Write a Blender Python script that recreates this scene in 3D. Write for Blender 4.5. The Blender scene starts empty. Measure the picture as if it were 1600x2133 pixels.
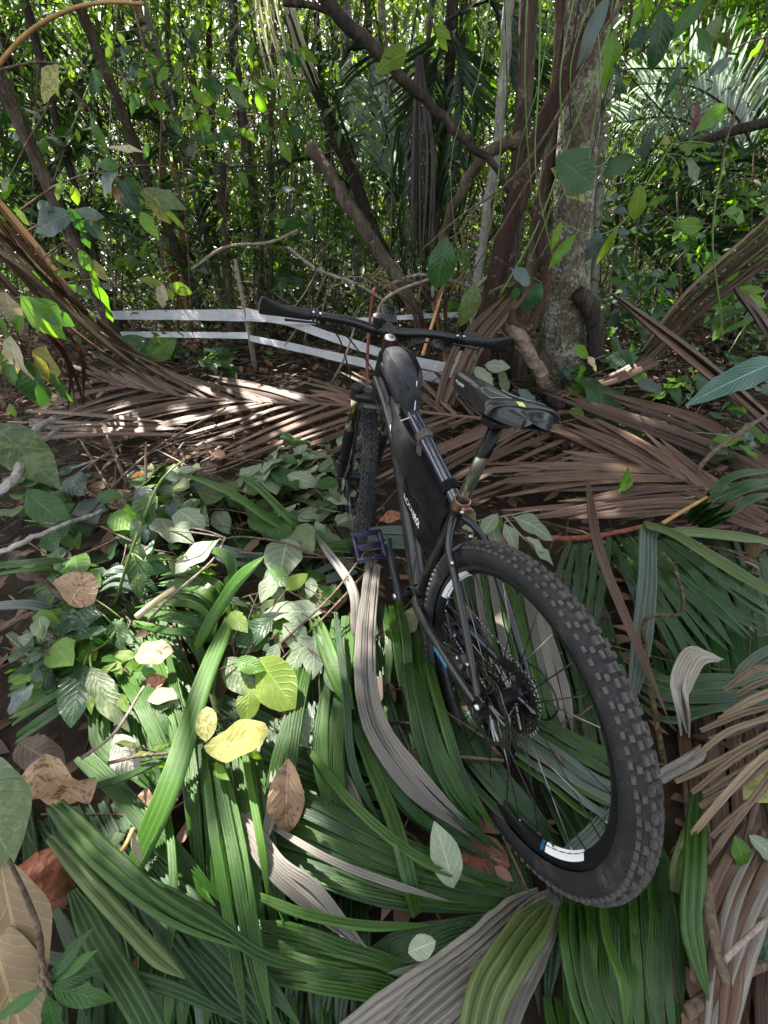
import bpy, math, random
import numpy as np
from mathutils import Vector, Matrix

# ---------------------------------------------------------------- camera, sky, sun, exposure
SC = bpy.context.scene
COL = SC.collection
random.seed(11)
RNG = np.random.default_rng(11)
PI = math.pi
FPX, PITCH, CROLL, CAMZ = 864.39, 0.62411, -0.00559, 1.27
cam_data = bpy.data.cameras.new('camera')
cam = bpy.data.objects.new('camera', cam_data)
COL.objects.link(cam)
cam_data.sensor_fit = 'AUTO'
cam_data.sensor_width = 36.0
cam_data.lens = 36.0 * FPX / 2133.0
cam_data.clip_start = 0.02
cam_data.clip_end = 500
cam.matrix_world = Matrix.Translation((0, 0, CAMZ)) @ Matrix.Rotation(PI/2 - PITCH, 4, 'X') @ Matrix.Rotation(CROLL, 4, 'Z')
SC.camera = cam

SUN_EL, SUN_AZ = math.radians(56), math.radians(-38)       # azimuth clockwise from +Y: ahead and to the left
SUNV = np.array([math.sin(SUN_AZ)*math.cos(SUN_EL), math.cos(SUN_AZ)*math.cos(SUN_EL), math.sin(SUN_EL)])
world = bpy.data.worlds.new('World')
SC.world = world
world.use_nodes = True
wn = world.node_tree
wn.nodes.clear()
w_out = wn.nodes.new('ShaderNodeOutputWorld')
w_bg = wn.nodes.new('ShaderNodeBackground')
w_sky = wn.nodes.new('ShaderNodeTexSky')
w_sky.sky_type = 'NISHITA'
w_sky.sun_disc = False
w_sky.sun_elevation = SUN_EL
w_sky.sun_rotation = SUN_AZ
w_sky.dust_density = 4.0
w_sky.air_density = 1.0
w_hsv = wn.nodes.new('ShaderNodeHueSaturation')            # hazy tropical sky, paler than a clear one
w_hsv.inputs['Saturation'].default_value = 0.35
w_bg.inputs['Strength'].default_value = 0.14
wn.links.new(w_sky.outputs[0], w_hsv.inputs['Color'])
wn.links.new(w_hsv.outputs[0], w_bg.inputs['Color'])
wn.links.new(w_bg.outputs[0], w_out.inputs['Surface'])

sun_l = bpy.data.lights.new('sun', 'SUN')
sun_l.energy = 4.2
sun_l.angle = math.radians(0.5)
sun_l.color = (1.0, 0.95, 0.86)
sun_o = bpy.data.objects.new('sun', sun_l)
COL.objects.link(sun_o)
sun_o.matrix_world = Vector(SUNV).to_track_quat('Z', 'Y').to_matrix().to_4x4()

SC.view_settings.view_transform = 'Standard'
SC.view_settings.look = 'None'
SC.view_settings.exposure = 2.25
SC.view_settings.gamma = 1.0
SC.render.engine = 'CYCLES'
SC.cycles.max_bounces = 6
SC.cycles.diffuse_bounces = 3
SC.cycles.glossy_bounces = 2
SC.cycles.transmission_bounces = 4
SC.cycles.transparent_max_bounces = 4
SC.cycles.caustics_reflective = False
SC.cycles.caustics_refractive = False
SC.cycles.use_denoising = True

# ---------------------------------------------------------------- finding points in the place
RC = np.array(cam.matrix_world.to_3x3())
CAMP = np.array([0, 0, CAMZ])
def ray(u, v):
    return RC @ np.array([(u-800)/FPX, -(v-1066.5)/FPX, -1.0])
def G(u, v, h=0.0):                       # where the sight line meets height h
    d = ray(u, v)
    return CAMP + d*((h-CAMZ)/d[2])
def W(u, v, y):                           # where it meets the upright plane y metres ahead
    d = ray(u, v)
    return CAMP + d*(y/d[1])
def pxm(p):                               # metres per photo pixel at a point
    return abs(((np.asarray(p)-CAMP) @ RC)[2])/FPX
def nrm(v):
    v = np.asarray(v, float); l = np.linalg.norm(v)
    return v/l if l > 1e-9 else v
def spline(P, n):                         # Catmull-Rom resample
    P = np.asarray(P, float)
    if len(P) == 2:
        t = np.linspace(0, 1, n)[:, None]
        return P[0]*(1-t)+P[1]*t
    Q = np.vstack([2*P[0]-P[1], P, 2*P[-1]-P[-2]])
    out = []
    for s in np.linspace(0, len(P)-1, n):
        i = min(int(s), len(P)-2); t = s-i
        a, b, c, d = Q[i], Q[i+1], Q[i+2], Q[i+3]
        out.append(0.5*((2*b)+(-a+c)*t+(2*a-5*b+4*c-d)*t*t+(-a+3*b-3*c+d)*t**3))
    return np.array(out)

# ---------------------------------------------------------------- objects
def mesh_np(name, V, F, UV=None, mat=None, smooth=True, attr=None):
    """V (n,3); F: array (m,k) or a list of tuples; UV per vertex (n,2)."""
    me = bpy.data.meshes.new(name)
    V = np.asarray(V, np.float32)
    if isinstance(F, np.ndarray):
        m, k = F.shape
        li = F.astype(np.int32).ravel(); ls = np.arange(m, dtype=np.int32)*k; lt = np.full(m, k, np.int32)
    else:
        lt = np.array([len(f) for f in F], np.int32)
        li = np.array([i for f in F for i in f], np.int32)
        ls = np.concatenate([[0], np.cumsum(lt)[:-1]]).astype(np.int32) if len(lt) else lt
    me.vertices.add(len(V)); me.vertices.foreach_set('co', V.ravel())
    me.loops.add(len(li)); me.loops.foreach_set('vertex_index', li)
    me.polygons.add(len(lt)); me.polygons.foreach_set('loop_start', ls); me.polygons.foreach_set('loop_total', lt)
    if smooth: me.polygons.foreach_set('use_smooth', np.ones(len(lt), bool))
    if UV is not None:
        l = me.uv_layers.new(name='uv')
        l.data.foreach_set('uv', np.asarray(UV, np.float32)[li].ravel())
    if attr is not None:
        a = me.attributes.new('tint', 'FLOAT', 'POINT'); a.data.foreach_set('value', np.asarray(attr, np.float32))
    me.update(calc_edges=True)
    if mat is not None:
        for m_ in (mat if isinstance(mat, (list, tuple)) else [mat]): me.materials.append(m_)
    return me
def link(name, me, parent=None):
    o = bpy.data.objects.new(name, me)
    COL.objects.link(o)
    if parent is not None: o.parent = parent
    return o
def tag(o, label=None, cat=None, group=None, kind=None):
    if label: o['label'] = label
    if cat: o['category'] = cat
    if group: o['group'] = group
    if kind: o['kind'] = kind
    return o
def thing(name, label, cat, loc=(0, 0, 0), group=None):
    o = bpy.data.objects.new(name, None)
    COL.objects.link(o)
    o.empty_display_size = 0.05
    o.location = Vector([float(x) for x in loc])
    return tag(o, label, cat, group)

class MB:
    """collects shapes into one mesh"""
    def __init__(s): s.V = []; s.F = []; s.UV = []; s.MI = []; s.n = 0; s.mi = 0
    def add(s, V, F, UV=None):
        V = np.asarray(V, float); b = s.n
        s.V.append(V); s.n += len(V)
        s.F += [tuple(int(i)+b for i in f) for f in F]
        s.MI += [s.mi]*len(F)
        s.UV.append(np.zeros((len(V), 2)) if UV is None else np.asarray(UV, float))
        return s
    def tube(s, P, r, n=10, cap=True, up=None, sq=1.0):
        P = np.asarray(P, float); m = len(P)
        r = np.broadcast_to(np.asarray(r, float), (m,))
        T = np.gradient(P, axis=0); T = np.array([nrm(t) for t in T])
        a = np.array([0, 0, 1.0]) if abs(T[0][2]) < .9 else np.array([1.0, 0, 0])
        if up is not None: a = np.asarray(up, float)
        N = nrm(a-T[0]*(a@T[0])); V = []; UV = []
        L = np.concatenate([[0], np.cumsum(np.linalg.norm(np.diff(P, axis=0), axis=1))])
        th = np.linspace(0, 2*PI, n, endpoint=False)
        for i in range(m):
            N = nrm(N-T[i]*(N@T[i])); B = np.cross(T[i], N)
            V.append(P[i]+r[i]*(np.cos(th)[:, None]*N*sq+np.sin(th)[:, None]*B))
            UV.append(np.c_[th/(2*PI), np.full(n, L[i])])
        F = [(i*n+j, i*n+(j+1) % n, (i+1)*n+(j+1) % n, (i+1)*n+j) for i in range(m-1) for j in range(n)]
        if cap: F += [tuple(range(n))[::-1], tuple((m-1)*n+j for j in range(n))]
        return s.add(np.vstack(V), F, np.vstack(UV))
    def box(s, c, size, R=None, bev=0.0):
        hx, hy, hz = np.asarray(size, float)/2
        if bev <= 0:
            V = np.array([[x, y, z] for x in (-hx, hx) for y in (-hy, hy) for z in (-hz, hz)])
            F = [(0, 1, 3, 2), (4, 6, 7, 5), (0, 4, 5, 1), (2, 3, 7, 6), (0, 2, 6, 4), (1, 5, 7, 3)]
        else:
            b = bev; V = []
            for z, k in ((-hz, b), (-hz+b, 0), (hz-b, 0), (hz, b)):
                x, y = hx-k, hy-k; c_ = b
                V += [(x-c_, -y, z), (x, -y+c_, z), (x, y-c_, z), (x-c_, y, z), (-x+c_, y, z), (-x, y-c_, z), (-x, -y+c_, z), (-x+c_, -y, z)]
            V = np.array(V)
            F = [(i*8+j, i*8+(j+1) % 8, (i+1)*8+(j+1) % 8, (i+1)*8+j) for i in range(3) for j in range(8)]
            F += [tuple(range(8))[::-1], tuple(range(24, 32))]
        if R is not None: V = V @ np.asarray(R).T
        return s.add(V+np.asarray(c, float), F)
    def lathe(s, prof, c=(0, 0, 0), axis=(0, 1, 0), n=32, close=False):
        ax = nrm(axis); a = np.array([0, 0, 1.0]) if abs(ax[2]) < .9 else np.array([1.0, 0, 0])
        u = nrm(a-ax*(a@ax)); w = np.cross(ax, u); th = np.linspace(0, 2*PI, n, endpoint=False)
        V = []; UV = []
        for k, (r, h) in enumerate(prof):
            V.append(np.asarray(c)+ax*h+r*(np.cos(th)[:, None]*u+np.sin(th)[:, None]*w))
            UV.append(np.c_[th/(2*PI), np.full(n, k/max(1, len(prof)-1))])
        m = len(prof); R_ = m if close else m-1
        F = [(i*n+j, i*n+(j+1) % n, ((i+1) % m)*n+(j+1) % n, ((i+1) % m)*n+j) for i in range(R_) for j in range(n)]
        return s.add(np.vstack(V), F, np.vstack(UV))
    def grid(s, P, UV=None, closeu=False):
        P = np.asarray(P, float); a, b = P.shape[:2]
        F = [(i*b+j, i*b+(j+1) % b, (i+1)*b+(j+1) % b, (i+1)*b+j) for i in range(a-1) for j in range(b if closeu else b-1)]
        if UV is None:
            uu, vv = np.meshgrid(np.linspace(0, 1, b), np.linspace(0, 1, a)); UV = np.stack([uu, vv], -1)
        return s.add(P.reshape(-1, 3), F, UV.reshape(-1, 2))
    def data(s, name, mat=None, smooth=True):
        me = mesh_np(name, np.vstack(s.V), s.F, np.vstack(s.UV), mat, smooth)
        if any(s.MI): me.polygons.foreach_set('material_index', np.array(s.MI, np.int32))
        return me
    def build(s, name, mat, parent=None, smooth=True, autos=None):
        me = s.data(name, mat, smooth)
        if autos: me.set_sharp_from_angle(angle=math.radians(autos))
        return link(name, me, parent)

# ---------------------------------------------------------------- materials
def mat_new(name):
    m = bpy.data.materials.new(name); m.use_nodes = True
    nt = m.node_tree; nt.nodes.clear()
    out = nt.nodes.new('ShaderNodeOutputMaterial')
    return m, nt, out
def N(nt, t, **kw):
    n = nt.nodes.new(t)
    for k, v in kw.items():
        if k.startswith('i_'):
            key = k[2:]; n.inputs[int(key) if key.isdigit() else key.replace('_', ' ')].default_value = v
        else: setattr(n, k, v)
    return n
def ramp(nt, fac, stops):
    r = nt.nodes.new('ShaderNodeValToRGB')
    while len(r.color_ramp.elements) < len(stops): r.color_ramp.elements.new(0.5)
    for e, (p, c) in zip(r.color_ramp.elements, stops):
        e.position = p; e.color = (*c, 1) if len(c) == 3 else c
    nt.links.new(fac, r.inputs[0]); return r.outputs[0]
def math_(nt, op, a, b=None):
    n = nt.nodes.new('ShaderNodeMath'); n.operation = op
    for i, x in enumerate((a, b)):
        if x is None: continue
        if isinstance(x, (int, float)): n.inputs[i].default_value = x
        else: nt.links.new(x, n.inputs[i])
    return n.outputs[0]
def mixc(nt, f, a, b, mode='MIX'):
    n = nt.nodes.new('ShaderNodeMix'); n.data_type = 'RGBA'; n.blend_type = mode
    for s_, x in ((n.inputs[0], f), (n.inputs[6], a), (n.inputs[7], b)):
        if isinstance(x, (int, float)): s_.default_value = x
        elif isinstance(x, tuple): s_.default_value = (*x, 1)
        else: nt.links.new(x, s_)
    return n.outputs[2]
def noise(nt, scale, detail=3, rough=.6, vec=None, stretch=None, coord='Object'):
    tc = nt.nodes.new('ShaderNodeTexCoord')
    v = vec if vec is not None else tc.outputs[coord]
    if stretch is not None:
        mp = nt.nodes.new('ShaderNodeMapping'); mp.inputs['Scale'].default_value = stretch
        nt.links.new(v, mp.inputs[0]); v = mp.outputs[0]
    n = N(nt, 'ShaderNodeTexNoise', i_Scale=scale, i_Detail=detail, i_Roughness=rough)
    nt.links.new(v, n.inputs['Vector'])
    return n.outputs['Fac']
def bump(nt, h, strength=.3, dist=.01):
    b = N(nt, 'ShaderNodeBump', i_Strength=strength, i_Distance=dist)
    nt.links.new(h, b.inputs['Height']); return b.outputs[0]

def m_plain(name, col, rough=.5, metal=0.0, spec=.5, var=.25, nscale=40, dust=None, dustamt=.5, bmp=.15, coat=0.0):
    m, nt, out = mat_new(name)
    p = N(nt, 'ShaderNodeBsdfPrincipled', i_Roughness=rough, i_Metallic=metal)
    p.inputs['Specular IOR Level'].default_value = spec
    p.inputs['Coat Weight'].default_value = coat
    f = noise(nt, nscale, 5)
    c = ramp(nt, f, [(.3, tuple(x*(1-var) for x in col)), (.7, tuple(min(1, x*(1+var)) for x in col))])
    if dust:
        d = noise(nt, 14, 6, .7)
        d = ramp(nt, d, [(.52, (0, 0, 0)), (.72, (dustamt,)*3)])
        c = mixc(nt, d, c, dust)
        rr = nt.nodes.new('ShaderNodeMapRange'); nt.links.new(d, rr.inputs[0]); rr.inputs[3].default_value = rough; rr.inputs[4].default_value = .85
        nt.links.new(rr.outputs[0], p.inputs['Roughness'])
    nt.links.new(c, p.inputs['Base Color'])
    if bmp: nt.links.new(bump(nt, f, bmp, .003), p.inputs['Normal'])
    nt.links.new(p.outputs[0], out.inputs[0])
    return m

def m_leaf(name, colA, colB, rough=.38, transl=.45, tcol=None, veins=9, vein=.25, spots=None, spot_lo=.66, hue=.03, stuff=False, under=None, spec=.5):
    """broad leaf: u across, v along; side veins, blotches, light passing through"""
    m, nt, out = mat_new(name)
    uv = N(nt, 'ShaderNodeUVMap'); sx = N(nt, 'ShaderNodeSeparateXYZ'); nt.links.new(uv.outputs[0], sx.inputs[0])
    p = N(nt, 'ShaderNodeBsdfPrincipled', i_Roughness=rough); p.inputs['Specular IOR Level'].default_value = spec
    f = noise(nt, 5 if not stuff else 1.5, 4, coord='Object')
    if stuff:
        at = N(nt, 'ShaderNodeAttribute', attribute_name='tint'); rnd = at.outputs['Fac']
    else:
        oi = N(nt, 'ShaderNodeObjectInfo'); rnd = oi.outputs['Random']
    fac = math_(nt, 'ADD', math_(nt, 'MULTIPLY', rnd, .7), math_(nt, 'MULTIPLY', f, .45))
    c = ramp(nt, fac, [(.2, colA), (.85, colB)])
    d = math_(nt, 'ABSOLUTE', math_(nt, 'SUBTRACT', sx.outputs[0], .5))
    if vein and not stuff:
        sv = math_(nt, 'SINE', math_(nt, 'MULTIPLY', math_(nt, 'ADD', math_(nt, 'SUBTRACT', sx.outputs[1], math_(nt, 'MULTIPLY', d, .55)), math_(nt, 'MULTIPLY', f, .09)), veins*PI))
        vl = math_(nt, 'POWER', math_(nt, 'ABSOLUTE', sv), 14.0)
        mid = math_(nt, 'LESS_THAN', d, .022)
        vv = math_(nt, 'MAXIMUM', math_(nt, 'MULTIPLY', vl, .4), mid)
        c = mixc(nt, math_(nt, 'MULTIPLY', vv, vein), c, tuple(min(1, x*2.2+.05) for x in colB))
        hgt = math_(nt, 'ADD', math_(nt, 'MULTIPLY', vl, -1.0), math_(nt, 'MULTIPLY', f, 1.5))
        nt.links.new(bump(nt, hgt, .35, .004), p.inputs['Normal'])
    if not stuff:
        q = noise(nt, 26, 5, .7)
        c = mixc(nt, ramp(nt, q, [(.62, (0, 0, 0)), (.70, (.75,)*3)]), c, tuple(x*.5+y for x, y in zip(colA, (.05, .035, .015))))
        rr = nt.nodes.new('ShaderNodeMapRange'); nt.links.new(q, rr.inputs[0]); rr.inputs[1].default_value = .3; rr.inputs[2].default_value = .7; rr.inputs[3].default_value = max(.1, rough-.08); rr.inputs[4].default_value = min(.95, rough+.25)
        nt.links.new(rr.outputs[0], p.inputs['Roughness'])
    if spots:
        sp = noise(nt, 9, 5, .7)
        c = mixc(nt, ramp(nt, sp, [(spot_lo-.06, (0, 0, 0)), (spot_lo+.04, (1, 1, 1))]), c, spots)
    if under:
        ge = N(nt, 'ShaderNodeNewGeometry'); c = mixc(nt, ge.outputs['Backfacing'], c, under)
    nt.links.new(c, p.inputs['Base Color'])
    if transl > 0:
        t = nt.nodes.new('ShaderNodeBsdfTranslucent')
        tc = mixc(nt, 1.0, c, tcol if tcol else (1.7, 1.9, .5), 'MULTIPLY')
        nt.links.new(tc, t.inputs['Color'])
        mx = N(nt, 'ShaderNodeMixShader', i_0=transl)
        nt.links.new(p.outputs[0], mx.inputs[1]); nt.links.new(t.outputs[0], mx.inputs[2])
        nt.links.new(mx.outputs[0], out.inputs[0])
    else: nt.links.new(p.outputs[0], out.inputs[0])
    return m

def m_blade(name, colA, colB, rough=.35, transl=.35, lines=26, edge=None, dry=None, tcol=(1.8, 2.0, .5), spec=.5, linec=.35, dry_lo=.6):
    """long ribbed palm blade; u counts the pleats across it (ridge at .5), v runs along it"""
    m, nt, out = mat_new(name)
    uv = N(nt, 'ShaderNodeUVMap'); sx = N(nt, 'ShaderNodeSeparateXYZ'); nt.links.new(uv.outputs[0], sx.inputs[0])
    p = N(nt, 'ShaderNodeBsdfPrincipled', i_Roughness=rough); p.inputs['Specular IOR Level'].default_value = spec
    oi = N(nt, 'ShaderNodeObjectInfo')
    f = noise(nt, 3, 4, .65, vec=uv.outputs[0], stretch=(.9, 2.2, 1))
    g = noise(nt, 9, 4)
    fac = math_(nt, 'ADD', math_(nt, 'MULTIPLY', oi.outputs['Random'], .5), math_(nt, 'MULTIPLY', f, .55))
    c = ramp(nt, fac, [(.2, colA), (.8, colB)])
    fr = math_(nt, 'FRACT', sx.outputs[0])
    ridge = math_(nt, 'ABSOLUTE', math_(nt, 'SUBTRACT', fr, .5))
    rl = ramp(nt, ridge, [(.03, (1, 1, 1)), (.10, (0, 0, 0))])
    c = mixc(nt, math_(nt, 'MULTIPLY', rl, linec), c, tuple(min(1, x*2.0+.008) for x in colB))  # pale ribs, with light caught on the ridges painted into the colour
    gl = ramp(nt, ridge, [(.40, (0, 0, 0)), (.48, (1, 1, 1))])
    c = mixc(nt, math_(nt, 'MULTIPLY', gl, .6), c, tuple(x*.35 for x in colA))  # shade in the pleat grooves painted into the colour
    fib = noise(nt, 5, 3, .6, vec=uv.outputs[0], stretch=(7, .9, 1))
    c = mixc(nt, math_(nt, 'MULTIPLY', ramp(nt, fib, [(.52, (0, 0, 0)), (.66, (1, 1, 1))]), linec*.5), c, tuple(min(1, x*1.7+.01) for x in colB))
    c = mixc(nt, ramp(nt, fib, [(.34, (.45,)*3), (.48, (0, 0, 0))]), c, tuple(x*.5 for x in colA))
    if dry:
        e = ramp(nt, math_(nt, 'ADD', math_(nt, 'MULTIPLY', f, .6), math_(nt, 'MULTIPLY', g, .5)), [(dry_lo, (0, 0, 0)), (dry_lo+.07, (1, 1, 1))])
        c = mixc(nt, e, c, dry)
        tip = ramp(nt, math_(nt, 'ADD', sx.outputs[1], math_(nt, 'MULTIPLY', g, .12)), [(1.0, (0, 0, 0)), (1.05, (1, 1, 1))])
        c = mixc(nt, tip, c, edge or dry)
    sp = noise(nt, 55, 4, .7)
    c = mixc(nt, ramp(nt, sp, [(.68, (0, 0, 0)), (.74, (.4,)*3)]), c, (.11, .085, .045))
    rr = nt.nodes.new('ShaderNodeMapRange'); nt.links.new(g, rr.inputs[0]); rr.inputs[1].default_value = .3; rr.inputs[2].default_value = .7; rr.inputs[3].default_value = rough-.1; rr.inputs[4].default_value = min(.95, rough+.22)
    nt.links.new(rr.outputs[0], p.inputs['Roughness'])
    nt.links.new(c, p.inputs['Base Color'])
    nt.links.new(bump(nt, math_(nt, 'ADD', fib, math_(nt, 'MULTIPLY', sp, .4)), .45, .002), p.inputs['Normal'])
    if transl > 0:
        t = nt.nodes.new('ShaderNodeBsdfTranslucent')
        nt.links.new(mixc(nt, 1.0, c, tcol, 'MULTIPLY'), t.inputs['Color'])
        mx = N(nt, 'ShaderNodeMixShader', i_0=transl)
        nt.links.new(p.outputs[0], mx.inputs[1]); nt.links.new(t.outputs[0], mx.inputs[2])
        nt.links.new(mx.outputs[0], out.inputs[0])
    else: nt.links.new(p.outputs[0], out.inputs[0])
    return m

def m_bark(name, cols, scale=14, stretch=(1, 1, .25), lichen=None, bmp=.8, rough=.9, lich_lo=.55):
    m, nt, out = mat_new(name)
    p = N(nt, 'ShaderNodeBsdfPrincipled', i_Roughness=rough); p.inputs['Specular IOR Level'].default_value = .25
    oi = N(nt, 'ShaderNodeObjectInfo')
    f = noise(nt, scale, 6, .7, stretch=stretch)
    c = ramp(nt, f, [(.3, cols[0]), (.52, cols[1]), (.7, cols[2])])
    v = N(nt, 'ShaderNodeTexVoronoi', i_Scale=scale*2.2); tc = nt.nodes.new('ShaderNodeTexCoord')
    mp = nt.nodes.new('ShaderNodeMapping'); mp.inputs['Scale'].default_value = stretch
    nt.links.new(tc.outputs['Object'], mp.inputs[0]); nt.links.new(mp.outputs[0], v.inputs['Vector'])
    h = math_(nt, 'ADD', f, math_(nt, 'MULTIPLY', v.outputs['Distance'], .8))
    c = mixc(nt, ramp(nt, v.outputs['Distance'], [(.0, (.55,)*3), (.18, (0, 0, 0))]), c, tuple(x*.35 for x in cols[0]))
    if lichen:
        l1 = noise(nt, 6, 6, .75); l2 = noise(nt, 45, 3, .7)
        lf = math_(nt, 'ADD', math_(nt, 'MULTIPLY', l1, .6), math_(nt, 'MULTIPLY', l2, .45))
        c = mixc(nt, ramp(nt, lf, [(lich_lo-.03, (0, 0, 0)), (lich_lo+.05, (.95,)*3)]), c, lichen)
    nt.links.new(c, p.inputs['Base Color'])
    nt.links.new(bump(nt, h, bmp, .02), p.inputs['Normal'])
    nt.links.new(p.outputs[0], out.inputs[0])
    return m
# ================================================================ the mountain bike
BIKE_POS = (0.27213, 0.52139, CAMZ-0.90264)
RB = Matrix.Rotation(1.93768, 4, 'Z') @ Matrix.Rotation(0.02996, 4, 'Y') @ Matrix.Rotation(0.09257, 4, 'X')
BM = Matrix.Translation(BIKE_POS) @ RB
STEER = -0.24622
HA = math.radians(67.5)
ST = np.array([-math.cos(HA), 0, math.sin(HA)])
FW = np.array([math.sin(HA), 0, math.cos(HA)])
HT = np.array([0.85, 0, 0.575])
def steer(p):
    v = np.asarray(p, float)-HT; c, s = math.cos(STEER), math.sin(STEER)
    return HT+v*c+np.cross(ST, v)*s+np.outer(v@ST, ST).reshape(v.shape)*(1-c)
def SP(pts): return np.array([steer(p) for p in pts])
WR = 0.365

k_frame = m_plain('black_paint', (.007, .0075, .009), .32, 0, .5, .2, dust=(.1, .085, .07), dustamt=.25, coat=.15)
k_tube = m_plain('blue_black_paint', (.03, .036, .055), .2, .3, .6, .2, dust=(.16, .14, .12), dustamt=.15, coat=.6)
k_black = m_plain('black_plastic', (.008, .008, .009), .5, 0, .5, .3)
k_grip = m_plain('grip_rubber', (.012, .012, .014), .55, 0, .4, .3, nscale=120)
k_alloy = m_plain('black_anodised', (.025, .026, .03), .3, .6, .5, .2)
k_steel = m_plain('steel', (.45, .45, .46), .3, 1, .5, .25)
k_dirty_steel = m_plain('dirty_steel', (.2, .19, .18), .35, 1, .5, .4, dust=(.12, .09, .06))
k_gold = m_plain('gold_stanchion', (.36, .32, .2), .2, 1, .5, .2)
k_copper = m_plain('copper_clamp', (.36, .22, .16), .4, 1, .5, .2)
k_pedal = m_plain('blue_pedal', (.0025, .003, .026), .4, .2, .5, .35, dust=(.03, .03, .06), dustamt=.3)
k_white = m_plain('white_decal', (.75, .77, .78), .4, 0, .5, .05, bmp=0)
k_blue = m_plain('blue_decal', (.01, .09, .2), .35, 0, .5, .1, bmp=0)
k_lime = m_plain('lime_decal', (.5, .55, .12), .45, 0, .5, .1, bmp=0)
k_orange = m_plain('orange_tab', (.8, .12, .03), .5, 0, .4, .1)
k_saddle = m_plain('saddle_vinyl', (.009, .010, .012), .3, 0, .55, .25, nscale=90, dust=(.1, .09, .08), dustamt=.15)
k_mesh = m_plain('saddle_mesh', (.03, .031, .034), .6, 0, .4, .5, nscale=600, bmp=.5)
k_rim = m_plain('rim_black', (.014, .014, .016), .3, .4)
k_cloth = m_plain('bag_fabric', (.005, .005, .0055), .8, 0, .15, .4, nscale=25, dust=(.05, .047, .044), dustamt=.4, bmp=.4)
k_cloth2 = m_plain('bag_grey_fabric', (.024, .025, .03), .7, 0, .2, .35, nscale=30, dust=(.13, .13, .135), dustamt=.4, bmp=.3)
k_strap = m_plain('strap_velcro', (.07, .062, .058), .85, 0, .2, .4, nscale=150, dust=(.2, .17, .14))
k_hole = m_plain('bag_inside', (.004, .004, .004), .9, 0, .1)
k_screen = m_plain('lcd_screen', (.3, .33, .3), .12, 0, .6, .1, nscale=200, bmp=0)

def m_tyre(name, dusty):
    m, nt, out = mat_new(name)
    p = N(nt, 'ShaderNodeBsdfPrincipled', i_Roughness=.7); p.inputs['Specular IOR Level'].default_value = .3
    f = noise(nt, 30, 6, .7); g = noise(nt, 7, 5, .7); h = noise(nt, 160, 4, .7)
    c = ramp(nt, f, [(.3, (.008, .008, .009)), (.7, (.021, .021, .022))])
    lo = .5-dusty*.2
    d = ramp(nt, math_(nt, 'ADD', math_(nt, 'MULTIPLY', g, .6), math_(nt, 'MULTIPLY', h, .4)), [(lo, (0, 0, 0)), (lo+.14, (.85,)*3)])
    c = mixc(nt, d, c, (.07, .064, .058))
    nt.links.new(c, p.inputs['Base Color']); nt.links.new(bump(nt, h, .4, .002), p.inputs['Normal'])
    nt.links.new(p.outputs[0], out.inputs[0]); return m
k_tyre = m_tyre('tyre_rubber', -.15)
k_knob = m_tyre('tyre_tread_dusty', .7)

bike = thing('mountain_bike', 'black hardtail mountain bike standing upright in the cut palm leaves', 'bicycle')
bike.matrix_world = BM

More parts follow.
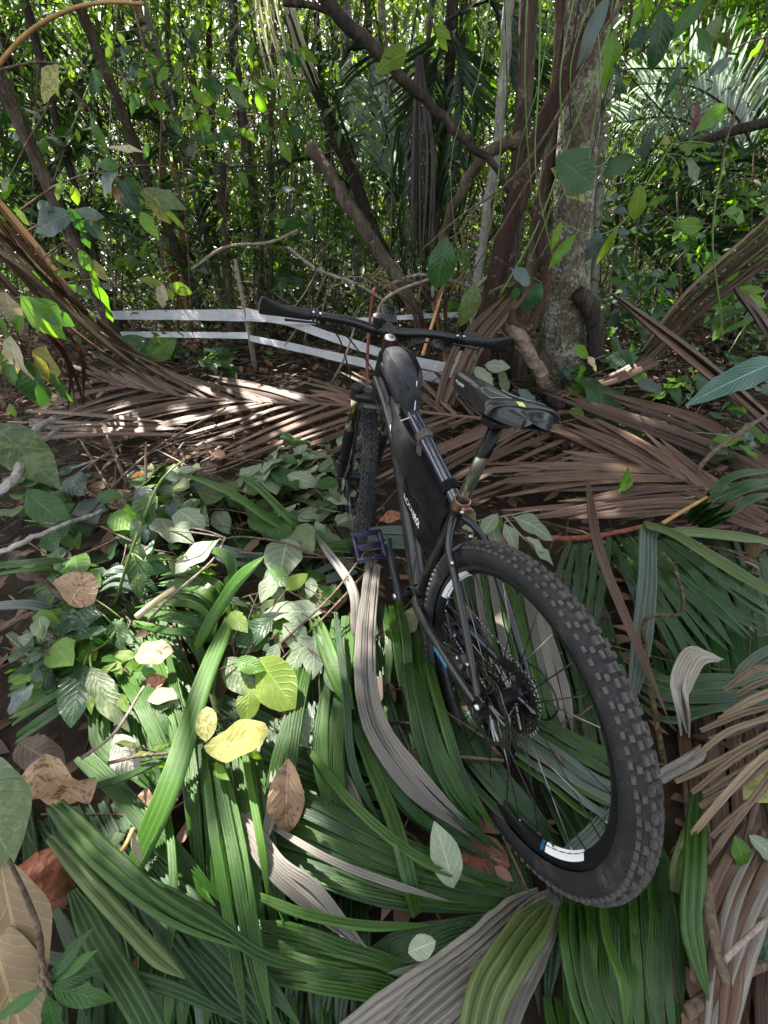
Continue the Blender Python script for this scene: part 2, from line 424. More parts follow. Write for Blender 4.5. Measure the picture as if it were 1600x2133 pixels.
def wheel(center, ax, rad_rows, mats, decal=None, label=None):
    """center, axle direction (bike left) -> wheel part with sub-parts"""
    ax = nrm(ax); c = np.asarray(center, float)
    u = nrm(np.array([1.0, 0, 0])-ax*ax[0]); w = np.cross(ax, u)
    w = w if w[2] > 0 else -w
    hub = MB().lathe([(.002, -.062), (.011, -.062), (.011, -.045), (.027, -.04), (.027, -.036), (.018, -.03), (.019, .02), (.03, .028), (.03, .034), (.012, .04), (.011, .06), (.002, .06)], c, ax, 24)
    part = hub.build('wheel', k_alloy, bike, autos=40)
    if label: part['label'] = label
    # tyre casing + knobs in one mesh
    T = MB()
    rc, rt = WR-.031, .0275
    prof = [(rc+rt*math.cos(b), 1.04*rt*math.sin(b)) for b in np.linspace(-2.45, 2.45, 19)]
    T.lathe(prof, c, ax, 96)
    T.mi = 1
    rows = rad_rows
    for k in range(rows):
        th0 = 2*PI*k/rows
        lay = [(-.16, .0, .26, .85), (.16, .0, .26, .85)] if k % 2 == 0 else [(-.25, .0, .22, .8), (.24, .0, .22, .8)]
        lay += [(-.56, .5, .24, .6), (.56, .5, .24, .6)] if k % 2 == 0 else []
        lay += [(-.9, .25, .2, .62), (.9, .25, .2, .62)]
        for ph, off, wd, ln in lay:
            th = th0+off*2*PI/rows; ph = ph+.02*math.sin(k*7.1)
            er = math.cos(th)*u+math.sin(th)*w; et = -math.sin(th)*u+math.cos(th)*w
            n_ = math.cos(ph)*er+math.sin(ph)*ax; b_ = -math.sin(ph)*er+math.cos(ph)*ax
            p0 = c+rc*er+(rt)*n_*1.0+ax*math.sin(ph)*rt*.04
            hl = ln*2*PI*WR/rows*.40; hw = wd*rt*.5*1.2; hh = .0052
            V = []
            for z, sc in ((-.002, 1.12), (hh, .92)):
                for a_, b2 in ((-1, -1), (1, -1), (1, 1), (-1, 1)): V.append(p0+et*a_*hl*sc+b_*b2*hw*sc+n_*z)
            T.add(V, [(4, 5, 6, 7), (0, 1, 5, 4), (1, 2, 6, 5), (2, 3, 7, 6), (3, 0, 4, 7)])
    ty = T.build('tyre', list(mats), part, autos=35)
    # rim
    ri = WR-.058
    rim = MB().lathe([(ri+.006, -.0135), (ri, -.0145), (ri-.008, -.013), (ri-.018, -.006), (ri-.02, 0), (ri-.018, .006), (ri-.008, .013), (ri, .0145), (ri+.006, .0135)], c, ax, 72, close=True)
    rp = rim.build('rim', k_rim, part, autos=50)
    if decal:
        for a0, a1, side, mt in decal:
            D = MB(); th = np.linspace(a0, a1, 20); P = []
            for r_, h_ in ((ri-.0085, .0136), (ri-.0165, .0075), (ri-.0206, 0)):
                P.append([c+(r_-.0012*(h_ == 0))*(math.cos(t)*u+math.sin(t)*w)+side*ax*(h_+.0004) for t in th])
            D.grid(np.array(P)); D.build('rim_decal', mt, part)
    # spokes
    ns = 32
    for k in range(ns):
        s_ = 1 if k % 2 else -1
        t0 = 2*PI*k/ns; t1 = t0+(.42 if (k//2) % 2 else -.42)
        a_ = c+.028*(math.cos(t1)*u+math.sin(t1)*w)+ax*s_*.032
        b_ = c+(ri-.015)*(math.cos(t0)*u+math.sin(t0)*w)+ax*s_*.002
        MB().tube([a_, b_], .0014, 5).tube([b_-nrm(b_-a_)*.012, b_], .0022, 5).build('spoke', k_alloy if k % 3 else k_dirty_steel, part)
    return part, u, w

def rotor(c, ax, u, w, rad, part):
    R_ = MB(); n = 96
    th = np.linspace(0, 2*PI, n, endpoint=False)
    V = []; wav = .004*np.sign(np.sin(th*8))*np.abs(np.sin(th*8))**.6
    for r_, h_ in ((rad-.016, -.0009), (rad, -.0009), (rad, .0009), (rad-.016, .0009)):
        rr = r_+wav
        V.append(c+ax*h_+rr[:, None]*(np.cos(th)[:, None]*u+np.sin(th)[:, None]*w))
    V = np.vstack(V)
    F = []
    for j in range(n):
        k = (j+1) % n
        for a, b in ((0, 1), (1, 2), (2, 3), (3, 0)):
            F.append((a*n+j, a*n+k, b*n+k, b*n+j))
    R_.add(V, F)
    for k in range(6):
        t0 = k*PI/3; t1 = t0+.55
        for off in (-.1, .1):
            a = c+.026*(math.cos(t0+off)*u+math.sin(t0+off)*w); b = c+(rad-.013)*(math.cos(t1+off)*u+math.sin(t1+off)*w)
            m_ = (a+b)/2+.006*(math.cos(t0)*w-math.sin(t0)*u)
            R_.tube(spline([a, m_, b], 5), .0034, 4, sq=.5)
    o = R_.build('brake_rotor', k_dirty_steel, part, autos=30)
    H = MB()
    for k in range(40):
        t = 2*PI*k/40; rr = rad-.008+.0045*((k % 3)-1)
        H.lathe([(.0002, .0012), (.0022, .0012)], c+rr*(math.cos(t)*u+math.sin(t)*w), ax, 6)
    tag(H.build('rotor_hole', k_hole, part), kind='stuff')
    B = MB()
    for k in range(6):
        t = 2*PI*k/6+.4
        B.lathe([(.0002, .005), (.004, .005), (.005, .001)], c+.024*(math.cos(t)*u+math.sin(t)*w), ax, 8)
    B.lathe([(.012, .004), (.034, .002), (.034, -.002)], c, ax, 18)
    B.build('rotor_carrier', k_alloy, part, autos=40)

AX = np.array([0, 1.0, 0])
# seen from the camera the bare-white lettering sits low on the left of the rear rim and on its far inner side
rw, u_, w_ = wheel((0, 0, 0), AX, 104, (k_tyre, k_knob), decal=[(math.radians(-168), math.radians(-142), 1, k_white), (math.radians(-141), math.radians(-139), 1, k_blue), (math.radians(10), math.radians(44), 1, k_white), (math.radians(4), math.radians(42), -1, k_white), (math.radians(43), math.radians(46), -1, k_blue)], label='knobbly rear wheel with dusty tread')
rotor(np.array([0, .052, 0]), AX, u_, w_, .088, rw)
# cassette
for i, r_ in enumerate((.086, .076, .066, .057, .049, .042, .035, .029)):
    Cg = MB(); n = int(r_*2*PI/.0127)*4; th = np.linspace(0, 2*PI, n, endpoint=False)
    rr = r_+.003*np.where((np.arange(n) % 4) < 2, 1, -1); yy = -.026-.0042*i
    V = np.vstack([np.c_[rr*np.cos(th), np.full(n, yy+d), rr*np.sin(th)] for d in (-.001, .001)]+[np.c_[(r_-.011)*np.cos(th), np.full(n, yy+d), (r_-.011)*np.sin(th)] for d in (-.001, .001)])
    F = []
    for j in range(n):
        k = (j+1) % n
        F += [(j, k, n+k, n+j), (n+j, n+k, 3*n+k, 3*n+j), (2*n+j, 2*n+k, k, j)]
    for k in range(5):
        a = 2*PI*k/5+i*.1
    Cg.add(V, F)
    for k in range(5):
        a = 2*PI*k/5+i*.12
        Cg.tube([(.018*math.cos(a), yy, .018*math.sin(a)), ((r_-.009)*math.cos(a+.2), yy, (r_-.009)*math.sin(a+.2))], .003, 4)
    Cg.build('cassette_cog', k_dirty_steel, rw, autos=30)
fa = steer((1.12, 0, 0)); fax = steer((1.12, 1, 0))-fa
fw_, u2, w2 = wheel(fa, fax, 96, (k_tyre, m_tyre('tyre_tread_black', .2)), label='front wheel with black knobbly tyre turned slightly right')
rotor(fa+nrm(fax)*.055, nrm(fax), u2, w2, .082, fw_)

# ---- frame
BB = np.array([.43, 0, -.055]); SD = np.array([-math.cos(math.radians(73)), 0, math.sin(math.radians(73))])
CLAMP = BB+SD*.41379
HTB = HT-ST*.125
fr = MB()
fr.tube([HT-ST*.005, HTB], [.024, .027], 18)
fr.tube(spline([HTB+ST*.03, (.70, 0, .345), BB+np.array([.02, 0, .02])], 14), [.029]*4+[.031]*5+[.029]*5, 16)
fr.tube([BB, CLAMP+SD*.012], .0175, 16)
fr.tube([CLAMP-SD*.03, CLAMP+SD*.004], .0205, 16)
fr.lathe([(.021, -.038), (.024, -.037), (.024, .037), (.021, .038)], BB, AX, 18)
for s in (1, -1):
    fr.tube(spline([(.311, s*.012, .30), (.285, s*.033, .285), (.25, s*.05, .255), (.19, s*.056, .205), (.09, s*.064, .11), (.012, s*.069, .028)], 22), [.0105]*4+[.0092]*18, 12)
    fr.tube(spline([(.40, s*.035, -.055), (.33, s*.046, -.052), (.2, s*.058, -.035), (.08, s*.066, -.014), (.01, s*.069, 0)], 16), [.0125]*4+[.0115]*6+[.0105]*6, 12, sq=1.3)
    fr.box((.004, s*.069, .012), (.034, .007, .05), bev=.003)
fr.tube(spline([(.244, .05, .25), (.247, 0, .268), (.244, -.05, .25)], 9), .0075, 10)
fr.tube([(.35, .05, -.054), (.35, -.05, -.054)], .009, 8)
frame = fr.build('frame', k_frame, bike, autos=40)
TT0 = HT-ST*.035; TT1 = CLAMP-SD*.012
tt = MB().tube(spline([TT0, TT0*.5+TT1*.5+np.array([0, 0, .006]), TT1], 16), [.021]*5+[.019]*6+[.0175]*5, 18)
tt.build('top_tube', k_tube, bike, autos=40)
for s in (1,):
    d = MB().tube(spline([(.205, s*.0685, -.0375), (.17, s*.0705, -.032), (.13, s*.0725, -.025)], 8), .0048, 10, sq=1.4)
    d.build('stay_decal', k_blue, frame)
for p in ((.215, .06, .236), (.215, -.06, .236), (.247, .0, .278)):
    MB().tube([np.array(p), np.array(p)+np.array([-.004, 0, .012])], .005, 8).build('frame_boss', k_steel, frame)

# ---- seat clamp, post, saddle
cl = MB().lathe([(.0178, -.014), (.0215, -.013), (.0222, 0), (.0215, .013), (.0178, .014)], CLAMP, SD, 22)
cl.box(CLAMP+np.array([-.027, 0, -.006]), (.014, .026, .02), bev=.003)
clamp = cl.build('seat_clamp', k_copper, bike, autos=40)
MB().tube([CLAMP+np.array([-.03, .018, -.006]), CLAMP+np.array([-.03, -.018, -.006])], .0042, 10).build('bolt', k_steel, clamp)
SADC = CLAMP+SD*.2216
def m_post():
    m, nt, out = mat_new('worn_seatpost')
    p = N(nt, 'ShaderNodeBsdfPrincipled', i_Roughness=.22, i_Metallic=.9)
    f = noise(nt, 22, 6, .75); tc = nt.nodes.new('ShaderNodeTexCoord'); sx = N(nt, 'ShaderNodeSeparateXYZ'); nt.links.new(tc.outputs['Object'], sx.inputs[0])
    z = math_(nt, 'SUBTRACT', sx.outputs[2], .485)
    k = ramp(nt, math_(nt, 'ADD', math_(nt, 'MULTIPLY', z, 9.0), f), [(.44, (0, 0, 0)), (.52, (1, 1, 1))])
    nt.links.new(mixc(nt, k, (.34, .34, .28), (.012, .012, .012)), p.inputs['Base Color'])
    nt.links.new(p.outputs[0], out.inputs[0]); return m
MB().tube([CLAMP-SD*.05, SADC+SD*.012], .0152, 20).build('seatpost', m_post(), bike)
SZ = SADC+np.array([0, 0, .074])
def sad_w(t):   # t 0 nose .. 1 rear
    return float(np.interp(t, [0, .03, .1, .3, .45, .6, .75, .86, .93, .975, 1], [.008, .018, .022, .026, .034, .053, .073, .085, .080, .062, .034]))
def sad_top(t):
    return float(np.interp(t, [0, .05, .3, .6, .85, 1], [-.014, -.003, 0, .001, .012, .010]))
sd = MB(); P = []
for i in range(34):
    t = i/33; x = .165-.27*t; w = sad_w(t); z0 = sad_top(t)
    if t > .93: x += .016*(1-abs(0))  # tail is notched below
    row = []
    for j in range(25):
        a = (j-12)/12.0
        e = min(1, abs(a)/.72); side = max(0, (abs(a)-.72)/.28)
        y = math.copysign(w*(math.sin(e*PI/2)**.9), a)*(1+.02*side)
        z = z0-(.012+.006*max(0, (t-.45)/.55))*e**2.4-side*float(np.interp(t, [0, .15, .55, .8, 1], [.018, .030, .028, .012, .004]))+y*.15-.012*max(0, (t-.80)/.20)**2+(x-.03)*.07
        if .28 < t < .82: z -= .012*math.exp(-(y/.0075)**2)*math.sin((t-.28)/.54*PI)**.5
        if t > .88: z -= .01*math.exp(-(y/.012)**2)*(t-.88)/.12
        xx = x-(.022*math.exp(-((abs(y)-.035)/.022)**2) if t > .93 else 0)*(t-.93)/.07
        row.append(SZ+np.array([xx, y, z]))
    P.append(row)
sd.grid(np.array(P))
P = np.array(P)
sd.add(np.vstack([P[0], P[0].mean(0)[None]]), [(i, i+1, 25) for i in range(24)])
sd.add(np.vstack([P[-1], (P[-1].mean(0)+np.array([.006, 0, -.002]))[None]]), [(i+1, i, 25) for i in range(24)])
sd.add(np.vstack([P[:, 0], P[:, 24]]), [(i, i+1, 34+i+1, 34+i) for i in range(33)])
saddle = sd.build('saddle', k_saddle, bike)
def sad_pt(t, y, lift=.0008):
    i = min(33, max(0, int(t*33))); f = t*33-i; r0 = P[i]; r1 = P[min(33, i+1)]
    def at(r): return np.array([np.interp(y, r[:, 1]-SZ[1], r[:, k]) for k in range(3)])
    return at(r0)*(1-f)+at(r1)*f+np.array([0, 0, lift])
for s in (1, -1):
    g = [[sad_pt(t, s*(.018+(sad_w(t)*.8-.018)*b)) for b in np.linspace(0, 1, 6)] for t in np.linspace(.5, .8, 8)]
    MB().grid(np.array(g)).build('side_panel', k_mesh, saddle)
    ring = [g[0][k] for k in range(6)]+[g[i][5] for i in range(8)]+[g[7][k] for k in range(5, -1, -1)]+[g[i][0] for i in range(7, -1, -1)]
    MB().tube(np.array(ring)+np.array([0, 0, .0006]), .0007, 4).build('panel_piping', m_plain('grey_piping', (.22, .22, .22), .5) if s == 1 else bpy.data.materials['grey_piping'], saddle)
g = [[sad_pt(t, y, .0011) for y in np.linspace(.006, .022, 5)] for t in np.linspace(.86, .93, 5)]
MB().grid(np.array(g)).build('round_logo', k_lime, saddle)
g = [[sad_pt(t, y, .0011) for y in np.linspace(-.006, .018, 6)] for t in (.795, .815)]
MB().grid(np.array(g)).build('rear_lettering', k_white, saddle)
rl = MB()
for s in (1, -1):
    rl.tube(spline([SZ+np.array([.13, s*.012, -.03]), SZ+np.array([.07, s*.02, -.046]), SZ+np.array([-.03, s*.022, -.05]), SZ+np.array([-.085, s*.03, -.03])], 12), .0035, 8)
rl.box(SADC+np.array([0, 0, .02]), (.045, .052, .022), bev=.005)
rl.build('saddle_rails', k_alloy, saddle, autos=40)

def text_mesh(s, size):
    c = bpy.data.curves.new('lettering', 'FONT'); c.body = s; c.size = size; c.align_x = 'CENTER'; c.align_y = 'CENTER'; c.extrude = 0
    o = bpy.data.objects.new('lettering', c); COL.objects.link(o)
    dg = bpy.context.evaluated_depsgraph_get(); dg.update()
    me = bpy.data.meshes.new_from_object(o.evaluated_get(dg))
    V = np.array([v.co[:] for v in me.vertices]); F = [tuple(p.vertices) for p in me.polygons]
    bpy.data.objects.remove(o); bpy.data.curves.remove(c); bpy.data.meshes.remove(me)
    return V, F
# small white lettering along the left side of the nose
V, F = text_mesh('VERSELITE', .0095)
Q = []
for x, y, z in V:
    t = .17-x/.27*1.0; jj = P[min(33, max(0, int(round(t*33))))]
    r = jj[int(round(21+0))]; r2 = jj[23]
    f = .35-y/.02
    q = r*(1-f)+r2*f+np.array([0, .0012, .0008]); q[0] = SZ[0]+.165-.27*t
    Q.append(q)
MB().add(Q, F).build('nose_lettering', k_white, saddle)

# ---- fork (steered)
CR = HT-ST*.185
fk = MB()
fk.box(steer(CR+FW*.012), (.05, .15, .034), R=np.array(Matrix.Rotation(0, 3, 'Y')) @ np.column_stack([steer(HT+FW)-HT, steer(HT+AX)-HT, ST]), bev=.008)
fk.tube(SP([HTB, CR]), .02, 14)
fork = fk.build('fork', k_black, bike, autos=40)
for s in (1, -1):
    top = CR+FW*.02+AX*s*.066
    ax_ = np.array([1.12, s*.066, 0])
    dr = nrm(ax_-top-np.array([.012, 0, 0]))
    mid = top+dr*.155
    MB().tube(SP([top+ST*.03, top-ST*.015]), .023, 16).lathe([(.001, .004), (.015, .004), (.017, 0)], steer(top+ST*.03), ST, 14).build('fork_cap', k_black, fork, autos=40)
    MB().tube(SP([top, mid]), .0152, 16).build('stanchion', k_gold, fork)
    MB().tube(SP([mid-dr*.006, mid, mid+dr*.012]), [.0185, .02, .019], 16).build('dust_seal', k_steel, fork, autos=40)
    MB().tube(SP([mid+dr*.008, mid+dr*.03, mid+dr*.15, ax_+np.array([-.01, 0, .03]), ax_]), [.021, .0225, .021, .019, .016], 16).build('fork_leg', k_frame, fork, autos=50)
arch_t = CR-ST*.155+FW*.03
cz = steer(np.array([1.12, 0, 0]))
fa_dir = nrm(steer(CR+FW*.035)-cz)
A = MB(); prof = []
for a in np.linspace(-PI/2, PI/2, 15):
    b = steer(CR+FW*.075-ST*(.045+.10*(1-math.cos(a)))+AX*.062*math.sin(a))
    prof.append(b)
A.tube(np.array(prof), .013, 8, sq=.7)
A.box(steer(CR+FW*.03-ST*.035), (.07, .075, .012), R=np.column_stack([steer(HT+FW)-HT, steer(HT+AX)-HT, ST]), bev=.004)
A.build('fork_brace', m_plain('muddy_grey_cast', (.13, .125, .12), .6, 0, .4, .5, dust=(.25, .22, .19)), fork, autos=40)
cal = MB().box(steer((1.06, .085, .07)), (.04, .024, .06), bev=.007)
cal.build('brake_caliper', k_black, fork, autos=40)
V, F = text_mesh('SUNTOUR', .032)
legt = CR+FW*.02-AX*.066; lega = np.array([1.12, -.066, 0]); ld = nrm(legt-lega)
base = lega+ld*.2; ux = ld; uy = nrm(np.cross(ux, np.array([-1, .55, .15])))
nn = np.cross(ux, uy); nn = nn if nn[0] < 0 else -nn
MB().add([steer(base+ux*x+uy*y+nn*.0215) for x, y, z in V], F).build('fork_lettering', k_white, fork)

# ---- stem, bar, grips, levers
bc = HT+ST*.04+FW*.055
sm = MB().tube(SP([HT-ST*.002, HT+ST*.052]), .0195, 16).tube(SP([HT+ST*.036, bc]), [.017, .016], 14)
sm.lathe([(.0168, -.022), (.021, -.022), (.021, .022), (.0168, .022)], steer(bc), steer(HT+AX)-HT, 18)
bar_pts = [bc+np.array(v) for v in [(-.05, .36, .015), (-.04, .30, .016), (-.028, .22, .016), (-.012, .12, .012), (-.002, .06, .002), (0, .02, 0), (0, -.02, 0), (-.002, -.06, .002), (-.012, -.12, .012), (-.028, -.22, .016), (-.04, -.30, .016), (-.05, -.36, .015)]]
bp = SP(spline(bar_pts, 40)); by = np.array([abs(p[1]) for p in spline(bar_pts, 40)])
hb = MB().tube(bp, np.interp(by, [0, .05, .13, .3], [.0158, .0155, .0125, .0112]), 16)
bar = hb.build('handlebar', m_plain('bar_black', (.010, .011, .014), .32, .3, .6, .2), bike)
stem = sm.build('stem', k_black, bar, autos=40)
MB().lathe([(.001, .006), (.012, .006), (.0165, .003), (.0175, 0)], steer(HT+ST*.052), ST, 20).build('stem_cap', k_steel, stem, autos=40)
BAX = steer(HT+AX)-HT
for s in (1, -1):
    gp = [(-.0315, .235, .016), (-.036, .27, .016), (-.043, .32, .0158), (-.05, .365, .015), (-.054, .385, .0148)]
    pts = SP([bc+np.array([a, s*b, c]) for a, b, c in gp]); pts = spline(pts, 16)
    G_ = MB(); rows = []
    bk = steer(HT-FW*.55+ST*.75)-HT; bk = nrm(bk)
    for i, p in enumerate(pts):
        t = i/15; T_ = nrm(pts[min(15, i+1)]-pts[max(0, i-1)])
        N_ = nrm(bk-T_*(bk@T_)); B_ = np.cross(T_, N_)
        wing = float(np.interp(t, [0, .15, .5, .8, .95, 1], [0, .001, .008, .024, .022, .008]))
        r = .0158*(1 if 0 < i < 15 else .8)
        row = []
        for a in np.linspace(0, 2*PI, 18, endpoint=False):
            ca, sa_ = math.cos(a), math.sin(a)
            ex = max(0, ca)**1.3*wing; flat = 1-.35*(wing/.024)*max(0, ca)
            row.append(p+N_*(ca*r+ex)+B_*sa_*r*flat+np.array([0, 0, .014*(max(0, ca))*(wing/.024)**2*(t > .5)]))
        rows.append(row)
    G_.grid(np.array(rows), closeu=True)
    G_.add(np.vstack([rows[-1], np.mean(rows[-1], 0)[None]]), [(i, (i+1) % 18, 18) for i in range(18)])
    G_.add(np.vstack([rows[0], np.mean(rows[0], 0)[None]]), [((i+1) % 18, i, 18) for i in range(18)])
    G_.build('grip', k_grip, bar)
    # lock ring, lever clamp, lever, shifter
    lc = MB()
    for yy in (.232, .222):
        lc.lathe([(.0115, -.003), (.0185, -.003), (.0185, .003), (.0115, .003)], steer(bc+np.array([-.031, s*yy, .016])), BAX, 16)
    lo = lc.build('lever_clamp', k_alloy, bar, autos=40)
    for yy, dz in ((.232, .02), (.212, .019)):
        MB().tube(SP([bc+np.array([-.045, s*yy, .016+dz-.012]), bc+np.array([-.052, s*yy, .016+dz-.010])]), .0042, 8).build('bolt', k_steel, lo)
    lv = MB().box(steer(bc+np.array([.002, s*.19, -.006])), (.03, .055, .022), R=np.column_stack([steer(HT+FW)-HT, BAX, ST]), bev=.006)
    lv.tube(SP([bc+np.array([-.03, s*.215, .012]), bc+np.array([.0, s*.2, -.004])]), .009, 8)
    lv.tube(SP(spline([bc+np.array([.012, s*.175, -.008]), bc+np.array([.035, s*.21, -.012]), bc+np.array([.03, s*.27, -.014]), bc+np.array([.012, s*.315, -.014])], 10)), [.007, .0065, .006, .0055, .005, .005, .005, .005, .0055, .006], 8, sq=.7)
    lv.build('brake_lever', k_black, bar, autos=40)
    sh = MB().box(steer(bc+np.array([-.018, s*.165, -.018])), (.045, .04, .03), R=np.column_stack([steer(HT+FW)-HT, BAX, ST]), bev=.009)
    sh.tube(SP([bc+np.array([-.03, s*.17, -.02]), bc+np.array([-.062, s*.19, -.026])]), [.005, .008], 8, sq=.5)
    if s == -1: sh.build('shifter', k_black, bar, autos=40)
# bike computer on its mount, small lamp beside it
RS = np.column_stack([steer(HT+FW)-HT, BAX, ST])
tilt = np.array(Matrix.Rotation(-.35, 3, Vector(BAX))) @ RS
cp = MB().box(steer(bc+FW*.045+ST*.032), (.062, .05, .015), R=tilt, bev=.005)
cp.box(steer(bc+FW*.015+ST*.02), (.03, .02, .01), R=tilt, bev=.003)
comp = cp.build('bike_computer', k_black, bar, autos=40)
MB().box(steer(bc+FW*.047+ST*.032)+tilt @ np.array([0, 0, .0072]), (.044, .04, .0014), R=tilt).build('screen', k_screen, comp)
dg = MB()
for i, (a, b, ww, hh) in enumerate([(.010, -.012, .006, .010), (.010, -.004, .006, .010), (.010, .004, .006, .010), (-.006, -.01, .005, .006), (-.006, 0, .005, .006), (-.006, .01, .005, .006), (.018, 0, .002, .03), (.001, 0, .0012, .034)]):
    o_ = steer(bc+FW*.047+ST*.032)+tilt @ np.array([a, b, .0082])
    dg.box(o_, (hh if i < 6 else ww, ww if i < 6 else hh, .0006), R=tilt)
dg.build('screen_digits', k_hole, comp)
MB().tube(SP([bc+AX*.038+ST*.005, bc+AX*.038+ST*.036]), [.014, .0165], 12).box(steer(bc+AX*.038+ST*.04), (.03, .034, .022), R=RS, bev=.007).build('bar_lamp', k_black, bar, autos=40)
# cables
for pts in ([(-.01, .16, -.012), (.07, .1, -.06), (.06, .0, -.16), (-.03, .0, -.2)], [(.0, -.15, -.014), (.05, -.1, -.03), (.05, -.02, -.13), (-.06, -.02, -.2)],
            [(.01, .175, -.01), (.11, .12, -.1), (.12, .06, -.3), (.18, .09, -.5)], [(.01, -.17, -.01), (.09, -.1, -.05), (.06, .0, -.18), (-.1, .0, -.24)]):
    MB().tube(SP(spline([bc+np.array(p) for p in pts], 18)), .0026, 6).build('cable', k_black, bar)

# ---- drivetrain
dt = MB(); R1 = .068; n = 128; th = np.linspace(0, 2*PI, n, endpoint=False)
rr = R1+.003*np.where((np.arange(n) % 4) < 2, 1, -1)
V = np.vstack([np.c_[BB[0]+rr*np.cos(th), np.full(n, -.048+d), BB[2]+rr*np.sin(th)] for d in (-.0015, .0015)]+[np.c_[BB[0]+(R1-.014)*np.cos(th), np.full(n, -.048+d), BB[2]+(R1-.014)*np.sin(th)] for d in (-.0015, .0015)])
F = []
for j in range(n):
    k = (j+1) % n; F += [(j, k, n+k, n+j), (n+j, n+k, 3*n+k, 3*n+j), (2*n+j, 2*n+k, k, j)]
dt.add(V, F)
for k in range(4):
    a = k*PI/2+.4; dt.tube([BB+np.array([0, -.052, 0]), BB+np.array([.058*math.cos(a), -.05, .058*math.sin(a)])], .009, 8)
dt.tube([BB+np.array([0, -.075, 0]), BB+np.array([0, .075, 0])], .012, 14)
crank = dt.build('crankset', k_alloy, bike, autos=35)
PA = math.radians(60)
for s in (1, -1):
    d = np.array([math.cos(PA), 0, math.sin(PA)])*s
    e = BB+d*.17+AX*s*.088
    MB().tube([BB+AX*s*.07-d*.012, BB+AX*s*.074+d*.03, e-d*.02, e+d*.012], [.016, .014, .0115, .012], 12, sq=.75).build('crank_arm', k_alloy, crank, autos=40)
    MB().lathe([(.001, .004), (.009, .004), (.011, 0)], BB+AX*s*.088, AX*s, 12).build('bolt', k_steel, crank)
    pc = e+AX*s*.062
    pr = np.array(Matrix.Rotation(-.62, 3, 'Y')) if s == 1 else np.eye(3)
    pd = MB()
    def pb(c_, sz, bev=.003): pd.box(pc+pr @ np.array(c_), sz, R=pr, bev=bev)
    L_, W_, H_ = .094, .096, .018
    pb((L_/2-.007, 0, 0), (.014, W_, H_)); pb((-L_/2+.007, 0, 0), (.014, W_, H_))
    pb((0, W_/2-.0065, 0), (L_-.016, .012, H_-.002)); pb((0, -W_/2+.0065, 0), (L_-.016, .014, H_+.002)); pb((0, 0, 0), (.017, W_-.02, .021))
    ped = pd.build('pedal', k_pedal, bike, autos=40)
    pin = MB()
    for a in (-1, 1):
        for b in (-.036, 0, .036):
            for z in (1, -1):
                q = pc+pr @ np.array([a*(L_/2-.007), b, z*H_/2]); pin.tube([q, q+pr @ np.array([0, 0, z*.004])], .002, 5)
    tag(pin.build('pedal_pin', k_dirty_steel, ped), kind='stuff')
    MB().tube([e, pc], .008, 10).build('pedal_axle', k_steel, ped)
# chain as alternating links
def chain_run(a, b, m):
    for k in range(m):
        p = a+(b-a)*(k/m); q = a+(b-a)*((k+1)/m)
        ch.tube([p, q], .0042 if k % 2 else .0030, 5, sq=.7)
ch = MB()
chain_run(np.array([.02, -.044, .066]), BB+np.array([-.01, -.048, .068]), 34)
chain_run(np.array([.03, -.046, -.12]), BB+np.array([-.02, -.048, -.066]), 32)
for a in np.linspace(-1.6, 1.6, 18):
    q0 = BB+np.array([.069*math.cos(a), -.048, .069*math.sin(a)]); q1 = BB+np.array([.069*math.cos(a+.18), -.048, .069*math.sin(a+.18)])
    ch.tube([q0, q1], .0036, 5)
for a in np.linspace(1.4, 4.2, 18):
    ch.tube([(.067*math.cos(a), -.044, .067*math.sin(a)), (.067*math.cos(a+.16), -.044, .067*math.sin(a+.16))], .0036, 5)
tag(ch.build('chain', k_dirty_steel, bike), kind='stuff')
de = MB().box((.0, -.078, -.035), (.03, .022, .05), bev=.006).box((.02, -.07, -.085), (.022, .012, .085), R=np.array(Matrix.Rotation(-.3, 3, 'Y')), bev=.004)
for c_ in ((.012, -.06, -.06), (.033, -.055, -.115)):
    de.lathe([(.004, -.004), (.022, -.003), (.022, .003), (.004, .004)], c_, AX, 14)
der = de.build('rear_derailleur', k_black, bike, autos=40)
MB().tube(spline([(.09, -.07, .0), (.01, -.088, .055), (-.065, -.095, .02), (-.055, -.09, -.05), (-.012, -.085, -.05)], 16), .0026, 6).build('derailleur_cable', k_black, der)
rc = MB().box((.075, .058, .045), (.06, .03, .032), R=np.array(Matrix.Rotation(-.5, 3, 'Y')), bev=.007)
rc.tube([(.07, .074, .05), (.07, .085, .06)], .006, 8)
rcal = rc.build('rear_brake_caliper', k_black, bike, autos=40)
MB().tube([(.06, .07, .072), (.06, .08, .078)], .0042, 8).build('bolt', k_steel, rcal)
MB().tube([(.1, .068, .045), (.1, .078, .05)], .0042, 8).build('bolt', k_steel, rcal)
MB().tube(spline([(.1, .068, .05), (.16, .075, .02), (.28, .06, -.02), (.40, .045, .0), (.44, .03, .1)], 14), .0026, 6).build('brake_hose', k_black, rcal)
for s in (1, -1): MB().lathe([(.001, .006), (.007, .006), (.009, 0)], (0, s*.0725, 0), AX*s, 12).build('axle_bolt', k_steel, bike)

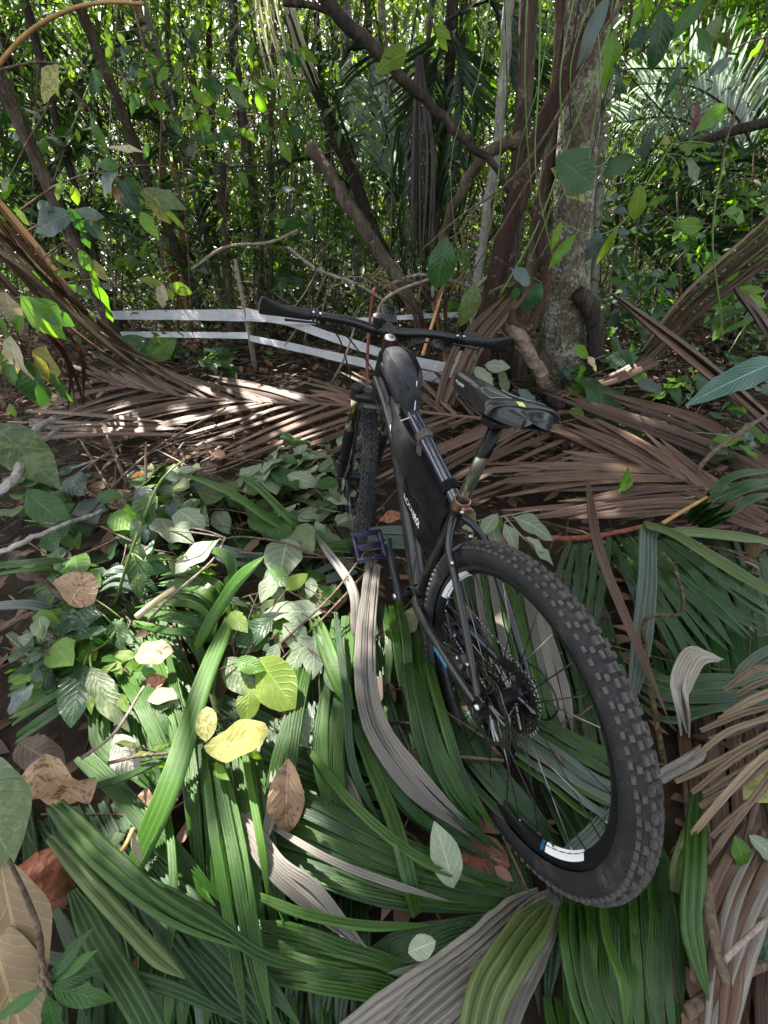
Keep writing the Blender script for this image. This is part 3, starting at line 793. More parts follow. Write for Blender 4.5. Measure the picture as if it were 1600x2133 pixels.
# ================================================================ bags
def bike_thing(name, label, cat):
    o = thing(name, label, cat); o.matrix_world = BM; return o
fb = bike_thing('frame_bag', 'long black fabric bag strapped under the top tube of the bicycle', 'bag')
up = np.array([[.775, .468], [.62, .406], [.48, .350], [.345, .297]])
dn = np.array([[.735, .345], [.60, .235], [.48, .135], [.375, .095]])
uu = spline(np.c_[up, np.zeros(4)], 26)[:, :2]; dd = spline(np.c_[dn, np.zeros(4)], 26)[:, :2]
ring = []
rb = random.Random(4)
for i in range(26):
    t = i/25; row = []
    for k in range(28):
        a = 2*PI*k/28; f = .5-.5*math.cos(a) if True else 0
        s = math.sin(a); f = (1-math.cos(a))/2
        q = uu[i]*(1-f)+dd[i]*f
        th = .042*min(1, math.sin(PI*min(.96, max(.04, t)))**.45)
        y = math.copysign(abs(s)**.55, s)*th
        y += .0035*math.sin(t*19+f*7)*abs(s)+.002*math.sin(t*41-f*13)*abs(s)
        row.append((q[0], y, q[1]))
    ring.append(row)
fbm = MB().grid(np.array(ring), closeu=True)
for e, rv in ((0, False), (25, True)):
    c_ = np.mean(ring[e], 0); fbm.add(np.vstack([ring[e], c_[None]]), [((i, (i+1) % 28, 28) if rv else ((i+1) % 28, i, 28)) for i in range(28)])
fbm.build('bag_body', k_cloth, fb)
ra = np.array(ring)
def bag_pt(t, f, lift=.001):
    i = t*25; i0 = min(24, int(i)); k = math.acos(1-2*f)/(2*PI)*28; k0 = int(k)
    a = ra[i0]*(1-(i-i0))+ra[i0+1]*(i-i0); q = a[k0]*(1-(k-k0))+a[k0+1]*(k-k0)
    return q+np.array([0, lift, 0])
MB().tube(np.array([bag_pt(t, .42, .001) for t in np.linspace(.04, .93, 30)]), .0026, 6).build('zip', k_hole, fb)
MB().tube(np.array([bag_pt(t, .42+.012*(-1)**j, .0012) for j, t in enumerate(np.linspace(.04, .3, 30))]), .0012, 4).build('zip_teeth', k_hole, fb)
MB().tube([bag_pt(.1, .42, .004), bag_pt(.13, .5, .006)], .003, 6).build('zip_pull', k_steel, fb)
V, F = text_mesh('ROCKBROS', .04)
w0 = V[:, 0].min(); w1 = V[:, 0].max()
MB().add([bag_pt(.67+x*1.25, .62-y*3.4, .0026) for x, y, z in V], F).build('bag_lettering', k_white, fb)
for t, mt in ((.30, k_strap), (.60, k_strap), (.90, k_cloth)):
    c_ = TT0*(1-t)+TT1*t+np.array([0, 0, .006*math.sin(PI*t)]); d = nrm(TT1-TT0)
    MB().lathe([(.0205, -.014), (.0225, -.013), (.023, 0), (.0225, .013), (.0205, .014)], c_, d, 20).box(c_+np.array([0, .012, -.03]), (.028, .004, .04)).build('strap', mt, fb, autos=40)

tb = bike_thing('top_tube_bag', 'grey half open zip bag sitting behind the handlebar stem', 'bag')
ring = []
for i in range(20):
    t = i/19; x = .805-.185*t
    zt = float(np.interp(t, [0, .08, .4, .75, .94, 1], [.585, .607, .604, .58, .55, .51])); zb = float(np.interp(t, [0, 1], [.545, .452]))
    hw = float(np.interp(t, [0, .1, .45, .8, 1], [.022, .038, .047, .040, .02])); row = []
    for k in range(24):
        a = 2*PI*k/24; s, c_ = math.sin(a), math.cos(a)
        row.append((x, math.copysign(abs(s)**.6, s)*hw, (zt+zb)/2+math.copysign(abs(c_)**.7, c_)*(zt-zb)/2))
    ring.append(row)
tbm = MB().grid(np.array(ring), closeu=True)
for e, rv in ((0, False), (19, True)):
    c_ = np.mean(ring[e], 0); tbm.add(np.vstack([ring[e], c_[None]]), [((i, (i+1) % 24, 24) if rv else ((i+1) % 24, i, 24)) for i in range(24)])
tbm.build('bag_body', k_cloth2, tb)
rt_ = np.array(ring)
def tb_pt(t, k, lift=.001):
    i = t*19; i0 = min(18, int(i)); a = rt_[i0]*(1-(i-i0))+rt_[i0+1]*(i-i0); k %= 24; k0 = int(k); q = a[k0]*(1-(k-k0))+a[(k0+1) % 24]*(k-k0)
    return q+np.array([0, 0, lift])
for k in (2.9, 20.9):
    MB().tube(np.array([tb_pt(t, k, .0005) for t in np.linspace(.03, .97, 24)]), .0022, 6).build('zip', k_black, tb)
ts = np.linspace(.05, .93, 20)
MB().grid(np.array([[tb_pt(t, 23.2-wd*math.sin(PI*i/19), .0055) for wd in (2.0, 1.2, .5, -.2)] for i, t in enumerate(ts)])).build('open_slit', k_hole, tb)
MB().tube(spline([tb_pt(.95, 23.5, .004), tb_pt(.98, 23.5, -.02), tb_pt(1, 23.5, -.05)+np.array([-.012, .01, 0]), tb_pt(1, 23.5, -.06)+np.array([-.02, .05, -.004])], 12), .0018, 6).build('zip_cord', m_plain('pale_cord', (.5, .49, .46), .7), tb)
MB().grid(np.array([[tb_pt(t, k, .003) for k in (23.2, 24, 24.9)] for t in (.02, .05, .09)])).build('zip_tab', k_orange, tb)
c_ = TT0*.84+TT1*.16
MB().lathe([(.021, -.016), (.0235, -.015), (.0235, .015), (.021, .016)], TT0*.72+TT1*.28, nrm(TT1-TT0), 18).build('strap', k_cloth2, tb, autos=40)
# ================================================================ ground
def m_soil():
    m, nt, out = mat_new('forest_soil')
    p = N(nt, 'ShaderNodeBsdfPrincipled', i_Roughness=.95); p.inputs['Specular IOR Level'].default_value = .2
    f = noise(nt, 3, 8, .7); g = noise(nt, 30, 6, .75)
    c = ramp(nt, math_(nt, 'ADD', math_(nt, 'MULTIPLY', f, .5), math_(nt, 'MULTIPLY', g, .5)), [(.3, (.012, .009, .006)), (.5, (.035, .024, .016)), (.7, (.085, .055, .036))])
    nt.links.new(c, p.inputs['Base Color']); nt.links.new(bump(nt, g, .9, .03), p.inputs['Normal'])
    nt.links.new(p.outputs[0], out.inputs[0]); return m
def ground_z(x, y):
    return -.04+.05*math.sin(x*.9+1)*math.sin(y*.7)+.03*math.sin(x*2.3+y*1.9)+max(0, y-6)*.012
gx = np.concatenate([-np.geomspace(200, 8, 14), np.linspace(-7, 7, 57), np.geomspace(8, 200, 14)])
gy = np.concatenate([-np.geomspace(200, 4, 12), np.linspace(-3, 12, 61), np.geomspace(13, 300, 16)])
gp = np.array([[(x, y, ground_z(x, y) if abs(x) < 60 and -60 < y < 60 else 0) for x in gx] for y in gy])
tag(MB().grid(gp).build('ground', m_soil()), kind='structure')

# ================================================================ ribbed blades and leaves
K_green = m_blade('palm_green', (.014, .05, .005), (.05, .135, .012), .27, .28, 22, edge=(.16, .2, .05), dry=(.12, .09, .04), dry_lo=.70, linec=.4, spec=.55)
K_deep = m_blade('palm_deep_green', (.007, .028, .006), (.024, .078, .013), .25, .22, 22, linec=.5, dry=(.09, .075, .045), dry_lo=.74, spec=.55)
K_lit = m_blade('palm_fresh_lit_green', (.035, .10, .013), (.085, .19, .025), .38, .4, 20, edge=(.2, .3, .05), linec=.4)  # young-leaf green with a sunlit tone put into the colour
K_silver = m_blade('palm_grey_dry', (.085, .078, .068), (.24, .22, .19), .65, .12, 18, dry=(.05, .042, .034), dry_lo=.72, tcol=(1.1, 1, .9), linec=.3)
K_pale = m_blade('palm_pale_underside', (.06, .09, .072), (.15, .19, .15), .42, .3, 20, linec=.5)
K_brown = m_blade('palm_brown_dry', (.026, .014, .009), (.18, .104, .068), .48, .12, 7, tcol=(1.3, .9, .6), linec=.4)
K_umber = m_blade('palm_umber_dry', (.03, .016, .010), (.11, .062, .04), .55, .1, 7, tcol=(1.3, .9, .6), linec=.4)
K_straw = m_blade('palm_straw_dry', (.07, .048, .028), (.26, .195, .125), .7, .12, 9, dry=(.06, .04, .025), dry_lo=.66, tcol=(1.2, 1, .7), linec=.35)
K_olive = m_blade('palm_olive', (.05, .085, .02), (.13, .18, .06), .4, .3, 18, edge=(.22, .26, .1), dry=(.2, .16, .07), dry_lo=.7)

def p3(q):
    if q[0] == 'w': return W(q[1], q[2], q[3])
    return G(q[0], q[1], q[2] if len(q) > 2 else .06)
def blade_mesh(name, pts, w, mat, pleats=3, roll=0., amp=.22, taper=(.35, .05), n=20, fold=0., rag=0., seed=0):
    """pts: world-space spine (k,3) in the parent's frame; w: width in metres"""
    r = random.Random(seed)
    P = spline(pts, n)
    T = np.gradient(P, axis=0)
    m = 2*pleats+1
    a = np.linspace(-1, 1, m)
    z = np.array([(1 if i % 2 else -1) for i in range(m)])*amp*.5/max(1, pleats)
    rows = []; 
    for i in range(n):
        t = i/(n-1); tn = nrm(T[i])
        up = np.array([0, 0, 1.0]); s = np.cross(tn, up)
        if np.linalg.norm(s) < .25: s = np.cross(tn, np.array([0, -1.0, .3]))
        s = nrm(s); nn = nrm(np.cross(s, tn)); 
        ro = roll*(1 if not isinstance(roll, tuple) else 1)+.25*math.sin(3*t+seed)
        s2 = s*math.cos(ro)+nn*math.sin(ro); n2 = -s*math.sin(ro)+nn*math.cos(ro)
        k = min(1, taper[0]+(1-taper[0])*min(1, t/.16)); e = 1-max(0, (t-.72)/.28)**1.5*(1-taper[1])
        ww = w*.5*k*e*(1+rag*r.uniform(-1, 1))
        P[i] = P[i]+s*min(w, .05)*(.05*math.sin(5.3*t+seed)+.02*math.sin(13*t+seed*2.1))
        rows.append(P[i]+np.outer(a*ww, s2)+np.outer(z*ww*2+fold*ww*(np.abs(a)-.5), n2))
    uu, vv = np.meshgrid((a+1)/2*pleats, np.linspace(0, 1, n))
    return MB().grid(np.array(rows), np.stack([uu, vv], -1)).data(name, mat, smooth=False)

def sheet(name, label, cat, curves, n, wpx, mat, part='leaflet', pleats=3, jit=8, hj=.02, roll=.25, seed=1, group=None, fold=0., amp=1.05, taper=(.6, .05), seg=18, tl=(.86, 1.04), mats2=None, rachis=None, rag=0., stem_r=.006, stem_mat=None):
    """a palm leaf: blade i runs through point i of every curve (photo px + height)"""
    r = random.Random(seed*7919+3)
    if n == 1 and pleats >= 3: wpx *= .82
    if n > 1 and pleats >= 3: wpx, n, pleats, rag, tl = wpx*(.54 if wpx < 80 else .7), int(round(n*1.7)), max(pleats, 3), max(rag, .05), (tl[0]*.9, tl[1])
    C3 = [np.array([p3(q) for q in c]) for c in curves]
    base = C3[0].mean(0)
    o = thing(name, label, cat, base, group)
    for i in range(n):
        t = (i+.5)/n if n > 1 else .5
        tj = min(1, max(0, t+r.uniform(-.3, .3)/n))
        pts = []
        for k, c in enumerate(C3):
            cs = spline(c, 41); q = cs[int(round((t if k == 0 else tj)*40))].copy()
            sc = pxm(q)*jit*(0 if k == 0 else 1)
            q += np.array([r.uniform(-sc, sc), r.uniform(-sc, sc), r.uniform(-.3, 1)*hj])
            pts.append(q)
        pts = np.array(pts); e = r.uniform(*tl)
        pts[-1] = pts[-2]+(pts[-1]-pts[-2])*e
        pm = pxm(pts[len(pts)//2])
        mt = mat if not mats2 or r.random() > mats2[1] else mats2[0]
        me = blade_mesh(part, pts-base, wpx*pm*r.uniform(.82, 1.15), mt, pleats, r.uniform(-roll, roll), amp, taper, seg, fold, rag, r.randint(0, 999))
        link(part, me, o)
    if rachis is not None:
        R3 = np.array([p3(q) for q in rachis])
        rp = spline(R3, 24)-base
        MB().tube(rp, np.linspace(stem_r, stem_r*.35, 24), 8, sq=.7).build('rachis' if part == 'leaflet' else 'stalk', stem_mat or mat, o)
    return o
def fan(label, A, B, n, w, mat, h=(.08, .12, .06), **kw):
    """blades side by side between two edge lines A and B"""
    k = len(A); hh = np.interp(np.linspace(0, 1, k), np.linspace(0, 1, len(h)), h)
    cur = [[(*A[i], hh[i]) if len(A[i]) == 2 else A[i], (*B[i], hh[i]) if len(B[i]) == 2 else B[i]] for i in range(k)]
    kw.setdefault('name', 'palm_leaf'); kw.setdefault('cat', 'palm leaf')
    nm = kw.pop('name'); ct = kw.pop('cat')
    return sheet(nm, label, ct, cur, n, w, mat, **kw)
SEED = [100]
def sd_():
    SEED[0] += 1; return SEED[0]
GP = 'cut palm leaves laid on the ground'

# ---- lower layer, covers the soil
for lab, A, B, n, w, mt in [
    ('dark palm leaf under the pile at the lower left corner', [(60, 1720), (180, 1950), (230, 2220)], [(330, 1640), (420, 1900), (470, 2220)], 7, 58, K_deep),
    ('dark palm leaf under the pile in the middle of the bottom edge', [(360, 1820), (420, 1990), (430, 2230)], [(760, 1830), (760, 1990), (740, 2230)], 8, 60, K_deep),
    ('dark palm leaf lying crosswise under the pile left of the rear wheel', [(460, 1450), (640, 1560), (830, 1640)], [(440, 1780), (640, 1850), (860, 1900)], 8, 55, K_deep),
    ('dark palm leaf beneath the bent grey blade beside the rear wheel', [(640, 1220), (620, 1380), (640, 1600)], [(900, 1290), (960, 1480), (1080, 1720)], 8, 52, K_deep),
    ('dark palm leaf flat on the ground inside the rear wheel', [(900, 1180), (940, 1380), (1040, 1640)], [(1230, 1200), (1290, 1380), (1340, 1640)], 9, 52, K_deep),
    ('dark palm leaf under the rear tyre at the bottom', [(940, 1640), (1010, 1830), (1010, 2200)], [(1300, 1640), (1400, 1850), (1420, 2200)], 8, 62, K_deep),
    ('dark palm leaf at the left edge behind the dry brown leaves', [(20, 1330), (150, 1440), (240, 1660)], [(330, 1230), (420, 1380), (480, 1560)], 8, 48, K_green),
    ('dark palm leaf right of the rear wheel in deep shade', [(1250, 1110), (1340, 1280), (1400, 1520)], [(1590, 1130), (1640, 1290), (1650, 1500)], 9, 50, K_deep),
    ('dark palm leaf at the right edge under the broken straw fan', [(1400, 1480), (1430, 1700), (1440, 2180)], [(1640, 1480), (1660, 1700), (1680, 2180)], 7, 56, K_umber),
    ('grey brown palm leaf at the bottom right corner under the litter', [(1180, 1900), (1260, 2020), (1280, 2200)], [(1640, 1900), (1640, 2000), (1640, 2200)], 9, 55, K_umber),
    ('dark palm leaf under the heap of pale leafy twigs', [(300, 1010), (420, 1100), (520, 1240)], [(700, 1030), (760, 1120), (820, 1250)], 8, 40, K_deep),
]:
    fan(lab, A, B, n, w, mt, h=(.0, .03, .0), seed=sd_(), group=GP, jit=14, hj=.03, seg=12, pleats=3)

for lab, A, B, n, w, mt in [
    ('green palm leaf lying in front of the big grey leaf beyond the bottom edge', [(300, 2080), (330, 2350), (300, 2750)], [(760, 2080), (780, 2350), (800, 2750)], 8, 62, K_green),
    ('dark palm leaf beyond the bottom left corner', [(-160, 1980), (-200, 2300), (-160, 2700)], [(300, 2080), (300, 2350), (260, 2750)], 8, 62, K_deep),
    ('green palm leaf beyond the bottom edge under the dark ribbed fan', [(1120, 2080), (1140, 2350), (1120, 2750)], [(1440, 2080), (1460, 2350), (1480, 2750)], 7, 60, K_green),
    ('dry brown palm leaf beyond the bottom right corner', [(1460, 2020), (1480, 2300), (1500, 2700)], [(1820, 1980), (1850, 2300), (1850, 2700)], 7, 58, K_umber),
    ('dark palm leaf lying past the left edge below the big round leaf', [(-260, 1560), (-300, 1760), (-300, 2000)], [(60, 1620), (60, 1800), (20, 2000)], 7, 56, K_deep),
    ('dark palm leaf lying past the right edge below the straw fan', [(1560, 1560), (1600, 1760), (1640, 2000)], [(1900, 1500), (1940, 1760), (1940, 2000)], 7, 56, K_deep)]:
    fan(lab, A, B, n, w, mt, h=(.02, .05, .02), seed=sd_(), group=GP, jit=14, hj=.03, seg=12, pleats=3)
# ---- left foreground
fan('long fresh green ribbed blade crossing over the left foreground leaves', [(478, 1275, .26), (422, 1430, .3), (352, 1650, .3), (262, 1865, .2)], [(480, 1280, .26), (424, 1430, .3), (354, 1650, .3), (264, 1865, .2)], 1, 62, K_lit, seed=sd_(), pleats=4, jit=1, taper=(.5, .5), tl=(1, 1))
fan('sunlit green fan hanging down below the yellow curled leaf', [(372, 1540), (385, 1690), (400, 1830), (420, 1900)], [(545, 1540), (560, 1700), (590, 1860), (600, 1960)], 6, 40, K_green, h=(.2, .2, .14, .1), seed=sd_(), group=GP, mats2=(K_lit, .35))
fan('two long green blades running straight down to the bottom edge', [(415, 1560), (440, 1760), (480, 1960), (520, 2160)], [(470, 1580), (510, 1760), (550, 1960), (590, 2170)], 2, 46, K_green, h=(.24, .26, .22, .2), seed=sd_(), group=GP, pleats=4)
fan('green striped blade pair slanting right below the brown hanging leaf', [(150, 1585), (240, 1670), (350, 1790), (455, 1905)], [(195, 1570), (280, 1650), (390, 1770), (470, 1890)], 2, 42, K_green, h=(.2, .22, .2, .14), seed=sd_(), pleats=4, jit=3)
fan('large dark green folded blade sweeping right across the lower left', [(95, 1690, .34), (200, 1805, .36), (330, 1900, .34), (520, 1990, .28)], [(130, 1660, .34), (250, 1760, .36), (370, 1870, .34), (560, 1985, .28)], 2, 27, K_green, seed=sd_(), pleats=2, amp=.8, fold=.3, jit=3, group=GP)
fan('long dark blade with pale underside curling over at lower left', [(100, 1740, .3), (210, 1860, .34), (310, 1975, .3), (390, 2045, .26)], [(102, 1745, .3), (212, 1865, .34), (312, 1980, .3), (392, 2048, .26)], 1, 32, K_olive, seed=sd_(), pleats=2, fold=.5, jit=1)
fan('dark straight green blade from the shadow down to the bottom edge', [(152, 1855, .28), (215, 1985, .3), (320, 2150, .26), (350, 2220, .2)], [(156, 1858, .28), (219, 1990, .3), (324, 2150, .26), (354, 2220, .2)], 1, 60, K_green, seed=sd_(), pleats=4, amp=.6, jit=1, taper=(.4, .5))
fan('dark green blades fanning out at the bottom left of centre', [(250, 1830), (330, 1950), (420, 2060), (520, 2160)], [(330, 1790), (430, 1910), (540, 2020), (650, 2160)], 3, 56, K_deep, h=(.2, .22, .2, .16), seed=sd_(), group=GP, pleats=3)
fan('green ribbed fan lying between the straight blades at the bottom', [(300, 1960), (290, 2050), (290, 2170)], [(440, 1930), (450, 2040), (450, 2170)], 5, 40, K_green, h=(.12, .14, .1), seed=sd_(), group=GP, mats2=(K_pale, .25))
# pack of horizontal blades
fan('broad pack of ribbed green blades running right towards the rear tyre', [(505, 1600), (660, 1670), (850, 1760), (1120, 1868)], [(520, 1815), (640, 1840), (800, 1890), (1075, 1915)], 9, 44, K_green, h=(.1, .15, .14, .06), seed=sd_(), group=GP, pleats=4, jit=6, mats2=(K_deep, .4))
fan('second layer of green blades with yellowing tips above the bottom grey leaf', [(530, 1915), (660, 1945), (800, 1985), (920, 2030)], [(545, 2040), (640, 2070), (760, 2090), (860, 2110)], 4, 52, K_green, h=(.12, .16, .14, .1), seed=sd_(), group=GP, pleats=4)
fan('green blades pointing left from under the bottom of the rear tyre', [(1075, 1905), (960, 1925), (850, 1935), (740, 1985)], [(1060, 1935), (950, 1960), (860, 1985), (760, 2010)], 3, 44, K_deep, h=(.06, .12, .12, .1), seed=sd_(), group=GP, pleats=4)
fan('split grey dry blade curving across the middle of the left foreground', [(480, 1700), (535, 1805), (625, 1890), (765, 1992)], [(520, 1690), (590, 1790), (670, 1850), (775, 1985)], 2, 36, K_silver, h=(.22, .22, .2, .18), seed=sd_(), pleats=4, jit=3)
fan('narrow grey blade standing beside the brown pointed leaf', [(572, 1575), (566, 1660), (550, 1770)], [(580, 1575), (576, 1660), (562, 1770)], 1, 36, K_silver, h=(.2, .22, .2), seed=sd_(), pleats=3)
for lab, pts, w, mt in [
    ('narrow dark blade crossing low over the bottom left blades', [(60, 1980, .2), (200, 2020, .26), (360, 2060, .26), (520, 2130, .2)], 26, K_deep),
    ('narrow green blade slanting down beside the two straight blades', [(330, 1600, .22), (355, 1750, .26), (362, 1900, .24), (345, 2060, .2)], 26, K_green),
    ('thin bright edged blade crossing the two straight blades', [(300, 1830, .28), (420, 1900, .3), (540, 1990, .28), (700, 2030, .22)], 24, K_green),
    ('narrow blade with yellow tip lying on the horizontal pack', [(520, 1860, .2), (640, 1905, .24), (760, 1930, .22), (900, 1930, .16)], 24, K_lit),
    ('thin silver blade between the horizontal blades', [(560, 1720, .18), (680, 1790, .22), (800, 1840, .2), (940, 1880, .14)], 20, K_silver),
    ('narrow green blade reaching from the grey split blade to the tyre', [(640, 1560, .2), (740, 1680, .24), (860, 1780, .2), (1010, 1850, .12)], 24, K_green),
    ('thin dark blade beside the bent grey blade', [(700, 1280, .24), (718, 1440, .28), (735, 1600, .24), (800, 1730, .16)], 22, K_deep),
    ('narrow lit blade left of the brown pointed leaf', [(500, 1520, .26), (520, 1640, .28), (545, 1760, .26), (560, 1880, .2)], 24, K_lit),
    ('thin green blade under the long fresh blade', [(180, 1640, .24), (260, 1620, .28), (370, 1560, .28), (470, 1530, .24)], 20, K_green),
    ('narrow pale blade between the tyre and the bottom grey leaf', [(1020, 1900, .14), (960, 1960, .18), (880, 2010, .2), (800, 2030, .2)], 20, K_pale),
    ('thin green blade standing in the dark fan below the tyre', [(1250, 1880, .14), (1262, 1960, .2), (1290, 2050, .22), (1300, 2160, .2)], 24, K_lit),
    ('narrow dark blade at the lower left under the seedling', [(120, 1900, .2), (170, 2020, .26), (190, 2130, .24)], 30, K_deep)]:
    fan(lab, [(*q[:2], q[2]) for q in pts], [(q[0]+2, q[1]+2, q[2]) for q in pts], 1, w, mt, seed=sd_(), pleats=3, jit=1)
# centre
fan('pair of long green blades hanging from the leafy heap in the centre', [(632, 1320), (600, 1460), (565, 1620), (548, 1760)], [(668, 1320), (640, 1460), (612, 1620), (590, 1760)], 2, 46, K_green, h=(.16, .24, .22, .14), seed=sd_(), pleats=4, group=GP)
fan('green blades streaked with sun beside the bent grey blade', [(690, 1290), (672, 1440), (660, 1580), (690, 1760)], [(740, 1290), (725, 1440), (715, 1580), (740, 1720)], 3, 42, K_green, h=(.14, .2, .18, .12), seed=sd_(), pleats=4, group=GP, mats2=(K_lit, .3))
fan('fresh green pointed blade crossing under the pale sage leaf', [(640, 1270, .24), (690, 1390, .26), (748, 1500, .2)], [(652, 1266, .24), (700, 1386, .26), (750, 1500, .2)], 1, 40, K_lit, seed=sd_(), pleats=3)
fan('broad bent grey dry blade in the centre below the pedal', [(762, 1172, .2), (742, 1330, .26), (750, 1500, .22), (840, 1650, .16), (985, 1760, .08)], [(792, 1180, .2), (776, 1330, .26), (790, 1490, .22), (880, 1620, .16), (1000, 1740, .08)], 3, 40, K_silver, seed=sd_(), pleats=3, jit=5, tl=(.85, 1), group=GP)
fan('thin grey blade bent downwards left of the pedal', [(650, 1110, .2), (725, 1215, .26), (738, 1300, .2), (742, 1360, .12)], [(652, 1112, .2), (727, 1217, .26), (741, 1300, .2), (745, 1360, .12)], 1, 24, K_silver, seed=sd_(), pleats=2, jit=1, taper=(.4, .5))
fan('green blades running from the crank down into the rear wheel', [(835, 1305), (840, 1450), (880, 1600), (960, 1740)], [(880, 1320), (925, 1480), (975, 1610), (1045, 1745)], 4, 44, K_green, h=(.12, .2, .16, .06), seed=sd_(), pleats=4, group=GP, mats2=(K_deep, .4))
fan('sunlit short green blade ends beside the grey bent blade', [(790, 1265), (800, 1330), (800, 1440)], [(840, 1255), (846, 1330), (858, 1440)], 2, 38, K_green, h=(.16, .2, .16), seed=sd_(), pleats=4, tl=(1, 1), taper=(.8, .6))
fan('dark blades along the lower left side of the rear wheel', [(700, 1420), (760, 1560), (850, 1690), (1000, 1800)], [(760, 1400), (810, 1540), (900, 1660), (1060, 1790)], 3, 44, K_deep, h=(.1, .16, .12, .04), seed=sd_(), pleats=4, group=GP)
fan('single narrow green blade pointing up from the horizontal pack', [(868, 1905, .16), (836, 1780, .2), (790, 1640, .2), (735, 1500, .16)], [(871, 1905, .16), (839, 1780, .2), (792, 1640, .2), (737, 1500, .16)], 1, 38, K_green, seed=sd_(), pleats=3)
fan('grey dry blade strips below the bent grey blade in the centre', [(640, 1570), (690, 1680), (740, 1780)], [(690, 1560), (740, 1650), (790, 1740)], 2, 40, K_silver, h=(.1, .12, .08), seed=sd_(), pleats=3, group=GP)
# behind pedal
fan('pale grey green folded blade lying behind the blue pedal', [(730, 1112, .16), (800, 1106, .16), (890, 1110, .12)], [(735, 1158, .16), (800, 1146, .16), (890, 1145, .12)], 2, 34, K_pale, seed=sd_(), pleats=4, jit=2, taper=(.9, .7), tl=(1, 1))
fan('green ribbed blade running left from behind the blue pedal', [(750, 1118, .15), (690, 1122, .16), (600, 1130, .1)], [(748, 1158, .15), (690, 1152, .16), (610, 1150, .1)], 2, 30, K_green, seed=sd_(), pleats=4, jit=2, taper=(.9, .5), tl=(1, 1))
fan('pale ribbed blades left of the pedal under the thin twigs', [(735, 1165), (680, 1180), (610, 1225)], [(745, 1200), (690, 1220), (620, 1240)], 2, 34, K_pale, h=(.1, .14, .1), seed=sd_(), pleats=4)
fan('two thin bright green blades pointing up left across the pale leaves', [(640, 1125, .14), (560, 1080, .22), (470, 1030, .26), (368, 988, .24)], [(642, 1128, .14), (562, 1084, .22), (472, 1033, .26), (370, 990, .24)], 1, 20, K_lit, seed=sd_(), pleats=2, taper=(.9, .1))
fan('thin green blade crossing the pale leaves in front of the fork', [(645, 1118, .14), (600, 1070, .24), (545, 1020, .26), (490, 985, .26)], [(648, 1120, .14), (602, 1073, .24), (547, 1022, .26), (492, 987, .26)], 1, 20, K_lit, seed=sd_(), pleats=2, taper=(.9, .1))
# curled fan left centre
fan('curled green fan bent back on itself under the pale leaf', [(448, 1330, .14), (440, 1260, .2), (380, 1235, .22), (290, 1250, .14)], [(400, 1345, .14), (395, 1330, .18), (345, 1330, .18), (270, 1310, .12)], 5, 34, K_lit, seed=sd_(), group=GP, pleats=4, jit=4, mats2=(K_green, .5))
fan('upper curled green fan behind the upright pointed blade', [(470, 1250), (440, 1215), (390, 1190), (330, 1200)], [(455, 1275), (430, 1250), (380, 1240), (320, 1250)], 4, 30, K_green, h=(.18, .24, .22, .16), seed=sd_(), group=GP, pleats=4, mats2=(K_lit, .4))
fan('bright yellow green blade tip curling over beside the pale leaf', [(425, 1145, .3), (465, 1165, .32), (482, 1195, .3), (466, 1235, .24)], [(440, 1140, .3), (478, 1160, .32), (488, 1195, .3), (470, 1235, .24)], 2, 32, K_lit, seed=sd_(), pleats=4, jit=1)
fan('upright pointed green blade rising out of the curled fan', [(405, 1345, .16), (450, 1280, .26), (500, 1215, .34), (548, 1150, .42)], [(410, 1348, .16), (455, 1283, .26), (505, 1218, .34), (550, 1152, .42)], 1, 46, K_green, seed=sd_(), pleats=3, fold=.3)
fan('silvery ribbed blade end beneath the pale folded leaf', [(445, 1140), (500, 1150), (560, 1160)], [(450, 1165), (500, 1175), (560, 1185)], 2, 30, K_pale, h=(.14, .18, .12), seed=sd_(), pleats=4)
# left edge
fan('bluish ribbed blade lying flat at the left edge', [(-20, 1258), (70, 1258), (150, 1278)], [(-20, 1278), (70, 1272), (150, 1282)], 1, 30, K_pale, h=(.14, .18, .12), seed=sd_(), pleats=3)
fan('dark green broad blade poking in from the left edge above the litter', [(-40, 1175, .3), (60, 1160, .34), (170, 1160, .3)], [(-40, 1215, .3), (60, 1198, .34), (135, 1205, .26)], 2, 40, K_green, seed=sd_(), pleats=2, fold=.3, amp=.4)
fan('grassy green blades spreading out at the left edge', [(20, 1400), (100, 1380), (200, 1340), (260, 1310)], [(40, 1560), (110, 1500), (190, 1440), (250, 1400)], 6, 30, K_green, h=(.08, .16, .16, .1), seed=sd_(), group=GP, mats2=(K_lit, .4))
fan('sunlit green fan left of the long fresh blade', [(225, 1370), (270, 1460), (320, 1570), (345, 1650)], [(360, 1370), (385, 1460), (400, 1560), (410, 1640)], 5, 36, K_lit, h=(.12, .2, .18, .12), seed=sd_(), group=GP, pleats=4, mats2=(K_green, .5))
fan('green blades sloping down right from the left edge above the brown leaf', [(130, 1480), (200, 1420), (190, 1550), (300, 1650)], [(220, 1430), (280, 1450), (300, 1560), (360, 1680)], 4, 36, K_green, h=(.1, .14, .14, .1), seed=sd_(), group=GP)
fan('bluish green blades left of the curled fan behind the stalk', [(300, 1200), (240, 1185), (190, 1215)], [(300, 1240), (240, 1220), (195, 1240)], 3, 24, K_pale, h=(.14, .18, .12), seed=sd_())

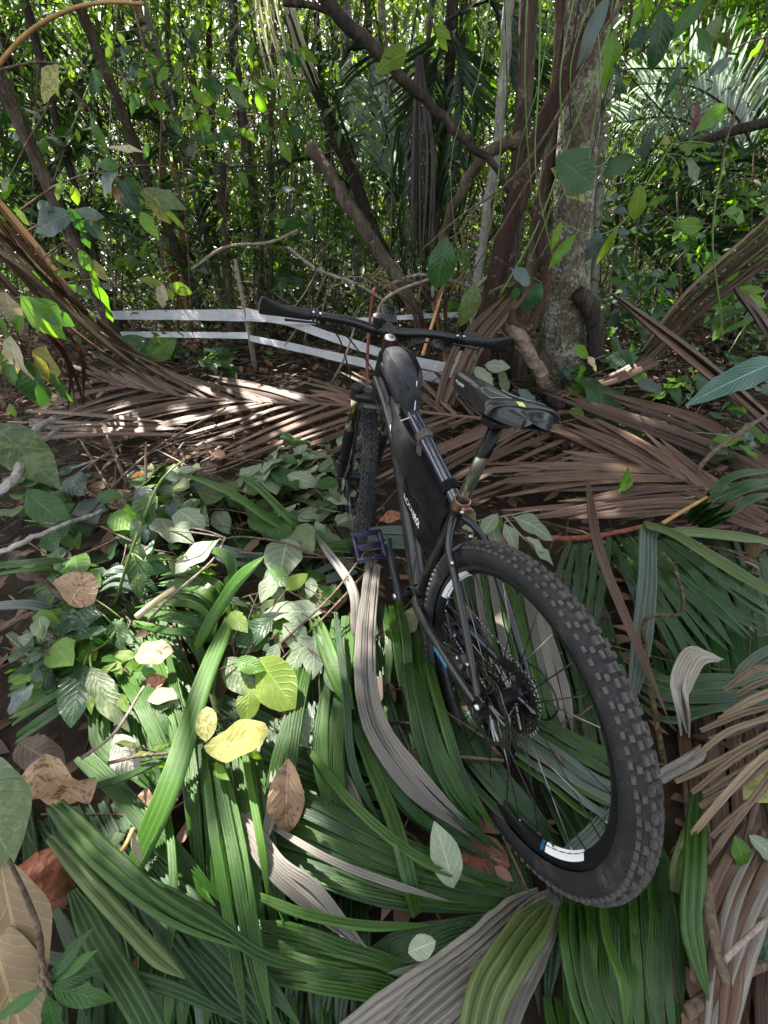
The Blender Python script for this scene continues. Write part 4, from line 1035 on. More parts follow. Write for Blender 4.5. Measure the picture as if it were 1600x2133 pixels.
# ---- inside and around the rear wheel
fan('pale striped palm leaf seen through the upper part of the rear wheel', [(985, 1195), (1005, 1300), (1035, 1420), (1070, 1520)], [(1120, 1200), (1150, 1320), (1180, 1440), (1200, 1540)], 6, 34, K_silver, h=(.1, .14, .12, .06), seed=sd_(), group=GP, pleats=4, jit=3, mats2=(K_green, .5))
fan('ribbed green palm leaf seen through the lower part of the rear wheel', [(1090, 1470), (1170, 1510), (1270, 1560), (1400, 1600)], [(1070, 1590), (1140, 1640), (1220, 1700), (1280, 1730)], 7, 30, K_green, h=(.08, .12, .12, .06), seed=sd_(), group=GP, pleats=4, jit=3, mats2=(K_pale, .4))
fan('grey green broad blade behind the bottom of the rear rim', [(1150, 1800), (1200, 1740), (1260, 1690), (1300, 1660)], [(1180, 1810), (1230, 1760), (1290, 1710), (1330, 1680)], 2, 34, K_pale, h=(.06, .1, .1, .06), seed=sd_(), pleats=3)
fan('green blades between the spokes near the brake disc', [(910, 1500), (960, 1600), (1050, 1700), (1120, 1760)], [(980, 1480), (1030, 1580), (1110, 1680), (1170, 1740)], 4, 36, K_deep, h=(.08, .1, .08, .04), seed=sd_(), group=GP, pleats=4)
# bottom right fan
fan('dark green ribbed fan spreading down below the rear tyre', [(1168, 1880), (1165, 1960), (1180, 2060), (1230, 2200)], [(1385, 1790), (1390, 1900), (1395, 2020), (1400, 2200)], 8, 44, K_green, h=(.04, .12, .14, .12), seed=sd_(), group=GP, pleats=4, jit=5, mats2=(K_deep, .35))
fan('large grey dead palm leaf in the bottom centre', [(1120, 1860, .05), (1000, 1960, .18), (860, 2060, .22), (650, 2200, .2)], [(1165, 1870, .05), (1130, 1980, .16), (1080, 2080, .2), (1010, 2240, .2)], 5, 96, K_silver, seed=sd_(), pleats=5, jit=4, tl=(1, 1.05), taper=(.3, .8), mats2=(K_olive, .0))
fan('olive green blade folded over the grey dead leaf at the bottom', [(1135, 1880, .12), (1060, 1970, .24), (1010, 2060, .27), (960, 2230, .25)], [(1140, 1880, .12), (1075, 1975, .24), (1030, 2065, .27), (985, 2230, .25)], 1, 92, K_olive, seed=sd_(), pleats=4, jit=1, taper=(.4, .9))
fan('single green blade standing at the right of the tyre', [(1450, 1640, .14), (1440, 1780, .2), (1432, 1920, .18), (1450, 2070, .12)], [(1455, 1640, .14), (1445, 1780, .2), (1437, 1920, .18), (1455, 2070, .12)], 1, 56, K_green, seed=sd_(), pleats=3)
fan('grey green soft blade between tyre and straw fan', [(1400, 1850), (1420, 1760), (1440, 1700)], [(1420, 1870), (1450, 1790), (1480, 1720)], 1, 40, K_olive, h=(.1, .16, .14), seed=sd_())
# right side
fan('folded green blade dropping straight down right of the wheel', [(1352, 1100, .42), (1350, 1180, .36), (1338, 1300, .26), (1322, 1440, .14)], [(1358, 1100, .42), (1356, 1180, .36), (1342, 1300, .26), (1325, 1440, .14)], 1, 48, K_pale, seed=sd_(), pleats=4, taper=(1, .5), jit=1)
fan('olive folded blade running right from the top of the drop', [(1335, 1100, .43), (1390, 1120, .42), (1480, 1180, .4), (1640, 1275, .36)], [(1345, 1095, .43), (1400, 1115, .42), (1490, 1175, .4), (1645, 1270, .36)], 1, 46, K_olive, seed=sd_(), pleats=3, fold=.4, taper=(.9, .4), jit=1)
fan('narrow green blade lying level at the right edge', [(1385, 1105, .4), (1480, 1108, .38), (1640, 1125, .34)], [(1387, 1108, .4), (1482, 1111, .38), (1640, 1129, .34)], 1, 22, K_olive, seed=sd_(), pleats=2, jit=1)
fan('dark ribbed palm leaf arching over at the right edge', [(1430, 1080), (1470, 1030), (1540, 995), (1640, 985)], [(1460, 1110), (1520, 1070), (1570, 1045), (1640, 1035)], 5, 30, K_deep, h=(.2, .36, .42, .4), seed=sd_(), group=GP, pleats=4)
fan('dark ribbed blades in the shade right of the wheel', [(1262, 1125), (1310, 1210), (1370, 1320), (1420, 1420)], [(1400, 1125), (1480, 1180), (1560, 1240), (1650, 1290)], 7, 34, K_deep, h=(.2, .22, .16, .1), seed=sd_(), group=GP, pleats=4)
fan('dark leaf end hanging down behind the dry brown strip', [(1180, 1135), (1160, 1200), (1140, 1290)], [(1270, 1125), (1262, 1220), (1258, 1340)], 5, 26, K_deep, h=(.24, .18, .1), seed=sd_(), group=GP, pleats=4)
fan('dark blades arching down to the right below the curved beige blade', [(1300, 1350), (1380, 1400), (1480, 1410), (1600, 1400)], [(1330, 1480), (1400, 1500), (1500, 1490), (1620, 1470)], 4, 34, K_deep, h=(.06, .1, .1, .06), seed=sd_(), group=GP, pleats=4)
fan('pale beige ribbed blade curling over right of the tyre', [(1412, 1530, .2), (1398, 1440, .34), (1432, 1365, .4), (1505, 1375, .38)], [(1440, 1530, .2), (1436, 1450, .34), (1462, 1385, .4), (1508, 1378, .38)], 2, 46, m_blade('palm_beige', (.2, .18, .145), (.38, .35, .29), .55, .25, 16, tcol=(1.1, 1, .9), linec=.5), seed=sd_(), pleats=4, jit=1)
fan('pale green blade with grey edge at the right edge above the straw fan', [(1640, 1330, .3), (1570, 1370, .3), (1508, 1430, .24)], [(1640, 1380, .3), (1590, 1410, .3), (1510, 1432, .24)], 2, 40, K_pale, seed=sd_(), pleats=3)
fan('grey strip lying across the soil behind the tyre on the right', [(1375, 1620), (1420, 1580), (1460, 1545)], [(1380, 1626), (1426, 1586), (1466, 1550)], 1, 26, K_silver, h=(.1, .14, .12), seed=sd_(), pleats=2, taper=(.9, .8))
fan('narrow dry brown strip leaning in front of the dark leaves', [(1222, 995, .5), (1250, 1150, .42), (1325, 1340, .3), (1392, 1502, .16)], [(1224, 996, .5), (1252, 1151, .42), (1327, 1341, .3), (1393, 1503, .16)], 1, 30, K_brown, seed=sd_(), pleats=3, jit=0, taper=(.3, .05), tl=(1, 1), name='dry_palm_strip', cat='palm strip')
# straw fan right
sheet('broken_palm_leaf', 'broken straw coloured fan leaf with snapped blade ends at right edge', 'palm leaf',
      [[(1660, 1390, .36), (1650, 1500, .34), (1630, 1580, .3)], [(1585, 1405, .36), (1535, 1545, .32), (1565, 1700, .26)], [(1510, 1430, .32), (1420, 1600, .24), (1460, 1840, .16)]], 14, 14, K_straw, pleats=2, jit=12, roll=.5, seed=sd_(), taper=(.8, .75), tl=(.6, 1.1), hj=.05, rag=.1, rachis=[(1660, 1300, .36), (1625, 1480, .34), (1500, 1950, .1)], stem_r=.012, stem_mat=K_umber)
sheet('broken_palm_leaf', 'brown crumpled dry leaf strips at the bottom right corner', 'palm leaf',
      [[(1540, 1700, .16), (1640, 1800, .16)], [(1470, 1880, .16), (1560, 1980, .16)], [(1440, 2080, .1), (1500, 2190, .1)]], 7, 34, K_umber, pleats=2, jit=16, roll=.6, seed=sd_(), taper=(.7, .6), tl=(.8, 1.1), hj=.05, mats2=(K_silver, .12))

# ================================================================ dry brown palm fronds behind the bicycle
GB = 'dead brown palm fronds'
def comb(label, rach, sides, n, w, mat, mats2=None, seed=1, name='dead_palm_frond', stem_r=.02, **kw):
    R3 = [p3(q) for q in rach]; base = np.mean(R3, 0)
    o = thing(name, label, 'palm frond', base, kw.pop('group', GB))
    rc_ = spline(R3, 60); r = random.Random(seed)
    MB().tube(spline(R3, 40)-base, np.linspace(stem_r, stem_r*.3, 40), 8).build('rachis', mat, o)
    for tips, sag in sides:
        tp = spline([p3(q) for q in tips], 60)
        for i in range(n):
            t = (i+r.uniform(.1, .9))/n; a = rc_[int(t*59)]; b = tp[min(59, max(0, int((t+r.gauss(0, .009))*59)))].copy()
            b += np.array([r.uniform(-.03, .03), r.uniform(-.03, .03), r.uniform(-.02, .05)])
            b = a+(b-a)*(r.uniform(.72, 1.08) if r.random() > .2 else r.uniform(.3, .7))
            m_ = (a+b)/2+np.array([r.uniform(-.01, .01), r.uniform(-.01, .01), sag+r.uniform(-.015, .02)])
            mt = mat if not mats2 or r.random() > mats2[1] else mats2[0]
            me = blade_mesh('leaflet', np.array([a, m_, b])-base, w*pxm(m_)*r.uniform(.6, 1.35), mt, 2, r.uniform(-.5, .5), .9, (.6, .1), 10, .3, .06, r.randint(0, 999))
            link('leaflet', me, o)
    return o
comb('long dead brown frond lying flat across the clearing behind the front wheel', [(1330, 975, .12), (1130, 893, .14), (1000, 872, .15), (725, 845, .16), (450, 833, .16), (230, 800, .16)],
     [([(1040, 850, .2), (960, 800, .22), (870, 760, .2), (470, 790, .2), (250, 740, .2), (120, 760, .1)], .01),
      ([(960, 1080, .02), (830, 1060, .02), (700, 1010, .02), (370, 985, .02), (130, 900, .02), (90, 850, .03)], .015)], 48, 13, K_brown, (K_umber, .35), seed=5)
comb('dead brown frond heaped right of the saddle with its base at the right edge', [(1570, 1090, .2), (1510, 1045, .24), (1440, 1005, .28), (1330, 968, .3)],
     [([(1400, 940, .34), (1290, 890, .38), (1190, 872, .4), (1110, 872, .38)], .01),
      ([(1310, 1110, .1), (1180, 1095, .1), (1070, 1078, .1), (985, 1025, .14), (960, 965, .2)], .015)], 18, 20, K_brown, (K_umber, .3), seed=8)
sheet('dead_palm_frond', 'long dry brown strips fanning left from the dark right edge', 'palm frond',
      [[(1590, 1080, .22), (1590, 1120, .2)], [(1400, 950, .3), (1400, 1060, .2)], [(1120, 880, .38), (1080, 1075, .12)]], 9, 19, K_brown, pleats=2, jit=10, roll=.4, seed=sd_(), group=GB, taper=(.7, .15), tl=(.6, 1.1), hj=.04)
sheet('dead_palm_frond', 'dark dry strips slanting down to the right edge below the small tree', 'palm frond',
      [[(1610, 960, .2), (1610, 1040, .2)], [(1440, 880, .24), (1440, 950, .2)], [(1190, 800, .26), (1150, 840, .24)]], 7, 15, K_umber, pleats=1, jit=12, roll=.5, fold=.4, seed=sd_(), group=GB, taper=(.6, .1), tl=(.6, 1.1), hj=.06)
sheet('dead_palm_frond', 'stout broken brown frond rib leaning right with split dry strips', 'palm frond',
      [[('w', 1600, 905, 2.6), ('w', 1615, 880, 2.6)], [('w', 1440, 760, 2.6), ('w', 1455, 750, 2.6)], [('w', 1268, 602, 2.7), ('w', 1290, 625, 2.7)]], 4, 18, K_brown, pleats=2, jit=5, roll=.6, seed=sd_(), group=GB, taper=(.8, .3), tl=(.75, 1.02), hj=.02)
sheet('dead_palm_frond', 'bundle of dry grey brown strips rising to the upper right edge', 'palm frond',
      [[('w', 1335, 735, 3.0), ('w', 1360, 760, 3.0)], [('w', 1430, 620, 2.9), ('w', 1470, 650, 2.9)], [('w', 1600, 455, 2.7), ('w', 1630, 540, 2.7)]], 14, 8, K_straw, pleats=1, fold=.4, jit=11, roll=.6, seed=sd_(), group=GB, taper=(.4, .4), tl=(.9, 1.1), hj=.03, mats2=(K_brown, .5))
sheet('dead_palm_frond', 'dry frond strips lying low from the bundle down to the saddle', 'palm frond',
      [[('w', 1345, 740, 3.0), ('w', 1375, 755, 3.0)], [(1270, 785, .3), (1280, 800, .3)], [(1165, 815, .16), (1150, 835, .14)]], 5, 11, K_brown, pleats=1, fold=.4, jit=6, roll=.5, seed=sd_(), group=GB, taper=(.6, .3), tl=(.8, 1.05))
sheet('dead_palm_frond', 'short dark snapped frond stalk leaning at the right edge', 'palm frond',
      [[('w', 1625, 760, 2.6), ('w', 1640, 750, 2.6)], [('w', 1570, 660, 2.65), ('w', 1585, 655, 2.65)], [('w', 1520, 595, 2.7), ('w', 1528, 602, 2.7)]], 2, 17, K_umber, pleats=2, jit=3, seed=sd_(), group=GB, taper=(.9, .3))
sheet('dead_palm_frond', 'steep bundle of dry brown strips coming down from the left edge', 'palm frond',
      [[('w', -30, 380, 2.5), ('w', -40, 520, 2.5)], [('w', 100, 545, 2.7), ('w', 70, 600, 2.6)], [('w', 225, 690, 3.0), ('w', 180, 700, 2.8)], [(420, 815, .16), (300, 800, .1)]], 11, 9, K_umber, pleats=1, fold=.5, jit=16, roll=.6, seed=sd_(), group=GB, taper=(.7, .1), tl=(.6, 1.15), hj=.06, mats2=(K_straw, .45))
sheet('dead_palm_frond', 'lower bundle of dry strips at the left behind the pale hanging leaves', 'palm frond',
      [[('w', -40, 520, 2.4), ('w', -40, 620, 2.4)], [('w', 90, 640, 2.5), ('w', 60, 680, 2.4)], [('w', 160, 740, 2.7), ('w', 130, 770, 2.6)], [(190, 860, .05), (150, 880, .05)]], 5, 8, K_umber, pleats=1, fold=.5, jit=16, roll=.6, seed=sd_(), group=GB, taper=(.7, .1), tl=(.7, 1.1), hj=.05, mats2=(K_brown, .4))
sheet('dead_palm_frond', 'loose dry strips lying level over the litter at the left', 'palm frond',
      [[(60, 860, .12), (70, 930, .1)], [(200, 870, .16), (210, 915, .16)], [(390, 880, .16), (420, 905, .14)]], 6, 10, K_brown, pleats=1, fold=.5, jit=10, roll=.6, seed=sd_(), group=GB, taper=(.6, .1), tl=(.6, 1.1), hj=.04)
sheet('dead_palm_frond', 'dry straw strips criss-crossing behind the handlebar', 'palm frond',
      [[(900, 780, .1), (960, 770, .1)], [('w', 830, 640, 3.6), ('w', 1010, 640, 3.5)], [('w', 700, 575, 3.8), ('w', 1180, 560, 3.4)]], 14, 6, K_straw, pleats=1, fold=.4, jit=30, roll=.6, seed=sd_(), group=GB, taper=(.6, .1), tl=(.6, 1.15), hj=.1, mats2=(K_brown, .6))
sheet('dead_palm_frond', 'dark dry strips rising behind the saddle and right grip', 'palm frond',
      [[(905, 860, .1), (960, 850, .1)], [('w', 960, 730, 3.1), ('w', 1000, 720, 3.1)], [('w', 1040, 620, 3.3), ('w', 1130, 580, 3.4)]], 6, 18, K_umber, pleats=2, jit=10, roll=.6, seed=sd_(), group=GB, taper=(.7, .1), tl=(.7, 1.1), hj=.04)
# ================================================================ broad leaves
def leaf_mesh(name, mat, shape='ellip', nu=4, nv=8, seed=0, fold=.25, curl=.25, wave=.05, bite=0):
    """length 1 along +X, width across Y, face towards +Z"""
    r = random.Random(seed)
    wr = {'ellip': .27, 'lance': .15, 'round': .40, 'drip': .24, 'heart': .36, 'oval': .31, 'long': .11}[shape]
    pk = {'ellip': .48, 'lance': .45, 'round': .5, 'drip': .42, 'heart': .3, 'oval': .55, 'long': .5}[shape]
    V = []; UV = []
    ph = r.uniform(0, 6); cv = curl*r.uniform(.5, 1.3); side = r.uniform(-.08, .08)
    for i in range(nv+1):
        t = i/nv
        if t < pk: w = wr*math.sin(t/pk*PI/2)**(.75 if shape != 'heart' else .45)
        else:
            q = (t-pk)/(1-pk); w = wr*(math.cos(q*PI/2)**(1.0 if shape not in ('round', 'oval') else .6))
            if shape in ('drip', 'heart', 'ellip'): w = w*.9+wr*.1*(1-q)**.3
        w = max(w, .006)
        if bite and .3 < t < .8 and r.random() < .4: wb = r.uniform(.55, .9)
        else: wb = 1
        zc = -cv*(t-.15)**2 if t > .15 else 0
        for j in range(-nu//2, nu//2+1):
            a = j/(nu/2); y = a*w*(wb if a > 0 else 1)
            z = zc+fold*abs(y)-fold*.6*abs(y)*abs(a)+wave*math.sin(t*11+ph+(2 if a > 0 else 0))*abs(a)*min(1, w/wr)
            V.append((t, y+side*t*t, z)); UV.append((.5+a*.5, t))
    m = nu+1
    F = [(i*m+j, i*m+j+1, (i+1)*m+j+1, (i+1)*m+j) for i in range(nv) for j in range(nu)]
    return mesh_np(name, np.array(V), F, UV, mat)
LCACHE = {}
def leaf_data(mat, shape, k, small=False, **kw):
    key = (mat.name, shape, k, small)
    if key not in LCACHE:
        LCACHE[key] = leaf_mesh('leaf', mat, shape, 2 if small else 4, 4 if small else 8, seed=k*17+3, bite=k % 2, **kw)
    return LCACHE[key]
def leaf_mx(b, t, nh, wid=1.0, roll=0.):
    b = np.asarray(b, float); t = np.asarray(t, float); x = t-b; L = np.linalg.norm(x); x = x/L
    z = np.asarray(nh, float); z = nrm(z-x*(z@x)); y = np.cross(z, x)
    if roll: c, s = math.cos(roll), math.sin(roll); y, z = y*c+z*s, z*c-y*s
    M = Matrix(((x[0]*L, y[0]*L*wid, z[0]*L, b[0]), (x[1]*L, y[1]*L*wid, z[1]*L, b[1]), (x[2]*L, y[2]*L*wid, z[2]*L, b[2]), (0, 0, 0, 1)))
    return M

L_deep = m_leaf('leaf_deep_green', (.008, .035, .012), (.03, .085, .022), .3, .35)
L_green = m_leaf('leaf_green', (.02, .07, .015), (.06, .15, .028), .34, .45)
L_fresh = m_leaf('leaf_fresh_green', (.06, .15, .012), (.14, .27, .03), .36, .5)
L_lime = m_leaf('leaf_yellow_green', (.09, .16, .015), (.19, .27, .04), .4, .55)
L_sage = m_leaf('leaf_sage_underside', (.13, .165, .10), (.23, .27, .185), .6, .25, vein=.45, veins=7)
L_gloss = m_leaf('leaf_glossy_dark', (.006, .03, .014), (.022, .07, .025), .2, .3)
L_blue = m_leaf('leaf_blue_grey', (.03, .055, .05), (.085, .12, .11), .3, .25)
L_cream = m_leaf('leaf_cream_dying', (.34, .32, .2), (.55, .5, .36), .6, .35, tcol=(1.2, 1.1, .7), spots=(.32, .24, .12), spot_lo=.62)
L_yellow = m_leaf('leaf_yellow_mottled', (.27, .25, .07), (.42, .39, .15), .6, .4, tcol=(1.2, 1.1, .4), spots=(.2, .22, .06), spot_lo=.55)
L_tan = m_leaf('leaf_tan_dead', (.24, .15, .085), (.42, .28, .17), .6, .2, tcol=(1.2, .9, .6), spots=(.12, .07, .04), spot_lo=.6)
L_red = m_leaf('leaf_red_brown_dead', (.15, .055, .03), (.32, .13, .07), .6, .15, tcol=(1.2, .8, .5), spots=(.07, .035, .022), spot_lo=.58)
L_dark = m_leaf('leaf_dark_dead', (.045, .027, .018), (.13, .075, .045), .6, .1, tcol=(1.1, .9, .6))
L_moss = m_leaf('leaf_mossy_brown', (.17, .12, .065), (.29, .205, .115), .7, .1, tcol=(1.1, 1, .6), spots=(.2, .2, .06), spot_lo=.64)
L_olive = m_leaf('leaf_mottled_olive', (.05, .085, .035), (.10, .14, .055), .4, .3, spots=(.14, .17, .07), spot_lo=.56)
B_twig = m_bark('twig_bark', ((.05, .035, .025), (.12, .085, .06), (.2, .15, .11)), 40, (1, 1, 1), bmp=.4)
B_pale = m_bark('pale_stick_bark', ((.13, .10, .08), (.27, .22, .18), (.4, .35, .3)), 30, (1, 1, 1), bmp=.5)
B_red = m_bark('red_stick_bark', ((.10, .035, .02), (.2, .07, .045), (.28, .13, .09)), 30, (1, 1, 1), bmp=.5)
B_green = m_plain('green_stem', (.10, .17, .03), .4, 0, .5, .3)
B_gold = m_plain('golden_stem', (.34, .2, .07), .5, 0, .4, .3)
UPN = np.array([0, -.25, 1.0])

def one_leaf(label, b, t, mat, shape='ellip', nh=None, wid=1.0, roll=0., seed=None, name='fallen_leaf', cat='leaf', group=None, **kw):
    b3, t3 = p3(b), p3(t)
    if nh is None: nh = UPN
    seed = sd_() if seed is None else seed
    nh = nrm(nh)+np.array([math.sin(seed), math.cos(seed*1.7), 0])*.18
    me = leaf_mesh(name, mat, shape, 6, 12, seed=seed, **kw)
    o = link(name, me); o.matrix_world = leaf_mx(b3, t3, nh, wid, roll)
    return tag(o, label, cat, group)
def twig(label, pts, r0, mat, r1=None, name='twig', cat='twig', n=20, group=None, wob=0., nside=7):
    P = np.array([p3(q) for q in pts]); base = P[0]
    S = spline(P, n)
    if wob: S[1:-1] += np.random.default_rng(len(label)).normal(0, wob, (n-2, 3))
    o = MB().tube(S-base, np.linspace(r0, r1 if r1 is not None else r0*.5, n), nside).build(name, mat)
    o.location = base
    return tag(o, label, cat, group)

def leafy(label, stem, leaves, mats, r=.004, smat=None, name='leafy_branch', cat='branch', group=None, shape='ellip', nh=UPN, seed=3, jitn=.35, small=False, curl=.3):
    """stem polylines (list) + leaves as (base, tip) -> one thing with a leaf part each"""
    rr = random.Random(seed)
    S3 = [np.array([p3(q) for q in s]) for s in stem]; base = S3[0][0]
    o = thing(name, label, cat, base, group)
    for s in S3: MB().tube(spline(s, 16)-base, np.linspace(r, r*.45, 16), 6).build('stem', smat or B_twig, o)
    for k, lf in enumerate(leaves):
        b, t = p3(lf[0]), p3(lf[1]); mt = mats[lf[2] if len(lf) > 2 else rr.randrange(len(mats))]
        me = leaf_data(mt, lf[3] if len(lf) > 3 else shape, rr.randrange(5), small, curl=curl)
        l = link('leaf', me, o)
        nv = nrm(np.asarray(nh, float)+np.array([rr.gauss(0, jitn), rr.gauss(0, jitn), rr.gauss(0, jitn*.5)]))
        l.matrix_world = leaf_mx(b-base, t-base, nv)
        dst = min((np.linalg.norm(q-b), tuple(q)) for s in S3 for q in spline(s, 16))
        if dst[0] > .004:
            MB().tube(spline([np.array(dst[1])-base, (np.array(dst[1])+b)/2-base+np.array([0, 0, .008]), b-base], 6), max(.0016, r*.45), 5).build('leaf_stalk', smat or B_twig, o)
    return o
def auto_leaves(stem, n, lpx, seed, h=(.1, .2), spread=70, mats=None):
    rr = random.Random(seed); out = []
    S = [np.array([[q[0], q[1]] for q in s], float) for s in stem]
    for k in range(n):
        s = spline(rr.choice(S), 20); i = rr.randrange(3, 20); p = s[i]; d = s[i]-s[i-1]; a = math.atan2(d[1], d[0])+rr.choice((-1, 1))*rr.uniform(.4, 1.3)
        off = rr.uniform(.1, 1)*spread; b = p+np.array([rr.gauss(0, 1), rr.gauss(0, .6)])*off*.4
        L = lpx*rr.uniform(.7, 1.25); hh = rr.uniform(*h)
        out.append(((b[0], b[1], hh), (b[0]+math.cos(a)*L, b[1]+math.sin(a)*L*.75, hh+rr.uniform(-.07, .05))))
    return out

# heap of pale leafy branches in front of the fork
GL = 'cut leafy branches on the palm leaves'
st1 = [[(330, 1080, .08), (450, 1060, .14), (560, 1080, .16), (680, 1100, .12)], [(450, 1060, .14), (520, 1000, .18), (600, 980, .16)]]
leafy('heap of pale sage green leaves on cut branches left of the fork', st1, auto_leaves(st1, 90, 58, 5, (.1, .24), 90), [L_sage, L_sage, L_sage, L_olive, L_green], seed=5, group=GL, shape='ellip')
st2 = [[(640, 1090, .1), (680, 1040, .16), (700, 990, .16), (690, 940, .12)], [(680, 1040, .16), (640, 1000, .18), (600, 950, .14)]]
leafy('pale leaves scattered between the brown frond and the fork leg', st2, auto_leaves(st2, 60, 42, 8, (.08, .2), 95), [L_sage, L_sage, L_green, L_olive], seed=8, group=GL)
st3 = [[(430, 960, .05), (400, 1000, .1), (350, 1050, .1), (300, 1100, .08)]]
leafy('grey green leaves at the upper left end of the pale leafy heap', st3, auto_leaves(st3, 44, 50, 9, (.06, .18), 90), [L_sage, L_olive, L_green, L_blue], seed=9, group=GL)
st4 = [[(420, 1290, .08), (520, 1240, .16), (620, 1230, .18), (700, 1210, .14)], [(520, 1240, .16), (560, 1310, .16)]]
leafy('mixed green leaves on a cut twig in the middle of the palm pile', st4, auto_leaves(st4, 34, 54, 10, (.1, .22), 60), [L_green, L_sage, L_deep, L_olive, L_fresh], seed=10, group=GL)
st5 = [[(60, 1130, .05), (140, 1180, .12), (220, 1200, .14), (300, 1170, .1)], [(140, 1180, .12), (120, 1270, .14)]]
leafy('small green leaves creeping over the litter at the left', st5, auto_leaves(st5, 60, 48, 11, (.06, .2), 80), [L_green, L_deep, L_fresh, L_gloss], seed=11, group=GL)
st6 = [[(20, 1450, .08), (110, 1420, .16), (220, 1450, .18), (330, 1500, .14)]]
leafy('narrow green leaves on a cut shoot at the left above the big round leaf', st6, auto_leaves(st6, 26, 62, 12, (.1, .24), 70), [L_green, L_deep, L_fresh, L_lime], seed=12, group=GL, shape='lance')
st7 = [[(20, 1240, .08), (120, 1330, .14), (230, 1380, .16), (330, 1440, .12)], [(120, 1330, .14), (60, 1400, .14)]]
leafy('fresh green leaves heaped over the grassy blades at the left', st7, auto_leaves(st7, 60, 52, 13, (.1, .26), 70), [L_green, L_fresh, L_deep, L_lime, L_sage], seed=13, group=GL, shape='ellip')
st8 = [[(250, 1180, .1), (340, 1160, .18), (440, 1210, .2), (520, 1290, .16)]]
leafy('small bright leaves around the curled green fan', st8, auto_leaves(st8, 40, 44, 14, (.12, .28), 60), [L_fresh, L_green, L_lime, L_sage], seed=14, group=GL, shape='lance')
st9 = [[(30, 1010, .05), (140, 1000, .14), (250, 1040, .16), (330, 990, .12)]]
leafy('grey green leaves caught among the tangled sticks at the left', st9, auto_leaves(st9, 40, 44, 15, (.05, .2), 80), [L_green, L_olive, L_deep, L_blue, L_tan], seed=15, group=GL)
st10 = [[(-20, 1080, .04), (80, 1060, .12), (200, 1090, .14), (310, 1060, .1)], [(80, 1060, .12), (60, 980, .16)]]
leafy('low green leaves covering the soil at the left below the white stick', st10, auto_leaves(st10, 46, 46, 17, (.05, .2), 90), [L_green, L_fresh, L_deep, L_olive], seed=17, group=GL)
st11 = [[(200, 1500, .06), (300, 1560, .12), (420, 1600, .12), (520, 1560, .1)]]
leafy('scattered fresh leaves around the yellow leaf', st11, auto_leaves(st11, 20, 44, 18, (.16, .3), 90), [L_fresh, L_lime, L_green, L_sage], seed=18, group=GL, shape='lance')
for k_, (lab_, s_, n_, c_) in enumerate([('low small leaved plant right of the root by the big trunk', [(1230, 800, .05), (1260, 760, .16), (1310, 740, .24)], 22, 40), ('creeping plant between the dry strips at the right', [(1350, 840, .05), (1420, 800, .16), (1500, 780, .2)], 26, 38),
      ('small plant under the dry bundle at the right edge', [(1500, 860, .05), (1540, 800, .2), (1590, 760, .3)], 24, 40), ('weedy plant behind the saddle among the sticks', [(1130, 800, .04), (1170, 770, .14), (1220, 790, .16)], 18, 34), ('small green plant in the litter left of the bare stick', [(420, 770, .03), (450, 740, .14), (490, 735, .2)], 20, 30), ('weedy green leaves over the shadow at the right edge', [(1480, 960, .06), (1530, 930, .18), (1600, 920, .2)], 20, 46)]):
    leafy(lab_, [s_], auto_leaves([s_], n_, c_, 60+k_, (.05, .34), 60), [L_green, L_deep, L_blue, L_fresh, L_gloss], seed=60+k_, name='ground_plant', cat='plant', shape=('ellip', 'lance', 'drip')[k_ % 3], smat=B_green)
leafy('pale sage leaves hanging on a twig over the centre of the palm pile', [[(800, 1150, .2), (700, 1260, .24), (620, 1340, .24), (560, 1400, .2)]],
      [((672, 1276, .24), (545, 1268, .27), 0), ((600, 1120, .24), (578, 1200, .28), 0), ((590, 1300, .26), (655, 1360, .24), 0), ((640, 1330, .25), (590, 1410, .22), 0), ((660, 1320, .25), (648, 1410, .24), 0), ((680, 1380, .25), (722, 1450, .24), 0), ((575, 1195, .26), (545, 1245, .27), 0), ((610, 1275, .24), (570, 1345, .22), 1), ((580, 1340, .24), (555, 1395, .2), 0), ((600, 1455, .22), (642, 1550, .2), 0), ((560, 1210, .24), (590, 1250, .22), 0)],
      [L_sage, L_olive], r=.0045, seed=12, group=GL, jitn=.25)
leafy('large pale folded leaf with branch stub above the curled fan', [[(310, 1290, .2), (360, 1240, .26), (440, 1170, .3), (470, 1120, .3)]],
      [((455, 1125, .32), (358, 1185, .3), 0, 'oval'), ((400, 1100, .26), (360, 1090, .27), 0), ((340, 1105, .26), (395, 1120, .28), 0)], [L_sage], r=.007, seed=13, smat=B_pale, jitn=.15)
leafy('glossy bright leaves lit by the sun in the middle of the palm pile', [[(490, 1370, .2), (530, 1380, .26), (560, 1390, .26)]],
      [((540, 1370, .28), (600, 1465, .3), 0, 'oval'), ((490, 1375, .3), (550, 1395, .3), 1), ((470, 1370, .28), (530, 1450, .26), 2), ((520, 1420, .26), (515, 1500, .24), 0, 'oval'), ((455, 1395, .3), (410, 1420, .3), 3, 'heart'), ((480, 1275, .28), (505, 1310, .3), 0), ((470, 1290, .26), (480, 1335, .24), 4), ((570, 1290, .26), (490, 1340, .26), 4, 'oval'), ((560, 1180, .26), (590, 1215, .28), 3, 'oval'), ((595, 1230, .28), (640, 1190, .3), 0), ((560, 1330, .22), (500, 1355, .22), 1)],
      [L_lime, L_fresh, L_olive, L_green, L_deep], seed=14, jitn=.2)
